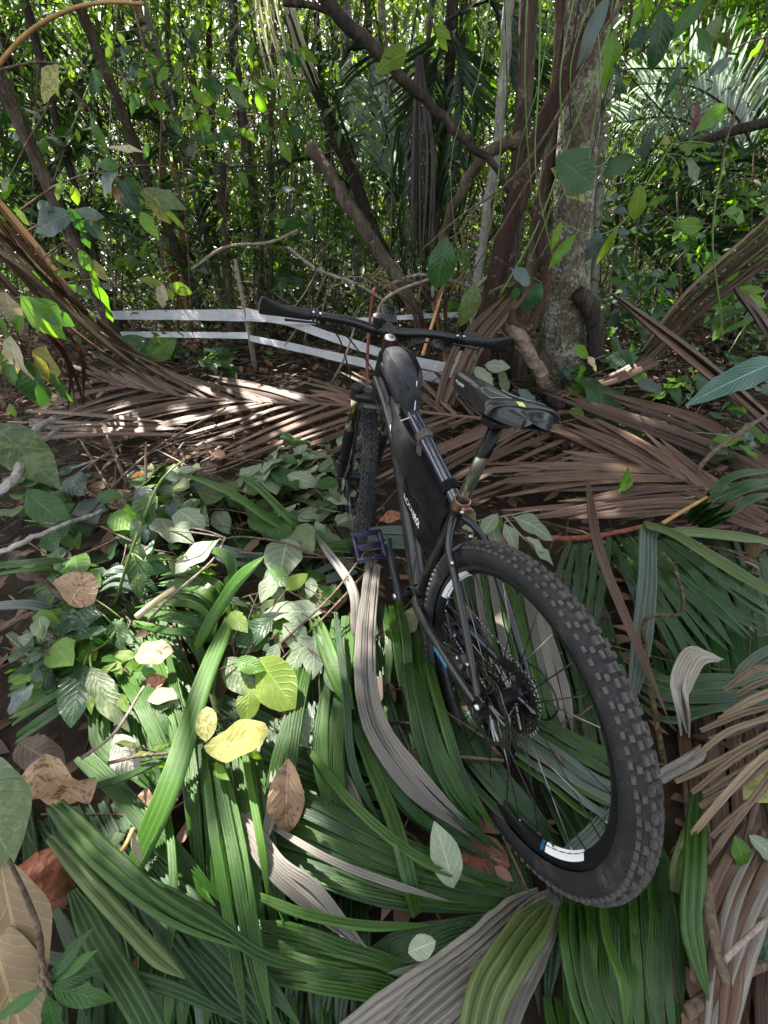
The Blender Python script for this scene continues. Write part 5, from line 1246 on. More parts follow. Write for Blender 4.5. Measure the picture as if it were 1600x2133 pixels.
leafy('dark glossy leaves beside the cut stalk at the left', [[(255, 1290, .16), (230, 1330, .2), (190, 1360, .2)]],
      [((215, 1280, .24), (105, 1300, .22), 0), ((220, 1310, .24), (118, 1335, .22), 0), ((190, 1330, .26), (215, 1350, .2), 0), ((175, 1385, .22), (140, 1510, .2), 1), ((190, 1390, .24), (245, 1515, .22), 2, 'lance'), ((240, 1290, .2), (250, 1350, .18), 3), ((200, 1250, .2), (165, 1330, .2), 3, 'lance')],
      [L_gloss, L_deep, L_olive, L_green], seed=15, r=.006, smat=B_green)
leafy('tall yellow green stalk with big mottled leaves standing left of centre', [[(240, 1260, .1), (270, 1160, .3), (320, 1030, .5), (350, 985, .56), (385, 958, .56)]],
      [((325, 1020, .5), (262, 1130, .36), 0, 'drip'), ((300, 1090, .38), (262, 1060, .5), 0), ((290, 1130, .3), (280, 1250, .16), 0, 'drip'), ((285, 1170, .3), (350, 1190, .26), 1), ((300, 1170, .32), (350, 1145, .3), 0)],
      [m_leaf('leaf_mottled_dark', (.02, .055, .014), (.05, .11, .03), .35, .35, spots=(.22, .26, .06), spot_lo=.64), L_green], seed=16, smat=B_green, r=.006, nh=(0, -.8, .6))
leafy('spray of pale green leaves just behind the top of the rear tyre', [[(1120, 1062, .3), (1050, 1075, .34), (990, 1085, .32)], [(1050, 1075, .34), (1090, 1120, .3), (1130, 1150, .28)]],
      [((1035, 1070, .36), (1005, 1112, .33), 0), ((1070, 1078, .34), (1162, 1110, .3), 0), ((1050, 1090, .34), (1085, 1150, .28), 0), ((1020, 1085, .33), (1040, 1140, .28), 0), ((1095, 1120, .32), (1145, 1150, .27), 0), ((1100, 1130, .3), (1162, 1170, .26), 0), ((990, 1080, .33), (955, 1062, .3), 1), ((1045, 1080, .34), (1030, 1110, .3), 2), ((1000, 1100, .3), (960, 1095, .28), 0), ((975, 1180, .1), (1030, 1205, .12), 1, 'oval')],
      [L_sage, L_olive, L_lime], seed=17, jitn=.2, smat=B_pale)
leafy('pale leaves behind the saddle nose by the thin stick', [[(950, 800, .2), (1000, 770, .3), (1070, 760, .3)]],
      [(('w', 985, 765, 3.1), ('w', 1030, 800, 3.0), 0), (('w', 960, 770, 3.1), ('w', 995, 745, 3.0), 0), (('w', 1040, 770, 3.1), ('w', 1060, 820, 3.0), 1), (('w', 1080, 810, 2.9), ('w', 1120, 850, 2.8), 2), (('w', 1010, 760, 3.1), ('w', 1060, 765, 3.0), 0)],
      [L_sage, L_olive, L_blue], seed=18, nh=(0, -1, .5), jitn=.3)
leafy('dark leaves low among the dry strips right of the saddle', [[(1170, 860, .1), (1240, 840, .2), (1300, 830, .24)]],
      [((1240, 790, .3), (1275, 850, .3), 0), ((1255, 860, .2), (1285, 905, .16), 0), ((1210, 830, .24), (1180, 800, .3), 1), ((1330, 790, .4), (1375, 815, .4), 2), ((1330, 930, .2), (1300, 900, .2), 1), ((1390, 930, .2), (1440, 960, .16), 3), ((1320, 860, .2), (1340, 900, .2), 0), (( 1190, 850, .2), (1215, 865, .2), 1), ((1295, 1025, .26), (1318, 980, .34), 1)],
      [L_deep, L_fresh, L_blue, L_olive], seed=19)

# single fallen leaves
one_leaf('yellow mottled curled leaf catching the sun on the green blades', (425, 1555, .32), (578, 1545, .36), L_yellow, 'oval', wid=.75, curl=-.3, fold=.5)
one_leaf('upper half of a torn yellow leaf beside the long green blade', (430, 1545, .33), (428, 1470, .36), L_yellow, 'round', wid=.8, curl=.4, fold=-.3)
one_leaf('brown pointed leaf hanging tip down in the middle of the green blades', (600, 1580, .34), (592, 1762, .2), L_tan, 'ellip', wid=.8, fold=.7, nh=(.3, -.8, .6))
one_leaf('dark crumpled brown leaf on the left above the big round leaf', (40, 1545, .34), (120, 1600, .34), L_dark, 'ellip', fold=.6, wave=.1, curl=.3)
one_leaf('brown wrinkled leaf hanging over the dark gap at the left edge', (95, 1570, .4), (140, 1700, .24), L_tan, 'round', fold=.7, wave=.12, nh=(.2, -.8, .5))
one_leaf('big round mottled green leaf cut off by the left edge', (-70, 1575, .5), (5, 1795, .44), L_olive, 'round', wid=.85, nh=(.1, -.6, .8), fold=.15)
one_leaf('large mossy tan leaf hanging along the left edge', (0, 1790, .40), (50, 2090, .30), L_moss, 'round', wid=.6, fold=.3, nh=(.3, -.5, .8), wave=.05)
one_leaf('second mossy brown leaf in the bottom left corner', (-20, 1920, .36), (40, 2200, .3), L_moss, 'oval', wid=.8, fold=.4, nh=(.3, -.3, .9))
one_leaf('red brown leaf with pale hole between palm blades at left', (280, 1370, .26), (355, 1345, .28), L_tan, 'round', wave=.1, fold=.4)
one_leaf('torn tan leaf under the red brown one at the left', (345, 1410, .22), (290, 1445, .2), L_red, 'round', wave=.1, fold=.5)
one_leaf('big peach brown dry leaf standing among the litter at left', (145, 1260, .24), (175, 1195, .36), L_tan, 'round', wid=1.1, fold=.4, nh=(.2, -.8, .5))
one_leaf('red brown oak like leaf under the rear tyre', (945, 1760, .04), (1065, 1795, .05), L_red, 'round', wid=.8, wave=.09, fold=.3)
one_leaf('red brown leaf seen between the lower spokes', (1085, 1740, .05), (1155, 1770, .05), L_red, 'round', wave=.08)
one_leaf('pale green leaf with insect holes leaning on the blades by the tyre', (945, 1850, .16), (915, 1720, .24), L_sage, 'ellip', wid=1.05, nh=(.1, -.6, .8), bite=1, fold=.15)
one_leaf('red fallen leaf behind the bent grey blade', (770, 1480, .03), (815, 1420, .06), L_red, 'round', wid=1.1, fold=.2)
one_leaf('second red fallen leaf low beside the bent grey blade', (745, 1500, .03), (735, 1440, .05), L_red, 'oval')
one_leaf('brown spotted pale leaf hanging under the crank', (862, 1265, .2), (838, 1335, .12), m_leaf('leaf_lichen_green', (.12, .13, .05), (.2, .2, .1), .5, .2, spots=(.34, .34, .24), spot_lo=.6), 'oval', nh=(.2, -.8, .5))
one_leaf('small tan leaf tip below the crank', (822, 1368, .12), (832, 1340, .14), L_tan, 'ellip')
one_leaf('curled orange brown leaf behind the pedal', (790, 1085, .1), (850, 1065, .14), L_red, 'lance', wid=1.6, fold=.7)
one_leaf('small pale green leaf on the grey dead leaf at the bottom', (850, 1985, .24), (905, 1960, .26), L_sage, 'round', wave=.08, wid=.8)
one_leaf('yellow leaf at the right edge near the straw fan', (1625, 1600, .3), (1560, 1670, .26), L_yellow, 'ellip', wid=1.2, fold=.4)
one_leaf('bright green leaf pair at the right edge below the yellow leaf', (1530, 1740, .22), (1560, 1810, .18), L_fresh, 'oval')
one_leaf('pale leaf blade at the right edge below the yellow leaf', (1560, 1740, .22), (1630, 1800, .2), L_sage, 'ellip')
one_leaf('dark leaf at the right edge low in the corner', (1640, 1930, .2), (1570, 1990, .16), L_deep, 'round')
one_leaf('green leaf standing on the dry strips right of the saddle', (1290, 1025, .3), (1320, 978, .42), L_fresh, 'lance', wid=1.8, nh=(.4, -.8, .4))
one_leaf('bright pale leaf on the soil under the dry strips', (1255, 1045, .1), (1290, 1042, .12), L_sage, 'round')
one_leaf('grey sheen leaf at the left edge arching over the sticks', (-20, 880, .5), (115, 1000, .3), L_olive, 'lance', wid=1.6, nh=(.4, -.6, .8), curl=.4)
one_leaf('green leaf hanging over the white stick at the left', (55, 1020, .3), (140, 1110, .16), L_green, 'ellip', nh=(.3, -.7, .6), wid=.9)
one_leaf('silvery leaf with pale tip under the sticks at the left edge', (20, 1490, .28), (60, 1420, .3), L_blue, 'oval', nh=(0, -.7, .7))
one_leaf('white dead leaf beside the stem left of the yellow leaf', (240, 1530, .24), (290, 1620, .18), m_leaf('leaf_white_dead', (.4, .38, .33), (.6, .58, .5), .6, .3, tcol=(1, 1, .9)), 'ellip', wid=1.1)
one_leaf('golden brown leaf tip under the long fresh blade', (305, 1640, .14), (295, 1700, .12), L_tan, 'ellip', wid=1.2)

# coconut husk at left
hk = MB(); rows = []
for i in range(15):
    a = PI*i/14; row = []
    for k in range(22):
        b = 2*PI*k/22; rad = .075*(1+.07*math.sin(3*b+i*.7)+.06*math.sin(5*b-i)+.05*math.cos(2*b+1.3*i))
        row.append((rad*math.sin(a)*math.cos(b)*.85, rad*math.sin(a)*math.sin(b)*.8, -rad*1.5*math.cos(a)))
    rows.append(row)
hk.grid(np.array(rows), closeu=True)
husk = hk.build('husk_shell', m_bark('red_husk', ((.2, .06, .03), (.36, .13, .08), (.45, .2, .13)), 18, (1, 1, .3), bmp=.9))
ho = thing('fallen_husk', 'broken red brown husk lying in the dark at the lower left edge', 'husk', G(78, 1850, .12)); husk.parent = ho
ho.rotation_euler = (.5, .2, .4)
rh = random.Random(3); fbm_ = MB()
for k in range(26):
    a = rh.uniform(0, 6.28); z = rh.uniform(-.09, .10); rd = .078*math.sqrt(max(0, 1-(z/.115)**2))
    p = np.array([rd*math.cos(a)*.85, rd*math.sin(a)*.8, z]); q = p*1.25+np.array([rh.gauss(0, .03), rh.gauss(0, .03), rh.gauss(0, .03)])
    fbm_.tube(spline([p*.95, (p+q)/2+np.array([0, 0, .01]), q], 6), .0009, 4)
tag(fbm_.build('husk_fibre', B_twig, ho), kind='stuff')

# small whorled seedling bottom left
leafy('young plant with whorled green leaves in the bottom left corner', [[(85, 2060, .3), (84, 1960, .42), (60, 1880, .5), (18, 1790, .6)]],
      [((100, 2045, .36), (175, 1945, .4), 0), ((110, 2040, .36), (195, 1985, .38), 0), ((108, 2055, .36), (205, 2010, .36), 1), ((108, 2060, .36), (235, 2085, .34), 0), ((98, 2070, .36), (120, 2190, .3), 1), ((88, 2060, .36), (-20, 2130, .36), 0)], [L_green, L_green], seed=21, smat=B_twig, r=.005, shape='lance', jitn=.15)
twig('golden curved stalk lying on the lower left blades', [(278, 1725, .34), (255, 1770, .34), (215, 1800, .33), (175, 1805, .32)], .0042, B_gold, .003, name='leaf_stalk', cat='stalk')
one_leaf('withered pale leaf remnant hanging at the end of the golden stalk', (276, 1725, .34), (288, 1808, .3), L_cream, 'long', nh=(.3, -.8, .4))
one_leaf('small olive leaf beside the golden stalk', (262, 1738, .33), (190, 1772, .32), L_olive, 'lance', wid=1.2)

# ================================================================ sticks and branches
B_grey = m_bark('grey_white_bark', ((.16, .14, .12), (.32, .29, .26), (.5, .47, .43)), 22, (1, 1, 1), bmp=.6)
twig('crooked grey white branch at the left edge', [(-30, 1035, .3), (30, 1000, .34), (45, 940, .36), (70, 900, .38), (115, 870, .36)], .021, B_grey, .016, name='dead_branch', cat='branch', wob=.003)
twig('short forked stub on the crooked grey branch', [(60, 915, .37), (95, 915, .34), (130, 890, .3), (210, 885, .2)], .013, B_grey, .008, name='dead_branch', cat='branch')
twig('pale stick lying slanted over the litter at the left', [(-20, 1160, .18), (60, 1125, .22), (130, 1095, .22), (225, 1062, .14)], .012, B_grey, .009, name='dead_branch', cat='branch', wob=.003)
twig('dark speckled branch end at the left edge below the dark blade', [(20, 1180, .24), (80, 1205, .26), (140, 1250, .2)], .014, B_twig, .011, name='dead_branch', cat='branch')
twig('second dark branch end at the left edge among the litter', [(-20, 1320, .2), (50, 1285, .22), (110, 1270, .18)], .012, B_twig, .009, name='dead_branch', cat='branch')
twig('long brown stick running from the leafy heap up to the bare litter', [(150, 1120, .1), (220, 1030, .16), (330, 930, .18), (470, 850, .16)], .009, B_twig, .006)
twig('upright dry stick among the litter left of the leafy heap', [(300, 1050, .08), (303, 980, .2), (305, 920, .26)], .009, B_twig, .006)
twig('thin stick slanting down right across the litter at the left', [(145, 880, .12), (200, 970, .16), (265, 1090, .12)], .008, B_twig, .006)
twig('thick brown stick crossing the litter beside the brown frond tip', [(215, 880, .16), (245, 960, .16), (265, 1010, .12)], .013, B_twig, .01)
twig('long thin twig passing under the pedal from the left', [(495, 1150, .2), (560, 1155, .22), (640, 1160, .22), (740, 1163, .2)], .0055, B_twig, .004)
twig('pale twig curving over the leafy heap to the pedal', [(440, 1130, .24), (500, 1118, .27), (590, 1130, .26), (660, 1155, .24), (735, 1170, .2)], .004, B_twig, .003)
twig('forked twig rising from the grey leaves to the pedal', [(585, 1340, .24), (640, 1290, .28), (700, 1230, .28), (760, 1150, .26)], .0045, B_twig, .003)
twig('red brown branch lying behind the rear tyre on the right', [(1120, 1120, .14), (1200, 1122, .18), (1270, 1112, .2), (1345, 1095, .2)], .014, B_red, .009, name='dead_branch', cat='branch')
twig('mossy crooked twig standing right of the tyre', [(1385, 1600, .04), (1350, 1400, .2), (1345, 1290, .34), (1420, 1275, .34), (1408, 1190, .44), (1380, 1150, .48)], .008, m_bark('mossy_twig', ((.03, .022, .014), (.08, .058, .03), (.17, .14, .06)), 40, (1, 1, 1)), .004, n=30)
twig('brown vine arching along the right edge above the dark palm', [(1440, 1060, .14), (1450, 990, .3), (1500, 930, .42), (1620, 850, .5)], .011, B_twig, .009, name='vine', cat='vine')
twig('orange stem piece lying in the dark right of the tyre', [(1380, 1090, .3), (1430, 1060, .34), (1475, 1035, .36)], .008, B_gold, .006)
twig('straw coloured stick at the right edge near the bottom', [(1510, 2000, .2), (1560, 1950, .24), (1640, 1880, .26)], .0045, B_pale, .004)
twig('grey flat stick at the bottom right corner', [(1430, 2110, .1), (1500, 2060, .1), (1560, 2020, .1), (1640, 1990, .08)], .011, B_twig, .009, name='dead_branch', cat='branch')
twig('brown stick standing in the bottom right litter', [(1470, 1830, .2), (1490, 1960, .2), (1530, 2110, .1)], .01, B_twig, .008)
twig('thin stalk hanging beside the pale sage leaf', [(660, 1290, .24), (664, 1400, .22), (668, 1470, .18)], .003, B_twig, .0025)
twig('thin dry stem lying over the left green blades', [(170, 1580, .3), (240, 1525, .32), (300, 1430, .32)], .004, B_pale, .003)
twig('short dry stem crossing below the yellow leaf', [(225, 1590, .3), (290, 1575, .31), (350, 1570, .3)], .004, B_twig, .003)
twig('pale broken stick under the folded leaf', [(285, 1285, .24), (335, 1245, .28), (365, 1225, .3)], .011, m_plain('split_wood', (.5, .36, .24), .7, 0, .3, .3), .009)
rt = random.Random(21)
TONE = {'twig_bark': 'dark brown', 'pale_stick_bark': 'pale grey'}
def twig_name(u, v, a, L, mt, spots):
    near = min(spots, key=lambda q: (q[0]-u)**2+(q[1]-v)**2)[2]
    lie = 'lying level' if abs(math.sin(a)) < .35 else ('sloping down right' if math.sin(a)*math.cos(a) > 0 else 'sloping up right')
    return '%s %s twig %s %s' % ('long' if L > 140 else 'short', TONE[mt.name], lie, near)
SPL = [(60, 930, 'by the crooked grey branch'), (120, 1110, 'by the pale slanted stick'), (300, 960, 'by the upright dry stick'), (230, 1000, 'beside the thick brown stick'), (390, 920, 'under the brown frond tip'), (380, 1110, 'at the edge of the pale leafy heap'), (30, 1030, 'under the hanging green leaf at the left'), (190, 890, 'below the loose dry strips')]
SPR = [(1250, 830, 'behind the saddle weeds'), (1400, 850, 'beside the creeping plant at the right'), (1540, 860, 'near the arching brown vine'), (1200, 960, 'on the brown frond right of the seatpost'), (1350, 1000, 'on the frond base at the right'), (1250, 1060, 'above the red brown branch'), (1500, 980, 'above the dark arching palm leaf')]
SPB = [(600, 600, 'above the left grip'), (720, 620, 'left of the stem'), (800, 580, 'above the bike computer'), (900, 640, 'behind the orange peeled stick'), (980, 600, 'in front of the red stems'), (660, 720, 'below the white tapes'), (880, 720, 'behind the right brake lever'), (760, 700, 'by the thin orange brown stick')]
for k in range(30):
    u, v = rt.uniform(-20, 420), rt.uniform(870, 1180); a = rt.uniform(-.9, .9)+(PI/2 if rt.random() < .35 else 0); L = rt.uniform(60, 220)
    h = rt.uniform(.03, .16); mt = rt.choice((B_twig, B_twig, B_pale))
    twig(twig_name(u, v, a, L, mt, SPL), [(u, v, h), (u+math.cos(a)*L*.5+rt.gauss(0, 10), v+math.sin(a)*L*.25, h+rt.uniform(0, .08)), (u+math.cos(a)*L, v+math.sin(a)*L*.5, h)], rt.uniform(.003, .007), mt, group='dry twigs in the litter at the left', n=12, nside=5)
for k in range(22):
    u, v = rt.uniform(1150, 1600), rt.uniform(800, 1080); a = rt.uniform(-.6, .6)+(PI/2 if rt.random() < .3 else 0); L = rt.uniform(60, 200)
    h = rt.uniform(.05, .2); mt = rt.choice((B_twig, B_pale))
    twig(twig_name(u, v, a, L, mt, SPR), [(u, v, h), (u+math.cos(a)*L*.5+rt.gauss(0, 10), v+math.sin(a)*L*.25, h+rt.uniform(0, .1)), (u+math.cos(a)*L, v+math.sin(a)*L*.5, h)], rt.uniform(.003, .006), mt, group='dry twigs at the right', n=12, nside=5)
for k in range(26):
    u, v = rt.uniform(560, 1000), rt.uniform(560, 740); a = rt.uniform(-1.2, 1.2); L = rt.uniform(60, 240); d = rt.uniform(3.6, 5.2); mt = rt.choice((B_twig, B_pale, B_pale))
    twig(twig_name(u, v, a, L, mt, SPB), [('w', u, v, d), ('w', u+math.cos(a)*L*.5+rt.gauss(0, 14), v+math.sin(a)*L*.5+rt.gauss(0, 14), d-.1), ('w', u+math.cos(a)*L, v+math.sin(a)*L, d+rt.uniform(-.3, .3))], rt.uniform(.004, .009), mt, group='tangled twigs behind the handlebar', n=12, nside=5)

# ================================================================ barrier tape on stakes
def m_tape():
    m, nt, out = mat_new('white_plastic_tape')
    p = N(nt, 'ShaderNodeBsdfPrincipled', i_Roughness=.4)
    f = noise(nt, 4, 4); g = noise(nt, 18, 5, .7); nt.links.new(ramp(nt, g, [(.42, (.72, .74, .78)), (.72, (.55, .54, .52))]), p.inputs['Base Color'])
    nt.links.new(bump(nt, math_(nt, 'ADD', f, g), .6, .03), p.inputs['Normal'])
    t = N(nt, 'ShaderNodeBsdfTranslucent', i_Color=(.7, .7, .75, 1)); mx = N(nt, 'ShaderNodeMixShader', i_0=.3)
    nt.links.new(p.outputs[0], mx.inputs[1]); nt.links.new(t.outputs[0], mx.inputs[2]); nt.links.new(mx.outputs[0], out.inputs[0]); return m
K_tape = m_tape()
def tape(label, pts, wpx):
    P = np.array([p3(q) for q in pts]); S = spline(P, 40); base = S[0]; rows = []
    rr = random.Random(len(label)); ph = rr.uniform(0, 6)
    for i, p in enumerate(S):
        T_ = nrm(S[min(39, i+1)]-S[max(0, i-1)]); w = np.interp(i/39, np.linspace(0, 1, len(wpx)), wpx)*pxm(p)/2
        tw = .06*math.sin(i*.17+ph)+.03*math.sin(i*.6+ph); up = nrm(np.array([0, 0, 1.0])-T_*T_[2]); s = np.cross(T_, up); v = up*math.cos(tw)+s*math.sin(tw)
        rows.append([p+v*w*a+s*.004*math.sin(i*.9+a*3)*a-base for a in np.linspace(-1, 1, 5)])
    o = MB().grid(np.array(rows)).build('barrier_tape', K_tape); o.location = base
    return tag(o, label, 'tape', 'white barrier tape strung between sticks')
# posts
DP, DR = 4.05, 3.55
twig('slender bare stick holding the white tapes left of the handlebar', [G(532, 768, -.05) if 0 else (532, 768, -.05), ('w', 520, 700, DP+.2), ('w', 505, 620, DP+.12), ('w', 490, 540, DP+.1)], .028, B_pale, .016, name='tape_stake', cat='stake')
twig('short pale stake holding the tape ends behind the saddle', [(948, 830, -.02), ('w', 952, 770, DR-.05), ('w', 958, 730, DR-.02)], .03, m_bark('pale_stake', ((.25, .22, .13), (.4, .36, .24), (.5, .47, .36)), 20, (1, 1, .3)), .026, name='tape_stake', cat='stake')
twig('thin orange brown stick standing in front of the tapes behind the stem', [(768, 850, -.02), ('w', 765, 760, 3.5), ('w', 772, 650, 3.6), ('w', 780, 600, 3.7)], .016, B_red, .01, name='dead_stick', cat='stick')
twig('pale thin stick leaning in front of the tapes left of the stem', [(690, 800, 0), ('w', 720, 740, 3.6), ('w', 745, 660, 3.7)], .011, B_pale, .008, name='dead_stick', cat='stick')
twig('orange peeled stick leaning behind the right half of the handlebar', [('w', 880, 740, 3.3), ('w', 905, 660, 3.5), ('w', 925, 590, 3.6)], .014, m_plain('peeled_wood', (.5, .26, .12), .6, 0, .3, .3), .012, name='dead_stick', cat='stick')
tape('upper white tape stretched from the left to the bare stick', [('w', 195, 657, 4.9), ('w', 350, 656, 4.5), ('w', 510, 657, DP+.1)], [15, 19, 23])
tape('lower white tape stretched from the left to the bare stick', [('w', 205, 697, 4.9), ('w', 350, 697, 4.5), ('w', 516, 699, DP+.15)], [11, 11, 13])
tape('upper white tape running from the bare stick behind the left grip to the stem', [('w', 512, 655, DP+.08), ('w', 590, 668, DP), ('w', 700, 705, 3.8), ('w', 830, 745, 3.6), ('w', 955, 772, DR)], [24, 16, 19, 20, 22])
tape('lower white tape running from the bare stick down to the pale stake', [('w', 520, 704, DP+.12), ('w', 620, 725, DP), ('w', 740, 752, 3.8), ('w', 850, 775, 3.65), ('w', 955, 795, DR)], [12, 16, 18, 20, 22])
tape('twisted end of white tape crossing level behind the stem', [('w', 512, 652, DP+.07), ('w', 600, 668, DP-.1), ('w', 720, 668, 3.8), ('w', 860, 660, 3.7), ('w', 960, 655, 3.8)], [20, 14, 8, 9, 10])

# ================================================================ litter and small ground plants (stuff)
def tmpl(kind):
    if kind == 'leaf':     # hexagonal leaf, folded
        V = np.array([[0, 0, 0], [.3, .2, .05], [.7, .17, .03], [1, 0, -.1], [.7, -.17, .03], [.3, -.2, .05], [.5, 0, -.03]])
        F = np.array([[0, 6, 1], [1, 6, 2], [2, 6, 3], [3, 6, 4], [4, 6, 5], [5, 6, 0]])
        UV = np.array([[.5, 0], [1, .3], [1, .7], [.5, 1], [0, .7], [0, .3], [.5, .5]])
    elif kind == 'narrow':
        V = np.array([[0, 0, 0], [.4, .07, .03], [1, 0, -.12], [.4, -.07, .03]]); F = np.array([[0, 1, 2], [0, 2, 3]]); UV = np.array([[.5, 0], [1, .4], [.5, 1], [0, .4]])
    else:                  # quad leaf
        V = np.array([[0, 0, 0], [.45, .22, .05], [1, 0, -.1], [.45, -.22, .05]]); F = np.array([[0, 1, 2], [0, 2, 3]]); UV = np.array([[.5, 0], [1, .45], [.5, 1], [0, .45]])
    return V, F, UV
def scatter(name, kind, pos, xdir, nrmv, size, mat, tint=None, wid=None):
    """pos (n,3), xdir, nrmv (n,3), size (n,) -> one mesh of many leaves"""
    V, F, UV = tmpl(kind); n = len(pos)
    x = xdir/np.linalg.norm(xdir, axis=1, keepdims=True)
    z = nrmv-x*(nrmv*x).sum(1, keepdims=True); z /= np.linalg.norm(z, axis=1, keepdims=True)+1e-9
    y = np.cross(z, x)
    w = np.ones(n) if wid is None else wid
    P = pos[:, None]+size[:, None, None]*(V[None, :, 0:1]*x[:, None]+V[None, :, 1:2]*w[:, None, None]*y[:, None]+V[None, :, 2:3]*z[:, None])
    k = len(V); FF = (F[None]+(np.arange(n)*k)[:, None, None]).reshape(-1, F.shape[1])
    tt = np.repeat(RNG.random(n) if tint is None else tint, k)
    return mesh_np(name, P.reshape(-1, 3), FF, np.tile(UV, (n, 1)), mat, smooth=False, attr=tt)
def rdir(n, flat=1.0):
    d = RNG.normal(size=(n, 3)); d[:, 2] *= flat; return d/np.linalg.norm(d, axis=1, keepdims=True)
GZ = np.vectorize(ground_z)
def m_litter():
    m = m_leaf('litter_leaf', (.035, .02, .013), (.3, .17, .11), .7, .1, tcol=(1.2, .9, .6), stuff=True); return m
n = 15000
lx = RNG.uniform(-6, 6, n); ly = RNG.uniform(-.2, 8.5, n)
zz = GZ(lx, ly)+RNG.uniform(.0, .07, n)
tag(link('leaf_litter', scatter('leaf_litter', 'leaf', np.c_[lx, ly, zz], rdir(n, .45), np.c_[RNG.normal(0, .7, n), RNG.normal(0, .7, n), np.ones(n)], RNG.uniform(.04, .14, n), m_litter(), RNG.random(n)**2.2, RNG.uniform(.35, 1.3, n))), kind='stuff')
tb_ = MB()
for k in range(3600):
    x, y = RNG.uniform(-5.5, 5.5), RNG.uniform(.2, 8); a = RNG.uniform(0, PI); L = RNG.uniform(.1, .6)*(.6+.08*y); z = ground_z(x, y)+RNG.uniform(.02, .13)
    p = np.array([x, y, z]); d = np.array([math.cos(a), math.sin(a), RNG.normal(0, .12)])*L
    tb_.tube([p, p+d*.5+RNG.normal(0, .015, 3), p+d], [.004*RNG.uniform(.5, 1.5)]*3, 3, cap=False)
tag(tb_.build('twig_litter', B_twig), kind='stuff')
# ================================================================ trees
B_lichen = m_bark('lichen_bark', ((.04, .031, .02), (.12, .10, .07), (.22, .19, .145)), 30, (1, 1, .6), lichen=(.34, .35, .27), lich_lo=.565)
B_redtree = m_bark('red_brown_bark', ((.016, .011, .009), (.05, .028, .02), (.125, .07, .05)), 14, (1, 1, .1), bmp=1, lichen=(.2, .17, .13), lich_lo=.62)
B_brown = m_bark('brown_bark', ((.03, .022, .016), (.085, .062, .045), (.16, .125, .095)), 16, (1, 1, .2), lichen=(.25, .25, .2), lich_lo=.62)
B_palegrey = m_bark('pale_grey_bark', ((.12, .11, .095), (.24, .22, .19), (.36, .34, .3)), 16, (1, 1, .5), lichen=(.4, .42, .36), lich_lo=.58, bmp=.5)
B_darkb = m_bark('dark_wet_bark', ((.014, .011, .009), (.04, .031, .024), (.09, .07, .055)), 18, (1, 1, .25))
B_orange = m_bark('orange_peeling_bark', ((.12, .06, .025), (.3, .17, .07), (.45, .3, .14)), 12, (1, 1, .15), bmp=.6)

# chosen sun patches on ground and leaves; crown gaps are cut for them (photo px, height, spread px, share)
SUNNY = [((330, 1480), .2, 150, 34), ((420, 1650), .22, 110, 26), ((300, 1250), .2, 110, 20), ((560, 1420), .24, 70, 14), ((440, 1180), .24, 70, 12), ((700, 1330), .2, 90, 13),
         ((770, 1240), .2, 40, 7), ((350, 1750), .2, 110, 14), ((560, 1680), .18, 90, 8), ((430, 1900), .2, 130, 14), ((480, 1650), .24, 90, 14), ((640, 1800), .2, 90, 7), ((420, 790), .15, 160, 16), ((600, 860), .12, 120, 12), ((300, 950), .15, 130, 12), ((130, 1150), .2, 110, 14), ((60, 1900), .35, 60, 3), ((1000, 1350), .12, 70, 8),
         ((1060, 960), .15, 120, 10), ((1300, 960), .3, 110, 8), ((950, 1240), .3, 30, 4), ((240, 620), .8, 120, 16), ((90, 660), .9, 70, 10), ((60, 760), .6, 60, 8), ((700, 1480), .2, 60, 5), ((1240, 1040), .3, 60, 4)]
FL = []
rf = random.Random(9)
for (u, v), h, sp, nfl in SUNNY:
    for k in range(int(nfl*(1.15 if v > 1150 else .5))):
        q = G(u+rf.gauss(0, sp*.6), v+rf.gauss(0, sp*.5), h)
        q0 = q-SUNV*(q[2]/SUNV[2])
        FL.append((q0[0], q0[1], min(.2, rf.uniform(.03, .10)*(1+.22*q[1]))))
for u, v, d, sp, nfl in [(505, 225, 4.4, .5, 16), (1420, 210, 5.6, .6, 16), (1560, 120, 6.7, .8, 18), (1000, 180, 7.2, .7, 12), (1235, 300, 3.7, .2, 5), (250, 400, 2.9, .3, 7), (150, 560, 2.7, .25, 6), (1500, 500, 4.2, .8, 14), (1350, 430, 4.5, .5, 8), (1330, 420, 2.7, .3, 5), (800, 240, 6.4, .5, 10), (700, 200, 7.2, .8, 12), (330, 160, 4.2, .4, 6), (90, 250, 5, .6, 8)]:
    for k in range(nfl):
        q = W(u, v, d)+np.array([rf.gauss(0, sp), rf.gauss(0, sp), rf.gauss(0, sp*.6)])
        q0 = q-SUNV*(q[2]/SUNV[2]); FL.append((q0[0], q0[1], rf.uniform(.06, .22)))
for k in range(430):                                       # flecks over the wood behind
    FL.append((rf.uniform(-9, 11), rf.uniform(3.6, 15), rf.uniform(.06, .42)))
FL = np.array(FL)
def sunlit(P, rad):
    q = P[:, :2]-SUNV[None, :2]*(P[:, 2:3]/SUNV[2])
    out = np.zeros(len(P), bool)
    for i in range(0, len(P), 4000):
        d = q[i:i+4000, None]-FL[None, :, :2]
        out[i:i+4000] = (np.hypot(d[..., 0], d[..., 1]) < FL[None, :, 2]+rad).any(1)
    return out
L_crown = m_leaf('crown_leaf', (.012, .04, .01), (.07, .15, .025), .42, .35, stuff=True)
L_wood = m_leaf('wood_leaf', (.012, .028, .010), (.15, .21, .045), .42, .5, stuff=True, tcol=(1.8, 2.1, .5))
L_far = m_leaf('far_leaf', (.014, .026, .012), (.10, .14, .04), .45, .35, stuff=True)
L_bush = m_leaf('bush_leaf', (.014, .036, .014), (.10, .16, .05), .36, .4, stuff=True)
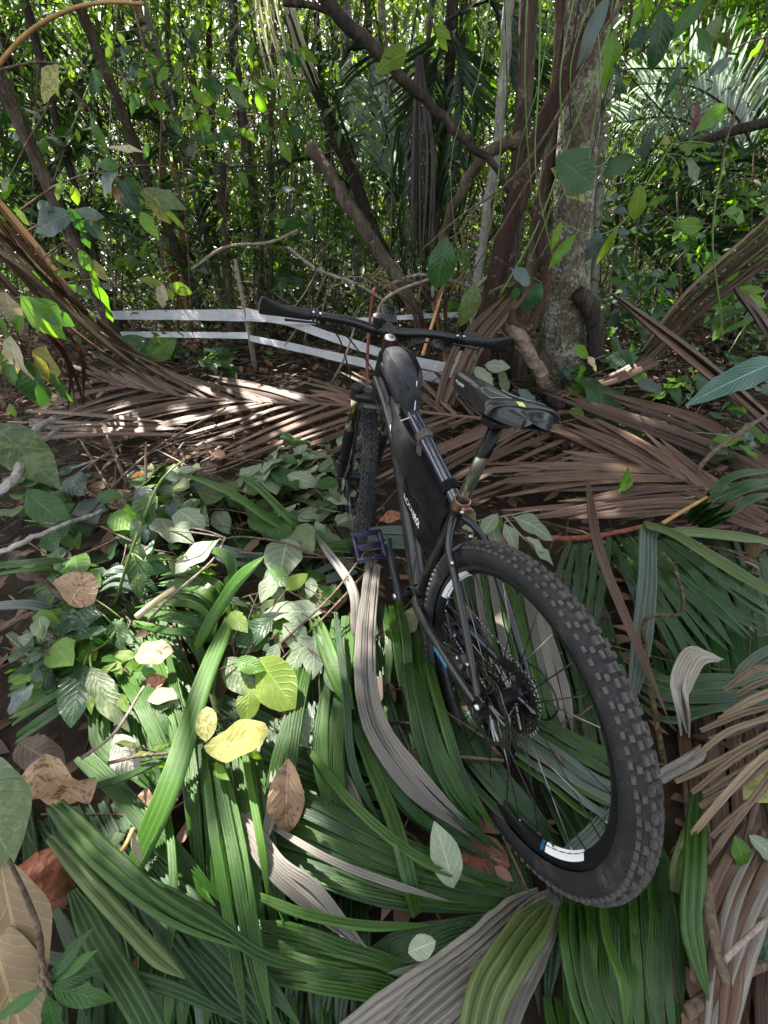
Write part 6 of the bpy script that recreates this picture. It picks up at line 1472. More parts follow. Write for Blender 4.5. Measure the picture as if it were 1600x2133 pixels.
def crown_mesh(c, rad, n, size=(.1, .24)):
    """clumps of leaves about c, none where a sun fleck passes"""
    nc = max(8, n//45)
    d = rdir(nc)*RNG.random(nc)[:, None]**.4*np.asarray(rad)
    cc = np.asarray(c)+d
    P = np.repeat(cc, 45, 0)+RNG.normal(0, .34, (nc*45, 3))
    s = RNG.uniform(size[0], size[1], len(P))
    keep = ~sunlit(P, .06); P, s = P[keep], s[keep]
    return P, scatter('crown', 'quad', P-np.asarray(c), rdir(len(P), .5), np.c_[RNG.normal(0, .45, len(P)), RNG.normal(0, .45, len(P)), np.ones(len(P))], s, L_crown, wid=np.full(len(P), 1.25))
def tree(label, d, pts, w, mat, H=None, crown=None, cat='tree', name='tree', group=None, nside=12, wob=.0, rough=.0, foot=0., flat=False):
    rr = random.Random(len(label)*31+int(d*10))
    P = [W(u, v, d+(pts[i][2] if len(pts[i]) > 2 else 0)) for i, (u, v) in enumerate([q[:2] for q in pts])]
    w = [x*(.66 if d > 4.7 else .9) for x in w]
    R_ = list(np.interp(np.linspace(0, 1, len(P)), np.linspace(0, 1, len(w)), w)*np.array([pxm(p) for p in P])/2)
    b = P[-1]; dn = nrm(P[-1]-P[-2])
    if b[2] > .02:
        dn2 = nrm(dn*.5+np.array([0, 0, -.6])); L = (b[2]+.12)/-dn2[2]; P.append(b+dn2*L); R_.append(R_[-1]*1.15)
    else: P[-1][2] = min(P[-1][2], -.08)
    if H:
        up = nrm(P[0]-P[1]); top = P[0].copy(); r0 = R_[0]
        for k in range(4):
            up = nrm(up*.8+np.array([0, 0, .3])); top = top+up*max(.3, (H-P[0][2])/4/max(.4, up[2])*.9); P.insert(0, top); R_.insert(0, r0*(1-.17*(k+1)))
    base = P[-1].copy(); base[2] = 0
    o = thing(name, label, cat, base, group)
    n = 14+len(P)*4; S = spline(P, n)-base; rad = np.interp(np.linspace(0, 1, n), np.linspace(0, 1, len(R_)), R_)
    if foot: rad = rad*(1+foot*np.exp(-np.clip(S[:, 2], 0, 9)/.14))
    if wob: S[:-1] += np.random.default_rng(len(label)).normal(0, wob, (n-1, 3))*np.array([1, 1, .2])
    mb = MB().tube(S, rad*(1+np.random.default_rng(5).normal(0, rough, n)), nside)
    if rough:
        V = mb.V[0]; ax_ = np.repeat(S, nside, 0)
        q = np.random.default_rng(8).normal(0, rough, len(V)); V += (V-ax_)*q[:, None]
    mb.build('trunk', mat, o)
    if crown:
        c = P[0]+np.array([0, 0, -.3]); _, me = crown_mesh(c, crown[0], crown[1])
        cr = link('crown', me, o); cr.location = Vector(c-base)
        bm = MB()
        for k in range(7):
            a = rr.uniform(0, 2*PI); i = rr.randrange(0, max(1, n//5)); e = S[i]+np.array([math.cos(a)*crown[0][0]*.8, math.sin(a)*crown[0][1]*.8, rr.uniform(.2, 1.2)])
            bm.tube(spline([S[i], (S[i]+e)/2+np.array([0, 0, .2]), e], 6), np.linspace(rad[i]*.6, rad[i]*.15, 6), 5)
        bm.build('limb', mat, o)
    return o
CR = ((2.6, 2.4, 1.4), 1500)
tree('thick lichen covered tree trunk right of the saddle', 3.78, [(1222, -60), (1214, 120), (1200, 330), (1185, 520), (1172, 700), (1163, 808)], [84, 92, 112], B_lichen, 9, CR, foot=.35, nside=26, rough=.018)
tree('dark red leaning trunk crossing in front of the lichen covered tree', 3.45, [(1310, -80), (1215, 90), (1140, 250), (1080, 410), (1035, 560), (1005, 720), (990, 850)], [54, 46, 40], B_redtree, 8, None, nside=14, rough=.05)
tree('red brown upright trunk half hidden behind the dark leaning one', 3.9, [(1178, -60), (1168, 120), (1150, 300), (1120, 470), (1095, 640), (1085, 790)], [38, 34, 34], B_brown, 9, CR, nside=14, rough=.05)
tree('pale brown trunk left of the leaning red one', 4.3, [(1105, -60), (1098, 100), (1088, 250), (1075, 420), (1062, 600), (1058, 740)], [44, 38, 36], B_brown, 9, CR, nside=14, rough=.02)
tree('thin pale smooth trunk with slight bends left of the red trees', 4.0, [(1066, -60), (1056, 60), (1046, 190), (1036, 310), (1015, 430), (998, 560), (985, 720)], [26, 22, 20], B_palegrey, 7, None, wob=.006)
tree('dark slim palm trunk in the centre behind the stem', 4.9, [(945, -60), (938, 120), (925, 300), (908, 450), (893, 640)], [40, 30, 26], B_darkb, None, None)
tree('tall straight pale grey trunk left of centre', 7.0, [(720, -60), (722, 140), (732, 300), (742, 460), (750, 640)], [30, 30, 30], B_palegrey, 11, CR, wob=.012)
tree('grey brown trunk between stump and broken stick', 6.4, [(478, -60), (492, 120), (515, 330), (538, 490), (552, 660)], [26, 32, 36], B_brown, 10, CR, wob=.012)
tree('dead stump with a shaggy broken top left of the tapes', 5.4, [(458, 340), (463, 420), (470, 520), (480, 680)], [36, 28, 30], B_brown, None, None, cat='stump', name='dead_stump', rough=.08)
tree('trunk with peeling orange side at the upper left', 7.0, [(284, -60), (296, 60), (312, 170), (336, 330), (350, 500)], [30, 26, 22], B_orange, 10, CR, wob=.01)
tree('short orange lit dead stem left of the stump', 6.0, [(362, 350), (370, 400), (378, 470), (384, 600)], [18, 20, 18], B_orange, None, None, cat='stump', name='dead_stump', rough=.06)
tree('dark trunk slanting down right near the left edge', 5.0, [(35, -60), (80, 110), (125, 280), (165, 420), (205, 560), (240, 690)], [26, 22, 20], B_darkb, 9, CR)
tree('second dark thin trunk slanting beside it at the left edge', 6.2, [(-10, 20), (45, 220), (100, 420), (150, 620)], [18, 16, 16], B_darkb, 8, None)
tree('slim grey trunk at the upper left in front of a bright gap', 8.5, [(246, -60), (252, 60), (262, 220), (280, 460)], [22, 22, 20], B_brown, 11, CR)
tree('slim dark trunk above the yellow green leaves', 8.6, [(432, -60), (436, 140), (442, 330), (452, 560)], [20, 18, 18], B_darkb, 11, CR)
tree('thin dark trunk right of the yellow green leaves', 8.0, [(652, -60), (668, 150), (686, 360), (700, 600)], [20, 20, 18], B_darkb, 11, CR)
tree('far pale trunk above the fallen branch fork', 10.0, [(792, -60), (796, 100), (802, 300), (812, 560)], [24, 22, 20], B_palegrey, 12, CR)
tree('pale straight trunk directly behind the lichen covered tree', 5.6, [(1288, -60), (1268, 160), (1250, 360), (1236, 620)], [30, 28, 26], B_palegrey, 10, CR)
tree('far slim trunk behind the silvery palm frond', 9.0, [(1498, -60), (1490, 150), (1482, 350), (1478, 560)], [18, 16, 16], B_brown, 11, CR)
tree('far thin trunk right of the lichen covered tree', 10.5, [(1388, -60), (1394, 200), (1402, 500)], [16, 14, 14], B_darkb, 12, CR)
tree('thin straight pole like tree left of the orange trunk', 8.0, [(166, -60), (182, 240), (206, 580)], [14, 14, 14], B_darkb, 10, CR)
tree('thin pole like tree between the two orange stems', 7.4, [(345, -60), (358, 250), (392, 600)], [15, 14, 14], B_brown, 10, CR)
tree('thin pale pole between grey brown trunk and broken stick', 9.2, [(596, -60), (610, 240), (628, 580)], [15, 14, 14], B_palegrey, 11, CR)
tree('dark pole standing close to the tall pale grey trunk', 8.4, [(768, -60), (776, 240), (786, 580)], [13, 13, 13], B_darkb, 11, CR)
tree('grey pole at the upper right edge', 8.2, [(1572, -60), (1562, 200), (1556, 520)], [18, 16, 16], B_brown, 11, CR)
tree('dark curved dead stump at the right of the lichen covered tree', 3.55, [(1203, 610), (1228, 640), (1240, 690), (1236, 775)], [38, 40, 36], B_darkb, None, None, cat='stump', name='dead_stump', rough=.05)
# leaning and fallen wood
twig('dark forked branch slanting down across the picture top to the right', [('w', 640, -40, 3.3), ('w', 760, 85, 3.3), ('w', 865, 185, 3.3), ('w', 960, 285, 3.3), ('w', 1030, 345, 3.3), ('w', 1060, 400, 3.3)], .036, B_darkb, .014, name='leaning_branch', cat='branch', n=28, wob=.006, nside=9)
twig('crooked branch joining the slanting one from the red trunk', [('w', 1085, 285, 3.5), ('w', 1010, 325, 3.45), ('w', 960, 400, 3.5), ('w', 930, 480, 3.6), ('w', 915, 600, 3.7)], .036, B_brown, .03, name='leaning_branch', cat='branch', n=24, wob=.008, nside=9)
twig('thick broken stick leaning left behind the handlebar', [('w', 645, 300, 4.3), ('w', 700, 385, 4.2), ('w', 760, 480, 4.1), ('w', 840, 600, 4.0), ('w', 880, 690, 3.95)], .05, B_brown, .055, name='broken_stick', cat='stick', n=26, wob=.008, nside=9)
twig('dark leaning palm stem left of the tall pale trunk', [('w', 600, 30, 5.4), ('w', 660, 180, 5.4), ('w', 720, 340, 5.3), ('w', 790, 500, 5.2), ('w', 840, 640, 5.1)], .06, B_darkb, .05, name='leaning_palm', cat='palm', n=24, wob=.01)
twig('thin branch arching over the top centre', [('w', 590, 5, 4.2), ('w', 660, 15, 4.2), ('w', 740, 60, 4.2), ('w', 790, 120, 4.2)], .02, B_darkb, .012, name='leaning_branch', cat='branch')
twig('thick twisted liana looping down right of the right grip', [('w', 1120, 430, 3.35), ('w', 1132, 540, 3.3), ('w', 1130, 630, 3.25), ('w', 1095, 690, 3.2), ('w', 1075, 680, 3.2), ('w', 1062, 650, 3.25)], .05, B_redtree, .035, name='liana', cat='vine', n=34, wob=.008, nside=10)
twig('thick brown root sloping down right below the liana loop', [('w', 1050, 668, 3.3), ('w', 1082, 700, 3.15), ('w', 1112, 755, 3.1), ('w', 1140, 800, 3.1), (1165, 850, -.05)], .045, m_bark('root_bark', ((.08, .05, .04), (.2, .14, .11), (.32, .25, .2)), 16, (1, 1, 1)), .05, name='liana_root', cat='root', n=28, wob=.006, nside=10)
twig('thin dark root standing beside the liana', [('w', 1085, 560, 3.3), ('w', 1078, 640, 3.3), ('w', 1066, 720, 3.25), (1060, 815, -.02)], .026, B_darkb, .03, name='liana_root', cat='root', n=20, wob=.006)
twig('golden bowed stem at the top left corner', [('w', -30, 170, 2.6), ('w', 50, 75, 2.6), ('w', 140, 22, 2.6), ('w', 220, 5, 2.6), ('w', 300, 8, 2.6)], .009, B_gold, .006, name='bowed_stem', cat='stem')
twig('thin hanging green vine at the right', [('w', 1510, 330, 2.8), ('w', 1490, 420, 2.8), ('w', 1485, 520, 2.8), ('w', 1500, 640, 2.8), ('w', 1506, 710, 2.8)], .005, B_green, .004, name='vine', cat='vine')
twig('thin vine slanting from the top right corner', [('w', 1620, 40, 2.9), ('w', 1560, 160, 2.9), ('w', 1520, 270, 2.9), ('w', 1500, 360, 2.9)], .006, B_twig, .005, name='vine', cat='vine')
twig('two tone vine slanting in front of the red leaning trunk', [('w', 1330, -40, 3.1), ('w', 1240, 90, 3.1), ('w', 1150, 260, 3.15), ('w', 1060, 380, 3.2), ('w', 960, 450, 3.3), ('w', 880, 520, 3.4)], .01, B_twig, .006, name='vine', cat='vine', n=26)
twig('second vine hanging beside the lichen covered trunk', [('w', 1300, -40, 3.3), ('w', 1250, 120, 3.3), ('w', 1190, 280, 3.3), ('w', 1120, 470, 3.3), ('w', 1040, 620, 3.3)], .009, B_green, .006, name='vine', cat='vine', n=26)
twig('thin vine line from the red trunk down to the handlebar end', [('w', 1230, 230, 3.2), ('w', 1120, 350, 3.2), ('w', 1040, 480, 3.2), ('w', 960, 600, 3.3)], .007, B_twig, .005, name='vine', cat='vine')
twig('thick dark branch lying level at the right edge', [('w', 1450, 300, 4.6), ('w', 1520, 275, 4.5), ('w', 1640, 245, 4.4)], .03, B_darkb, .04, name='leaning_branch', cat='branch')
twig('pale fallen branch behind the handlebar on the left', [('w', 400, 560, 4.6), ('w', 470, 515, 4.6), ('w', 560, 505, 4.5), ('w', 620, 480, 4.4)], .014, B_pale, .012, name='fallen_branch', cat='branch')
twig('forked pale branch sloping to the stem', [('w', 600, 515, 4.4), ('w', 660, 560, 4.3), ('w', 740, 590, 4.2), ('w', 800, 625, 4.1)], .016, B_pale, .012, name='fallen_branch', cat='branch')
twig('thin grey stem bowed over the top of the pale branch', [('w', 800, 600, 4.0), ('w', 830, 585, 3.9), ('w', 880, 572, 3.9), ('w', 960, 590, 3.8), ('w', 1010, 610, 3.8)], .016, B_pale, .01, name='fallen_branch', cat='branch')
twig('brown arching dry stalk right behind the bike computer', [('w', 790, 700, 3.5), ('w', 790, 640, 3.5), ('w', 830, 605, 3.5), ('w', 900, 580, 3.5)], .014, B_pale, .01, name='dead_stalk', cat='stalk')

rv = random.Random(41)
for k in range(14):
    u = rv.uniform(960, 1330); l = rv.gauss(-60, 70); d = rv.uniform(2.9, 3.5)
    mt = rv.choice((B_twig, B_green, B_twig, B_darkb)); u2 = u+l
    twig('%s vine %s, ending %s' % ({'twig_bark': 'thin brown', 'green_stem': 'thin green', 'dark_wet_bark': 'thin black'}[mt.name], 'left of the red leaning trunk' if u < 1080 else 'in front of the red stems' if u < 1180 else 'in front of the lichen covered trunk' if u < 1250 else 'right of the lichen covered trunk', 'above the right grip' if u2 < 1000 else 'over the liana' if u2 < 1130 else 'on the big trunk' if u2 < 1230 else 'over the right weeds'), [('w', u, -50, d), ('w', u+l*.3+rv.gauss(0, 14), 160, d), ('w', u+l*.6+rv.gauss(0, 20), 360, d), ('w', u+l+rv.gauss(0, 16), rv.uniform(480, 700), d)], rv.uniform(.003, .006), mt, name='vine', cat='vine', group='thin vines around the big trunk', n=18, nside=5)
# thin poles of the thicket
rp_ = random.Random(77)
for k in range(56):
    d = rp_.uniform(5.5, 15); u = rp_.uniform(-60, 1660); tl = rp_.gauss(0, 40); wd = rp_.uniform(5, 13)*6/d+2
    mt = rp_.choice((B_darkb, B_darkb, B_brown, B_brown, B_palegrey))
    zone = min([(30, 'at the left edge behind the dry bundle'), (170, 'left of the orange trunk'), (290, 'beside the orange trunk'), (420, 'left of the shaggy stump'), (500, 'behind the shaggy stump'), (600, 'between stump and broken stick'), (690, 'behind the broken stick'), (760, 'beside the tall pale trunk'), (850, 'left of the dark palm'), (930, 'behind the dark palm'), (1020, 'behind the thin pale bent trunk'), (1120, 'behind the red stems'), (1290, 'right of the lichen covered trunk'), (1400, 'behind the silvery frond'), (1500, 'under the level dark branch'), (1610, 'at the right edge')], key=lambda q: abs(q[0]-u))[1]
    tree('%s %s stem %s' % ('slim' if d < 10 else 'distant', {'dark_wet_bark': 'black', 'brown_bark': 'brown', 'pale_grey_bark': 'pale grey'}[mt.name]+(' leaning' if abs(tl) > 40 else ' upright'), zone), d, [(u-tl, -60), (u-tl*.4+rp_.gauss(0, 6), 180), (u+rp_.gauss(0, 6), 400), (u+tl*.4, 640)], [wd, wd*1.1], mt, None, None, name='thin_stem', cat='sapling', group='thin stems of the thicket', nside=6, wob=.012)

# ================================================================ palms of the understorey
def leaflet_tmpl(name, mat, droop=.3, wid=.06, n=8, seed=0):
    pts = np.array([[0, 0, 0], [.35, 0, .03], [.7, 0, -.06-droop*.35], [1, 0, -.1-droop]])
    return blade_mesh(name, pts, wid, mat, 1, 0., .3, (.5, .08), n, .5, 0., seed)
K_sil2 = m_blade('palm_silver_sheen', (.22, .27, .26), (.4, .45, .44), .22, .4, 8, tcol=(1.3, 1.5, 1.1), spec=.8)  # sky sheen put into the pale base colour
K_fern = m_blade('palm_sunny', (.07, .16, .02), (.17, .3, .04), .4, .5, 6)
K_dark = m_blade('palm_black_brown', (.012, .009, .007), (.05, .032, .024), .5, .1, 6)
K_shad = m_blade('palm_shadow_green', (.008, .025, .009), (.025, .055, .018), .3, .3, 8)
LT = {}
def palm(label, fronds, mat, nl=26, ll=.5, wid=.06, droop=.3, trunk=None, group=None, name='understorey_palm', ang=.9, stem=B_darkb, plane=None):
    """fronds: list of rachis point lists; frond part > leaflet sub-parts that share mesh data"""
    key = (mat.name, droop, wid)
    if key not in LT: LT[key] = [leaflet_tmpl('leaflet', mat, droop*q, wid, seed=i) for i, q in enumerate((.7, 1, 1.4))]
    rr = random.Random(len(label))
    F3 = [np.array([p3(q) for q in f]) for f in fronds]; base = F3[0][0].copy(); base[2] = max(0, base[2]) if trunk is None else 0
    o = thing(name, label, 'palm', base, group)
    if trunk: MB().tube(spline([p3(q) for q in trunk], 12)-base, .05, 9).build('trunk', stem, o)
    for f in F3:
        S = spline(f, 40); L = np.linalg.norm(np.diff(S, axis=0), axis=1).sum()
        fr_ = MB().tube(S-base, np.linspace(.014, .004, 40), 6).build('frond', stem, o)
        for i in range(nl):
            t = .1+.88*i/(nl-1); j = min(38, int(t*39)); tn = nrm(S[j+1]-S[j]); 
            sd = np.cross(tn, np.array([0, 0, 1.0])); sd = nrm(sd) if np.linalg.norm(sd) > .2 else np.array([1.0, 0, 0])
            if plane is not None: sd = nrm(np.asarray(plane)-tn*(np.asarray(plane)@tn))
            for s in (1, -1):
                a = ang*(1-.45*t)+rr.gauss(0, .06)
                dr = nrm(tn*math.cos(a)+s*sd*math.sin(a)+np.array([0, 0, rr.gauss(0, .06)]))
                ln = ll*(.45+.8*math.sin(PI*min(1, t*.8+.12)))*rr.uniform(.85, 1.1)
                nz = nrm(np.cross(dr, tn)*-s+np.array([0, 0, .6]))
                me = LT[key][rr.randrange(3)]; b = S[j]-base
                l = link('leaflet', me, fr_)
                l.matrix_world = leaf_mx(b, b+dr*ln, nz, 1.0)
    return o
def wp(d, *pts): return [('w', u, v, d+(e[0] if e else 0)) for u, v, *e in pts]
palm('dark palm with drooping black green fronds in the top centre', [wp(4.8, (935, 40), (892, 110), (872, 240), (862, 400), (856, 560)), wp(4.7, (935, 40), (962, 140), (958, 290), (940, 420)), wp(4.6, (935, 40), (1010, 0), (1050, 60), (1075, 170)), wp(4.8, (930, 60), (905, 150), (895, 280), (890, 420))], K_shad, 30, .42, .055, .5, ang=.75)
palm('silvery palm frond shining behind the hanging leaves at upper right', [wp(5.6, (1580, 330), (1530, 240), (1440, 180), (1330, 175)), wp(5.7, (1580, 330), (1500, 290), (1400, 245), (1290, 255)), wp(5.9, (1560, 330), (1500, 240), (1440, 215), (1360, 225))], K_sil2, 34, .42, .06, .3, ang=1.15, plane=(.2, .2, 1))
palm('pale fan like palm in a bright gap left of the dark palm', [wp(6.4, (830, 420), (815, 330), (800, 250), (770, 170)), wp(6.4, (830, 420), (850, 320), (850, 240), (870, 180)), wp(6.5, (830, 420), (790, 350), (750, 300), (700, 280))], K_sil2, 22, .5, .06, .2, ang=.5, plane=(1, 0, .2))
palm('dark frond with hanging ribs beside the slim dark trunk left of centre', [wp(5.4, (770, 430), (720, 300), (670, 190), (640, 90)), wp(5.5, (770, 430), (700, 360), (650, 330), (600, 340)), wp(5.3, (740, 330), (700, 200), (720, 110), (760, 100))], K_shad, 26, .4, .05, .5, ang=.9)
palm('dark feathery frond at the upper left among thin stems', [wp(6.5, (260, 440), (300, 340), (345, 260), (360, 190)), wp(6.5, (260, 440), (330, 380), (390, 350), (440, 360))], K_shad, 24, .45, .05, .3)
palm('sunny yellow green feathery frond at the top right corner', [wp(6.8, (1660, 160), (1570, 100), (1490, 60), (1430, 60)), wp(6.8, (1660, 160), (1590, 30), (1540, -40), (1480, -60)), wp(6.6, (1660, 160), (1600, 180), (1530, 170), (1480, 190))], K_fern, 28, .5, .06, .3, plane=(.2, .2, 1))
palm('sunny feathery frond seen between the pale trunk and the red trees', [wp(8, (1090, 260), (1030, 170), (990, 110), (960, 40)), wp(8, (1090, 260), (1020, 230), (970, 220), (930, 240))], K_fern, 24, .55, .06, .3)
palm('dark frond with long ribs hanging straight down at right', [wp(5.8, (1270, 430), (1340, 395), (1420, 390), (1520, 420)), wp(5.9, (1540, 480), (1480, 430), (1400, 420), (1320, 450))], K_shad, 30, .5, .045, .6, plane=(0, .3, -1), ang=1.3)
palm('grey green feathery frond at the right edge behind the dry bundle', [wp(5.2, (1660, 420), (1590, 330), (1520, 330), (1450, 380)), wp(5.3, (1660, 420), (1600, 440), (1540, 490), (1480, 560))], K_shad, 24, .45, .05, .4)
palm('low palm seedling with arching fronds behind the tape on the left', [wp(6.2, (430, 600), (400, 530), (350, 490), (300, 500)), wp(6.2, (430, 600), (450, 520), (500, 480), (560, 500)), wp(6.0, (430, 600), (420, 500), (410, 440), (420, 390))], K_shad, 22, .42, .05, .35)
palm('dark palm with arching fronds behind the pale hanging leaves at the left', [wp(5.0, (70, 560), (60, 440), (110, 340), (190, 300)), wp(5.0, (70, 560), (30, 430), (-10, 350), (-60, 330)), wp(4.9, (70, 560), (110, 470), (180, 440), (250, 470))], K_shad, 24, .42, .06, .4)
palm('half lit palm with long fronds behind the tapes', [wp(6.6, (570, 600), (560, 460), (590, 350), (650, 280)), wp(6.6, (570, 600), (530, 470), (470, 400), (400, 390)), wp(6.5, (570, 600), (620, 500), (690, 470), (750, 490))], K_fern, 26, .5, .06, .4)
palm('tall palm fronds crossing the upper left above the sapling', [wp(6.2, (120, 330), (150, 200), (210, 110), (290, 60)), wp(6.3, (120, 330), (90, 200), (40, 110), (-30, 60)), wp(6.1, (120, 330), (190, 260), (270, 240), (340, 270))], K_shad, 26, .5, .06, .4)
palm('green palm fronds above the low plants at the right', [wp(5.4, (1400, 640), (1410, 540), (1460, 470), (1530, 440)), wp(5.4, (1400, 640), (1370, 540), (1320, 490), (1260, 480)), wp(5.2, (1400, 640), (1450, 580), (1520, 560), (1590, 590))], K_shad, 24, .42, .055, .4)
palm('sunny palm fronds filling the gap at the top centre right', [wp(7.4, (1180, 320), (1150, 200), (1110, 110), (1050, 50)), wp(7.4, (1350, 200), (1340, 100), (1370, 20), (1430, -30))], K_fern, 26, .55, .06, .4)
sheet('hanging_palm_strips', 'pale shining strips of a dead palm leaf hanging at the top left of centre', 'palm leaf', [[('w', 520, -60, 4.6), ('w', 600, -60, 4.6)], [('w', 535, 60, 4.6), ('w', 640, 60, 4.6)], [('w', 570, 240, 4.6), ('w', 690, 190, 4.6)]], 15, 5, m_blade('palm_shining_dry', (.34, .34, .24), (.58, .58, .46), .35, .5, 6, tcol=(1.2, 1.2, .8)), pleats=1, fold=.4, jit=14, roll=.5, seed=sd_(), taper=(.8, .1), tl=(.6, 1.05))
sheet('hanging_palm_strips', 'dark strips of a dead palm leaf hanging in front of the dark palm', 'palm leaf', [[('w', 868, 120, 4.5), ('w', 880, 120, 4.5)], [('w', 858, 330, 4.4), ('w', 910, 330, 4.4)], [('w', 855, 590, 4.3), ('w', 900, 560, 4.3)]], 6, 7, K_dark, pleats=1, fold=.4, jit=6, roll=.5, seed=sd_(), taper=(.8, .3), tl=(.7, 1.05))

# ================================================================ leafy plants near the camera
HV = np.array([0, -1, .5])
def hang(label, d, stem, leaves, mats, **kw):
    st = [[('w', u, v, d) for u, v in s] for s in stem]
    lv = [((('w', a[0], a[1], d-.03)), ('w', b[0], b[1], d-.06+.02*((i*7) % 5)), *rest) for i, (a, b, *rest) in enumerate(leaves)]
    kw.setdefault('r', .006); kw.setdefault('nh', HV); kw.setdefault('jitn', .3); kw.setdefault('name', 'hanging_plant'); kw.setdefault('cat', 'plant')
    return leafy(label, st, lv, mats, **kw)
MATS = [L_green, L_deep, L_fresh, L_lime, L_blue, L_olive, L_gloss, L_cream, L_yellow, L_tan]
GR, DP, FRS, LIM, BLU, OLV, GLS, CRM, YEL, TAN = range(10)
hang('sapling with large drooping leaves at the upper left', 2.9, [[(40, 440), (130, 380), (240, 352), (330, 345), (420, 372)], [(240, 352), (290, 390), (340, 430)]],
     [((246, 350), (205, 398), BLU, 'oval'), ((245, 372), (292, 452), BLU), ((262, 368), (310, 420), GR), ((235, 385), (262, 432), TAN), ((290, 400), (385, 425), OLV), ((292, 440), (328, 494), FRS), ((300, 395), (350, 470), YEL), ((335, 430), (390, 475), LIM, 'long'), ((250, 345), (200, 340), GR), ((150, 385), (165, 430), LIM), ((130, 380), (115, 415), LIM), ((190, 350), (170, 320), FRS)], MATS, seed=31)
hang('plant with big ribbed bluish leaves below the drooping sapling', 2.8, [[(-20, 520), (80, 470), (150, 440), (180, 440)]],
     [((150, 445), (60, 478), BLU), ((140, 433), (186, 485), GR, 'oval'), ((175, 455), (223, 505), BLU), ((120, 455), (135, 490), BLU, 'oval'), ((160, 440), (215, 450), BLU), ((60, 470), (30, 430), OLV), ((170, 480), (185, 520), GR), ((110, 440), (70, 420), DP)], MATS, seed=32)
hang('long wavy green leaves hanging in front of the left tape end', 2.7, [[(140, 500), (165, 530), (190, 570), (215, 640)]],
     [((165, 520), (190, 562), FRS, 'oval'), ((188, 556), (225, 655), FRS, 'lance'), ((222, 640), (236, 678), FRS, 'lance'), ((195, 540), (218, 585), YEL, 'oval'), ((110, 533), (165, 560), LIM, 'lance'), ((110, 568), (156, 572), LIM, 'lance'), ((140, 590), (192, 622), GR, 'lance'), ((185, 655), (206, 672), FRS), ((210, 590), (232, 602), BLU), ((70, 560), (105, 600), GR)], MATS, seed=33, jitn=.2)
hang('plant with two big bright leaves and pale dying leaves at the left edge', 2.3, [[(-20, 640), (40, 620), (60, 625)], [(-10, 690), (30, 700), (90, 720)]],
     [((42, 616), (132, 702), FRS, 'ellip'), ((62, 622), (152, 680), GR, 'ellip'), ((12, 608), (28, 678), CRM, 'round'), ((22, 700), (42, 818), CRM, 'oval'), ((95, 720), (96, 816), YEL, 'oval'), ((60, 750), (80, 855), DP, 'oval'), ((104, 775), (148, 842), GR, 'lance'), ((5, 660), (15, 720), FRS, 'oval'), ((30, 760), (10, 800), GR, 'round'), ((-10, 720), (8, 800), OLV), ((20, 840), (30, 870), LIM), ((50, 660), (20, 690), FRS)], MATS, seed=34, jitn=.2)
hang('small sprig of lime leaves hanging above the tape', 3.6, [[(330, 480), (338, 540), (345, 590), (390, 600)]],
     [((340, 590), (282, 580), LIM, 'lance'), ((340, 592), (334, 642), CRM, 'ellip'), ((352, 596), (402, 606), LIM, 'ellip'), ((350, 600), (362, 625), LIM)], MATS, seed=35)
hang('yellow leaf and long green leaf hanging at the upper left', 2.6, [[(-20, 150), (70, 130), (122, 132)], [(122, 132), (100, 220), (60, 290), (20, 370)], [(150, 190), (190, 230)]],
     [((122, 134), (82, 208), YEL, 'ellip'), ((186, 230), (230, 345), GR, 'lance'), ((225, 308), (298, 308), CRM, 'long'), ((20, 370), (0, 400), OLV)], MATS, seed=36)
rr_ = random.Random(5)
lv = []
for k in range(34):
    u, v = rr_.gauss(505, 70), rr_.gauss(225, 55); a = rr_.uniform(-.3, 1.2)+(PI-1 if rr_.random() < .35 else 0); L = rr_.uniform(26, 58)
    lv.append(((u, v), (u+math.cos(a)*L, v+math.sin(a)*L), rr_.choice((LIM, FRS, FRS, LIM, GR, DP))))
hang('bush of sunlit yellow green leaves at the top left of centre', 4.4, [[(470, 420), (480, 300), (500, 210), (540, 120)], [(485, 290), (560, 230), (620, 240)]], lv, MATS, seed=37, shape='ellip', curl=.4, name='sunlit_bush')
lv = []
for k in range(22):
    u, v = rr_.gauss(330, 60), rr_.gauss(160, 60); a = rr_.uniform(0, 2.4); L = rr_.uniform(28, 60)
    lv.append(((u, v), (u+math.cos(a)*L, v+math.sin(a)*L), rr_.choice((DP, OLV, GR, GLS, FRS))))
hang('dark leaved sapling in front of the orange trunk', 4.2, [[(330, 420), (335, 280), (340, 150), (320, 40)], [(335, 200), (400, 130)]], lv, MATS, seed=38, shape='drip', name='dark_sapling', cat='sapling')
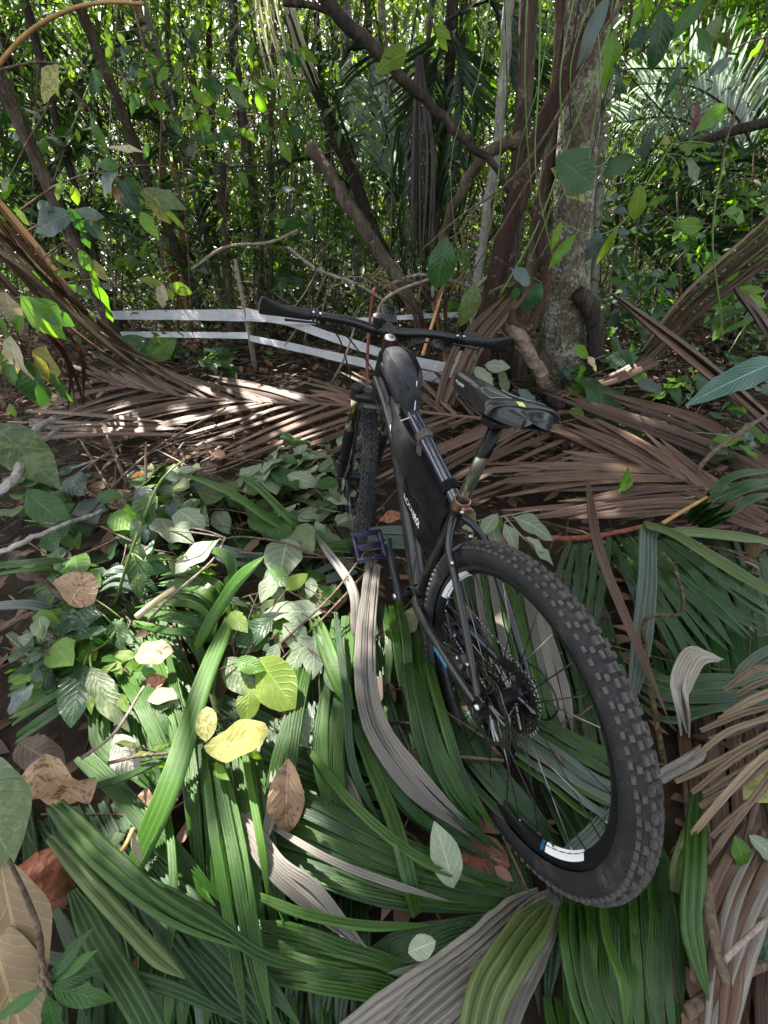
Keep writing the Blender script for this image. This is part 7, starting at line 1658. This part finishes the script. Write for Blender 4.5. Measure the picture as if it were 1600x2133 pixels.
hang('hanging vine with large dark leaves at the top right', 2.5, [[(1420, -40), (1390, 60), (1330, 110), (1280, 140)], [(1500, -40), (1440, 80), (1410, 140), (1440, 250)], [(1520, 60), (1510, 130), (1480, 150)]],
     [((1268, -10), (1203, 130), BLU, 'lance'), ((1278, 60), (1270, 182), FRS, 'ellip'), ((1282, 132), (1296, 212), GLS, 'lance'), ((1380, 15), (1374, 138), DP, 'oval'), ((1350, -12), (1345, 42), FRS, 'oval'), ((1338, 5), (1312, 62), FRS, 'lance'), ((1465, 0), (1398, 78), GR, 'ellip'), ((1356, 72), (1308, 84), GLS, 'round'), ((1418, 130), (1388, 210), GLS, 'lance'), ((1525, 124), (1476, 152), BLU, 'oval'), ((1516, 220), (1456, 262), FRS, 'ellip'), ((1452, 215), (1448, 278), 10, 'oval'), ((1365, 260), (1328, 350), BLU, 'lance'), ((1500, 30), (1470, 100), OLV), ((1560, 10), (1530, 70), DP), ((1450, 60), (1490, 110), GR), ((1480, -20), (1460, 30), LIM), ((1590, 80), (1560, 130), FRS)],
     MATS+[m_leaf('leaf_dark_red', (.08, .008, .01), (.16, .02, .02), .4, .4, tcol=(1.5, .5, .4))], seed=39, jitn=.25, name='hanging_vine', cat='vine', smat=B_twig)
hang('vine of mottled leaves in front of the lichen covered trunk', 2.7, [[(1300, 250), (1260, 340), (1200, 350)], [(1400, 300), (1350, 380), (1300, 460), (1240, 490), (1160, 460)]],
     [((1158, 328), (1242, 384), DP, 'round'), ((1148, 352), (1236, 408), YEL, 'ellip'), ((1326, 328), (1255, 362), DP, 'oval'), ((1332, 384), (1326, 458), LIM, 'oval'), ((1412, 345), (1404, 394), LIM, 'oval'), ((1430, 330), (1462, 378), OLV), ((1246, 478), (1230, 548), BLU, 'ellip'), ((1290, 470), (1240, 552), LIM, 'long'), ((1170, 460), (1148, 522), LIM, 'lance'), ((1200, 488), (1138, 558), FRS, 'lance'), ((1440, 320), (1420, 300), LIM), ((1480, 300), (1420, 305), FRS, 'lance'), ((1380, 300), (1400, 280), YEL)],
     MATS, seed=40, jitn=.25, name='hanging_vine', cat='vine', smat=B_green)
hang('sprig of fresh leaves right of the hanging yellow green leaf', 3.2, [[(1540, 470), (1460, 465), (1390, 450)]],
     [((1390, 452), (1430, 480), FRS, 'lance'), ((1410, 470), (1470, 472), FRS, 'ellip'), ((1430, 480), (1400, 465), LIM), ((1480, 440), (1500, 470), FRS), ((1510, 440), (1560, 455), FRS), ((1350, 430), (1390, 400), FRS), ((1370, 420), (1360, 440), LIM), ((1440, 420), (1470, 430), FRS), ((1540, 440), (1520, 470), GR)], MATS, seed=41)
hang('dark mottled leaves hanging on a thin stem behind the handlebar', 2.9, [[(1000, 420), (960, 480), (930, 500)], [(960, 480), (985, 590)]],
     [((930, 492), (912, 602), DP, 'oval'), ((988, 590), (972, 685), OLV, 'ellip'), ((960, 520), (980, 560), GR)], MATS, seed=42, jitn=.15)
hang('glossy bluish leaf pair by the liana', 2.9, [[(1060, 560), (1090, 575)]], [((1066, 560), (1108, 588), BLU, 'oval'), ((1128, 588), (1094, 655), GLS, 'ellip'), ((1085, 600), (1060, 625), DP)], MATS, seed=43, jitn=.15)
hang('bright leaf pair on the slanting branch at the top', 3.1, [[(900, 40), (905, 70)], [(840, 125), (800, 118)]], [((905, 55), (940, 78), LIM, 'ellip'), ((908, 70), (935, 105), LIM), ((848, 110), (775, 140), LIM, 'heart')], MATS, seed=44)
hang('low plant with grassy bright leaves at the right edge', 3.0, [[(1620, 700), (1580, 640), (1530, 610)]], [((1540, 600), (1600, 606), LIM, 'lance'), ((1550, 615), (1610, 640), LIM, 'lance'), ((1530, 605), (1480, 650), GR, 'long'), ((1560, 640), (1470, 670), GR, 'long'), ((1580, 660), (1500, 690), GR, 'long'), ((1580, 670), (1630, 710), FRS, 'lance')], MATS, seed=45)
one_leaf('long blue green leaf with chevron veins reaching in from the right edge', ('w', 1640, 745, 2.2), ('w', 1440, 822, 2.0), m_leaf('leaf_chevron', (.05, .11, .085), (.1, .18, .14), .35, .3, veins=14, vein=.8), 'long', wid=1.05, nh=(-.2, -.6, .9), name='strap_leaf', fold=.1)
hang('fresh leaf trio standing by the right root', 3.0, [[(1215, 790), (1205, 740), (1190, 715)]], [((1195, 720), (1230, 745), FRS), ((1222, 742), (1252, 770), CRM, 'lance'), ((1210, 760), (1215, 800), FRS), ((1290, 730), (1330, 760), DP), ((1330, 745), (1260, 750), DP)], MATS, seed=46)
hang('bushy small leaves behind the bare stick left of the tapes', 4.6, [[(300, 760), (310, 720), (330, 690)]], [((rr_.uniform(230, 420), rr_.uniform(700, 770)), (rr_.uniform(230, 420), rr_.uniform(700, 770)), rr_.choice((GR, DP, FRS))) for k in range(2)]+[((u, v), (u+rr_.uniform(-22, 22), v+rr_.uniform(-6, 16)), rr_.choice((GR, DP, FRS, BLU))) for u, v in [(rr_.gauss(340, 60), rr_.gauss(740, 16)) for k in range(40)]], MATS, seed=47)

# saplings of the understorey: real leaf parts, shared leaf meshes
def sapling(label, u, d, top, n, lpx, mats, lean=0, group=None, seed=1, spread=70, name='sapling', shape='ellip', cat='sapling'):
    rr = random.Random(seed); stem = [(u, 700), (u+lean*.4, (700+top)/2), (u+lean, top)]; br = [stem]; lv = []
    for k in range(5):
        t = rr.uniform(.3, .95); v = 700+(top-700)*t; x = u+lean*t
        e = (x+rr.choice((-1, 1))*rr.uniform(.5, 1.2)*spread, v-rr.uniform(-10, 40)); br.append([(x, v), ((x+e[0])/2, (v+e[1])/2-10), e])
    n = int(n*1.6)
    for k in range(n):
        s = rr.choice(br[1:]); t = rr.uniform(.15, 1.1); x = s[0][0]+(s[-1][0]-s[0][0])*t+rr.gauss(0, 12); v = s[0][1]+(s[-1][1]-s[0][1])*t+rr.gauss(0, 22)
        a = rr.uniform(-.5, PI+.5); L = lpx*rr.uniform(.6, 1.3); lv.append(((x, v), (x+math.cos(a)*L, v+math.sin(a)*L*.8), rr.choice(mats)))
    st = [[('w', a, b, d) for a, b in s] for s in br]
    l3 = []
    for a, b, m in lv:
        q = d+rr.uniform(-.45, .45); l3.append((('w', a[0], a[1], q), ('w', b[0], b[1], q+rr.uniform(-.06, .06)), m))
    o = thing(name, label, cat, p3(st[0][0])*np.array([1, 1, 0]), group); base = np.array(o.location)
    for i, s in enumerate(st): MB().tube(spline([p3(q) for q in s], 8)-base, np.linspace(.011, .006, 8) if i == 0 else .004, 5).build('stem', B_twig, o)
    for b, t, m in l3:
        b, t = p3(b)-base, p3(t)-base
        me = leaf_data(MATS[m], shape, rr.randrange(5), True, curl=.3)
        l = link('leaf', me, o); l.matrix_world = leaf_mx(b, t, np.array([rr.gauss(0, .5), rr.gauss(-.4, .5), 1]))
    return o
SAP = [
 ('green sapling behind the thin dark trunk at the left edge', 60, 4.6, 120, 40, 34, (GR, DP, FRS), 20), ('bright leaved sapling above the left tape end', 240, 5.2, 300, 44, 30, (FRS, GR, LIM), 10),
 ('dark sapling left of the stump', 400, 5.0, 330, 40, 30, (DP, GR, BLU), -20), ('light green sapling right of the stump', 560, 5.6, 330, 46, 28, (FRS, LIM, GR), 20),
 ('sapling with lime leaves beside the tall pale trunk', 680, 5.8, 260, 44, 28, (LIM, FRS, GR), -10), ('dark bluish sapling behind the broken stick', 640, 4.9, 430, 40, 30, (BLU, DP, GR), 10),
 ('small leaved sapling behind the handlebar stem', 830, 5.2, 470, 40, 26, (GR, FRS, DP), 10), ('sunlit sapling between the slanting branch and the red trunk', 1000, 6.0, 200, 50, 28, (LIM, FRS, LIM), 10),
 ('green sapling seen left of the lichen covered trunk', 1010, 4.8, 420, 36, 28, (GR, FRS, DP), 0), ('sapling with shiny leaves right of the lichen covered trunk', 1320, 4.6, 420, 44, 32, (GR, DP, BLU), 10),
 ('leafy sapling under the silvery frond', 1420, 4.4, 400, 50, 32, (GR, FRS, DP), -10), ('lime sapling at the right edge under the level branch', 1560, 4.8, 320, 50, 30, (LIM, FRS, GR), 10),
 ('low dark sapling right of the dark stump', 1330, 4.2, 560, 44, 34, (DP, BLU, GR), 10), ('low leafy plant at the right edge behind the dry bundle', 1530, 3.9, 560, 46, 34, (GR, BLU, FRS), -10),
 ('tall sapling at the top right behind the dark hanging leaves', 1440, 6.0, 0, 60, 34, (LIM, FRS, GR), 20), ('tall sunny sapling at the right top edge', 1590, 6.4, -20, 60, 32, (LIM, FRS, LIM), -10),
 ('tall sapling at the top left corner', 60, 6.0, -20, 60, 34, (DP, GR, FRS), 10), ('tall dark sapling in front of the bright gap at upper left', 190, 6.8, 20, 60, 32, (DP, GR, GLS), 20),
 ('tall sunlit sapling behind the shining strips', 540, 7.0, -30, 60, 30, (LIM, FRS, LIM), 20), ('tall sapling left of the tall pale trunk', 690, 7.6, 0, 60, 28, (FRS, GR, LIM), 10),
 ('tall sapling between pale trunk and dark palm', 820, 7.2, -30, 60, 28, (GR, FRS, DP), 10), ('tall sunny sapling behind the thin pale trunk', 1020, 7.6, -30, 60, 30, (LIM, FRS, LIM), 0),
 ('tall sapling between the red trunk and the pale straight trunk', 1130, 6.6, 40, 46, 30, (FRS, GR, LIM), 0), ('low broad leaved plant behind the pale stake', 1000, 4.4, 600, 26, 32, (GR, DP, FRS), 10),
]
for i, (lab, u, d, top, n, lp, ms, ln) in enumerate(SAP): sapling(lab, u, d, top, n, lp, ms, ln, seed=200+i)

# ================================================================ crowns added out of view to shade the clearing, and far foliage (stuff)
rc_ = random.Random(33)
for i, (x, y, h) in enumerate([(-6.5, 5, 7), (-4.5, 6.5, 8), (-2.6, 5.6, 6.6), (-1.2, 7.4, 8.5), (.6, 6.6, 7.5), (-5.4, 8.4, 9), (-3.4, 9.4, 10), (1.6, 9, 9), (2.6, 6.4, 7), (-7.5, 7.5, 8), (3.6, 8.6, 8.5), (-8.2, 3.6, 6.5), (4.6, 6.2, 7), (-3.8, 4.4, 5.6), (-5.2, 3.0, 5.4), (4.2, 3.4, 7), (5.2, -.6, 7.5), (6.2, 1.6, 7.2), (-2.6, 3.2, 5.3), (-3.0, 4.2, 6.8)]):
    b = np.array([x+rc_.gauss(0, .4), y+1.5+rc_.gauss(0, .4), 0])
    mt = rc_.choice((B_brown, B_darkb, B_palegrey))
    side = 'far left' if x < -6 else 'left' if x < -3.2 else 'middle left' if x < -1 else 'middle' if x < 1.8 else 'right' if x < 4 else 'far right'
    o = thing('added_shade_tree', 'added %s trunk with shading crown %s on the %s side' % ({'brown_bark': 'brown', 'dark_wet_bark': 'black', 'pale_grey_bark': 'pale grey'}[mt.name], 'beside the clearing' if y < 4 else 'behind the tapes' if y < 6 else 'in the wood' if y < 8.2 else 'deep in the wood', side), 'tree', b, 'added trees whose crowns shade the clearing')
    c = np.array([x, y, h])
    MB().tube(spline([b, (b*.5+c*.5)+np.array([.1, 0, 0]), c+np.array([0, 0, .4])], 14)-b, np.linspace(.06, .025, 14), 9).build('trunk', mt, o)
    _, me = crown_mesh(c, (2.1, 2.1, 1.1), 4200, (.14, .30))
    cr = link('crown', me, o); cr.location = Vector(c-b)

def clumps(n_c, per, xr, yr, zf, rad, size, gap=0):
    cx = RNG.uniform(*xr, n_c); cy = RNG.uniform(*yr, n_c); cz = zf(cx, cy)
    if gap:                                                # shrubs stand in masses with open places between
        q = 10/np.maximum(cy, 3)
        fld = np.sin(cx*q*1.15+1.7*np.sin(cz*q*.9+gap)+gap)+np.sin(cz*q*1.7+1.3*np.sin(cx*q*.8+2*gap))+RNG.normal(0, .5, n_c)
        k = fld > -.55; cx, cy, cz = cx[k], cy[k], cz[k]; n_c = len(cx)
    P = np.repeat(np.c_[cx, cy, cz], per, 0)+RNG.normal(0, 1, (n_c*per, 3))*np.repeat(RNG.uniform(.5, 1.3, n_c)*rad, per)[:, None]
    tint = np.clip(np.repeat(RNG.random(n_c)**1.2, per)*.7+RNG.random(len(P))*.3, 0, 1)
    return P, tint, RNG.uniform(*size, len(P))*np.repeat(RNG.uniform(.7, 1.3, n_c), per)
# low plants
P, ti, s = clumps(620, 34, (-9, 9), (4.1, 13), lambda x, y: GZ(x, y)+RNG.uniform(.05, .55, len(x)), .17, (.05, .13))
k = ~((np.abs(P[:, 0]) < 1.6) & (P[:, 1] < 4.6)); P, ti, s = P[k], ti[k], s[k]
tag(link('undergrowth', scatter('undergrowth', 'leaf', P, rdir(len(P), .5), np.c_[RNG.normal(0, .5, len(P)), RNG.normal(-.2, .5, len(P)), np.ones(len(P))], s, L_bush, ti)), kind='stuff')
P, ti, s = clumps(520, 40, (1.4, 4.6), (2.9, 4.6), lambda x, y: GZ(x, y)+RNG.uniform(.0, .3, len(x)), .1, (.03, .09))
# mid foliage between the trunks
def leafmass(name, kind, mat, *a, up=.55, flat=.6, wid=.8):
    P, ti, s = clumps(*a)
    dr = rdir(len(P), flat)+np.array([0, 0, -.45])
    tag(link(name, scatter(name, kind, P, dr, np.c_[RNG.normal(0, up, len(P)), RNG.normal(-.2, up, len(P)), np.ones(len(P))], s, mat, ti, RNG.uniform(.6, 1.15, len(P))*wid)), kind='stuff')
leafmass('brush_foliage', 'leaf', L_bush, 1500, 26, (-8, 9), (4.7, 8.5), lambda x, y: RNG.uniform(.1, 1, len(x))*(1+y*.4), .22, (.05, .13))
leafmass('thicket_foliage', 'leaf', L_wood, 2300, 28, (-15, 14), (7, 17), lambda x, y: RNG.uniform(.1, 1, len(x))**.8*(1+y*.48), .36, (.09, .24), 1.3)
leafmass('far_forest', 'quad', L_far, 5600, 34, (-44, 42), (15, 36), lambda x, y: RNG.uniform(.0, 1, len(x))*(y*.42+2), .8, (.22, .6))
# sparse bare stalks and tangled vines
sb = MB(); sp_ = MB()
for k in range(900):
    x, y = RNG.uniform(-9, 10), RNG.uniform(4.8, 14); h = RNG.uniform(.8, 3.4); l = RNG.normal(0, .5, 2); c_ = RNG.normal(0, .16, 3)
    (sb if k % 3 else sp_).tube(spline([(x, y, 0), (x+l[0]*.5+c_[0], y+c_[1], h*.5), (x+l[0], y+l[1], h)], 5), RNG.uniform(.003, .010), 4, cap=False)
for k in range(420):
    x, y, z = RNG.uniform(-8, 9), RNG.uniform(4.6, 11), RNG.uniform(.2, 4.2); d = RNG.normal(0, 1, 3)*np.array([1.1, .5, .8]); c_ = RNG.normal(0, .25, 3)
    (sb if k % 2 else sp_).tube(spline([(x, y, z), np.array([x, y, z])+d*.5+c_, np.array([x, y, z])+d], 7), RNG.uniform(.003, .009), 4, cap=False)
tag(sb.build('thicket_stalks', B_darkb), kind='stuff')
tag(sp_.build('pale_thicket_stalks', B_pale), kind='stuff')
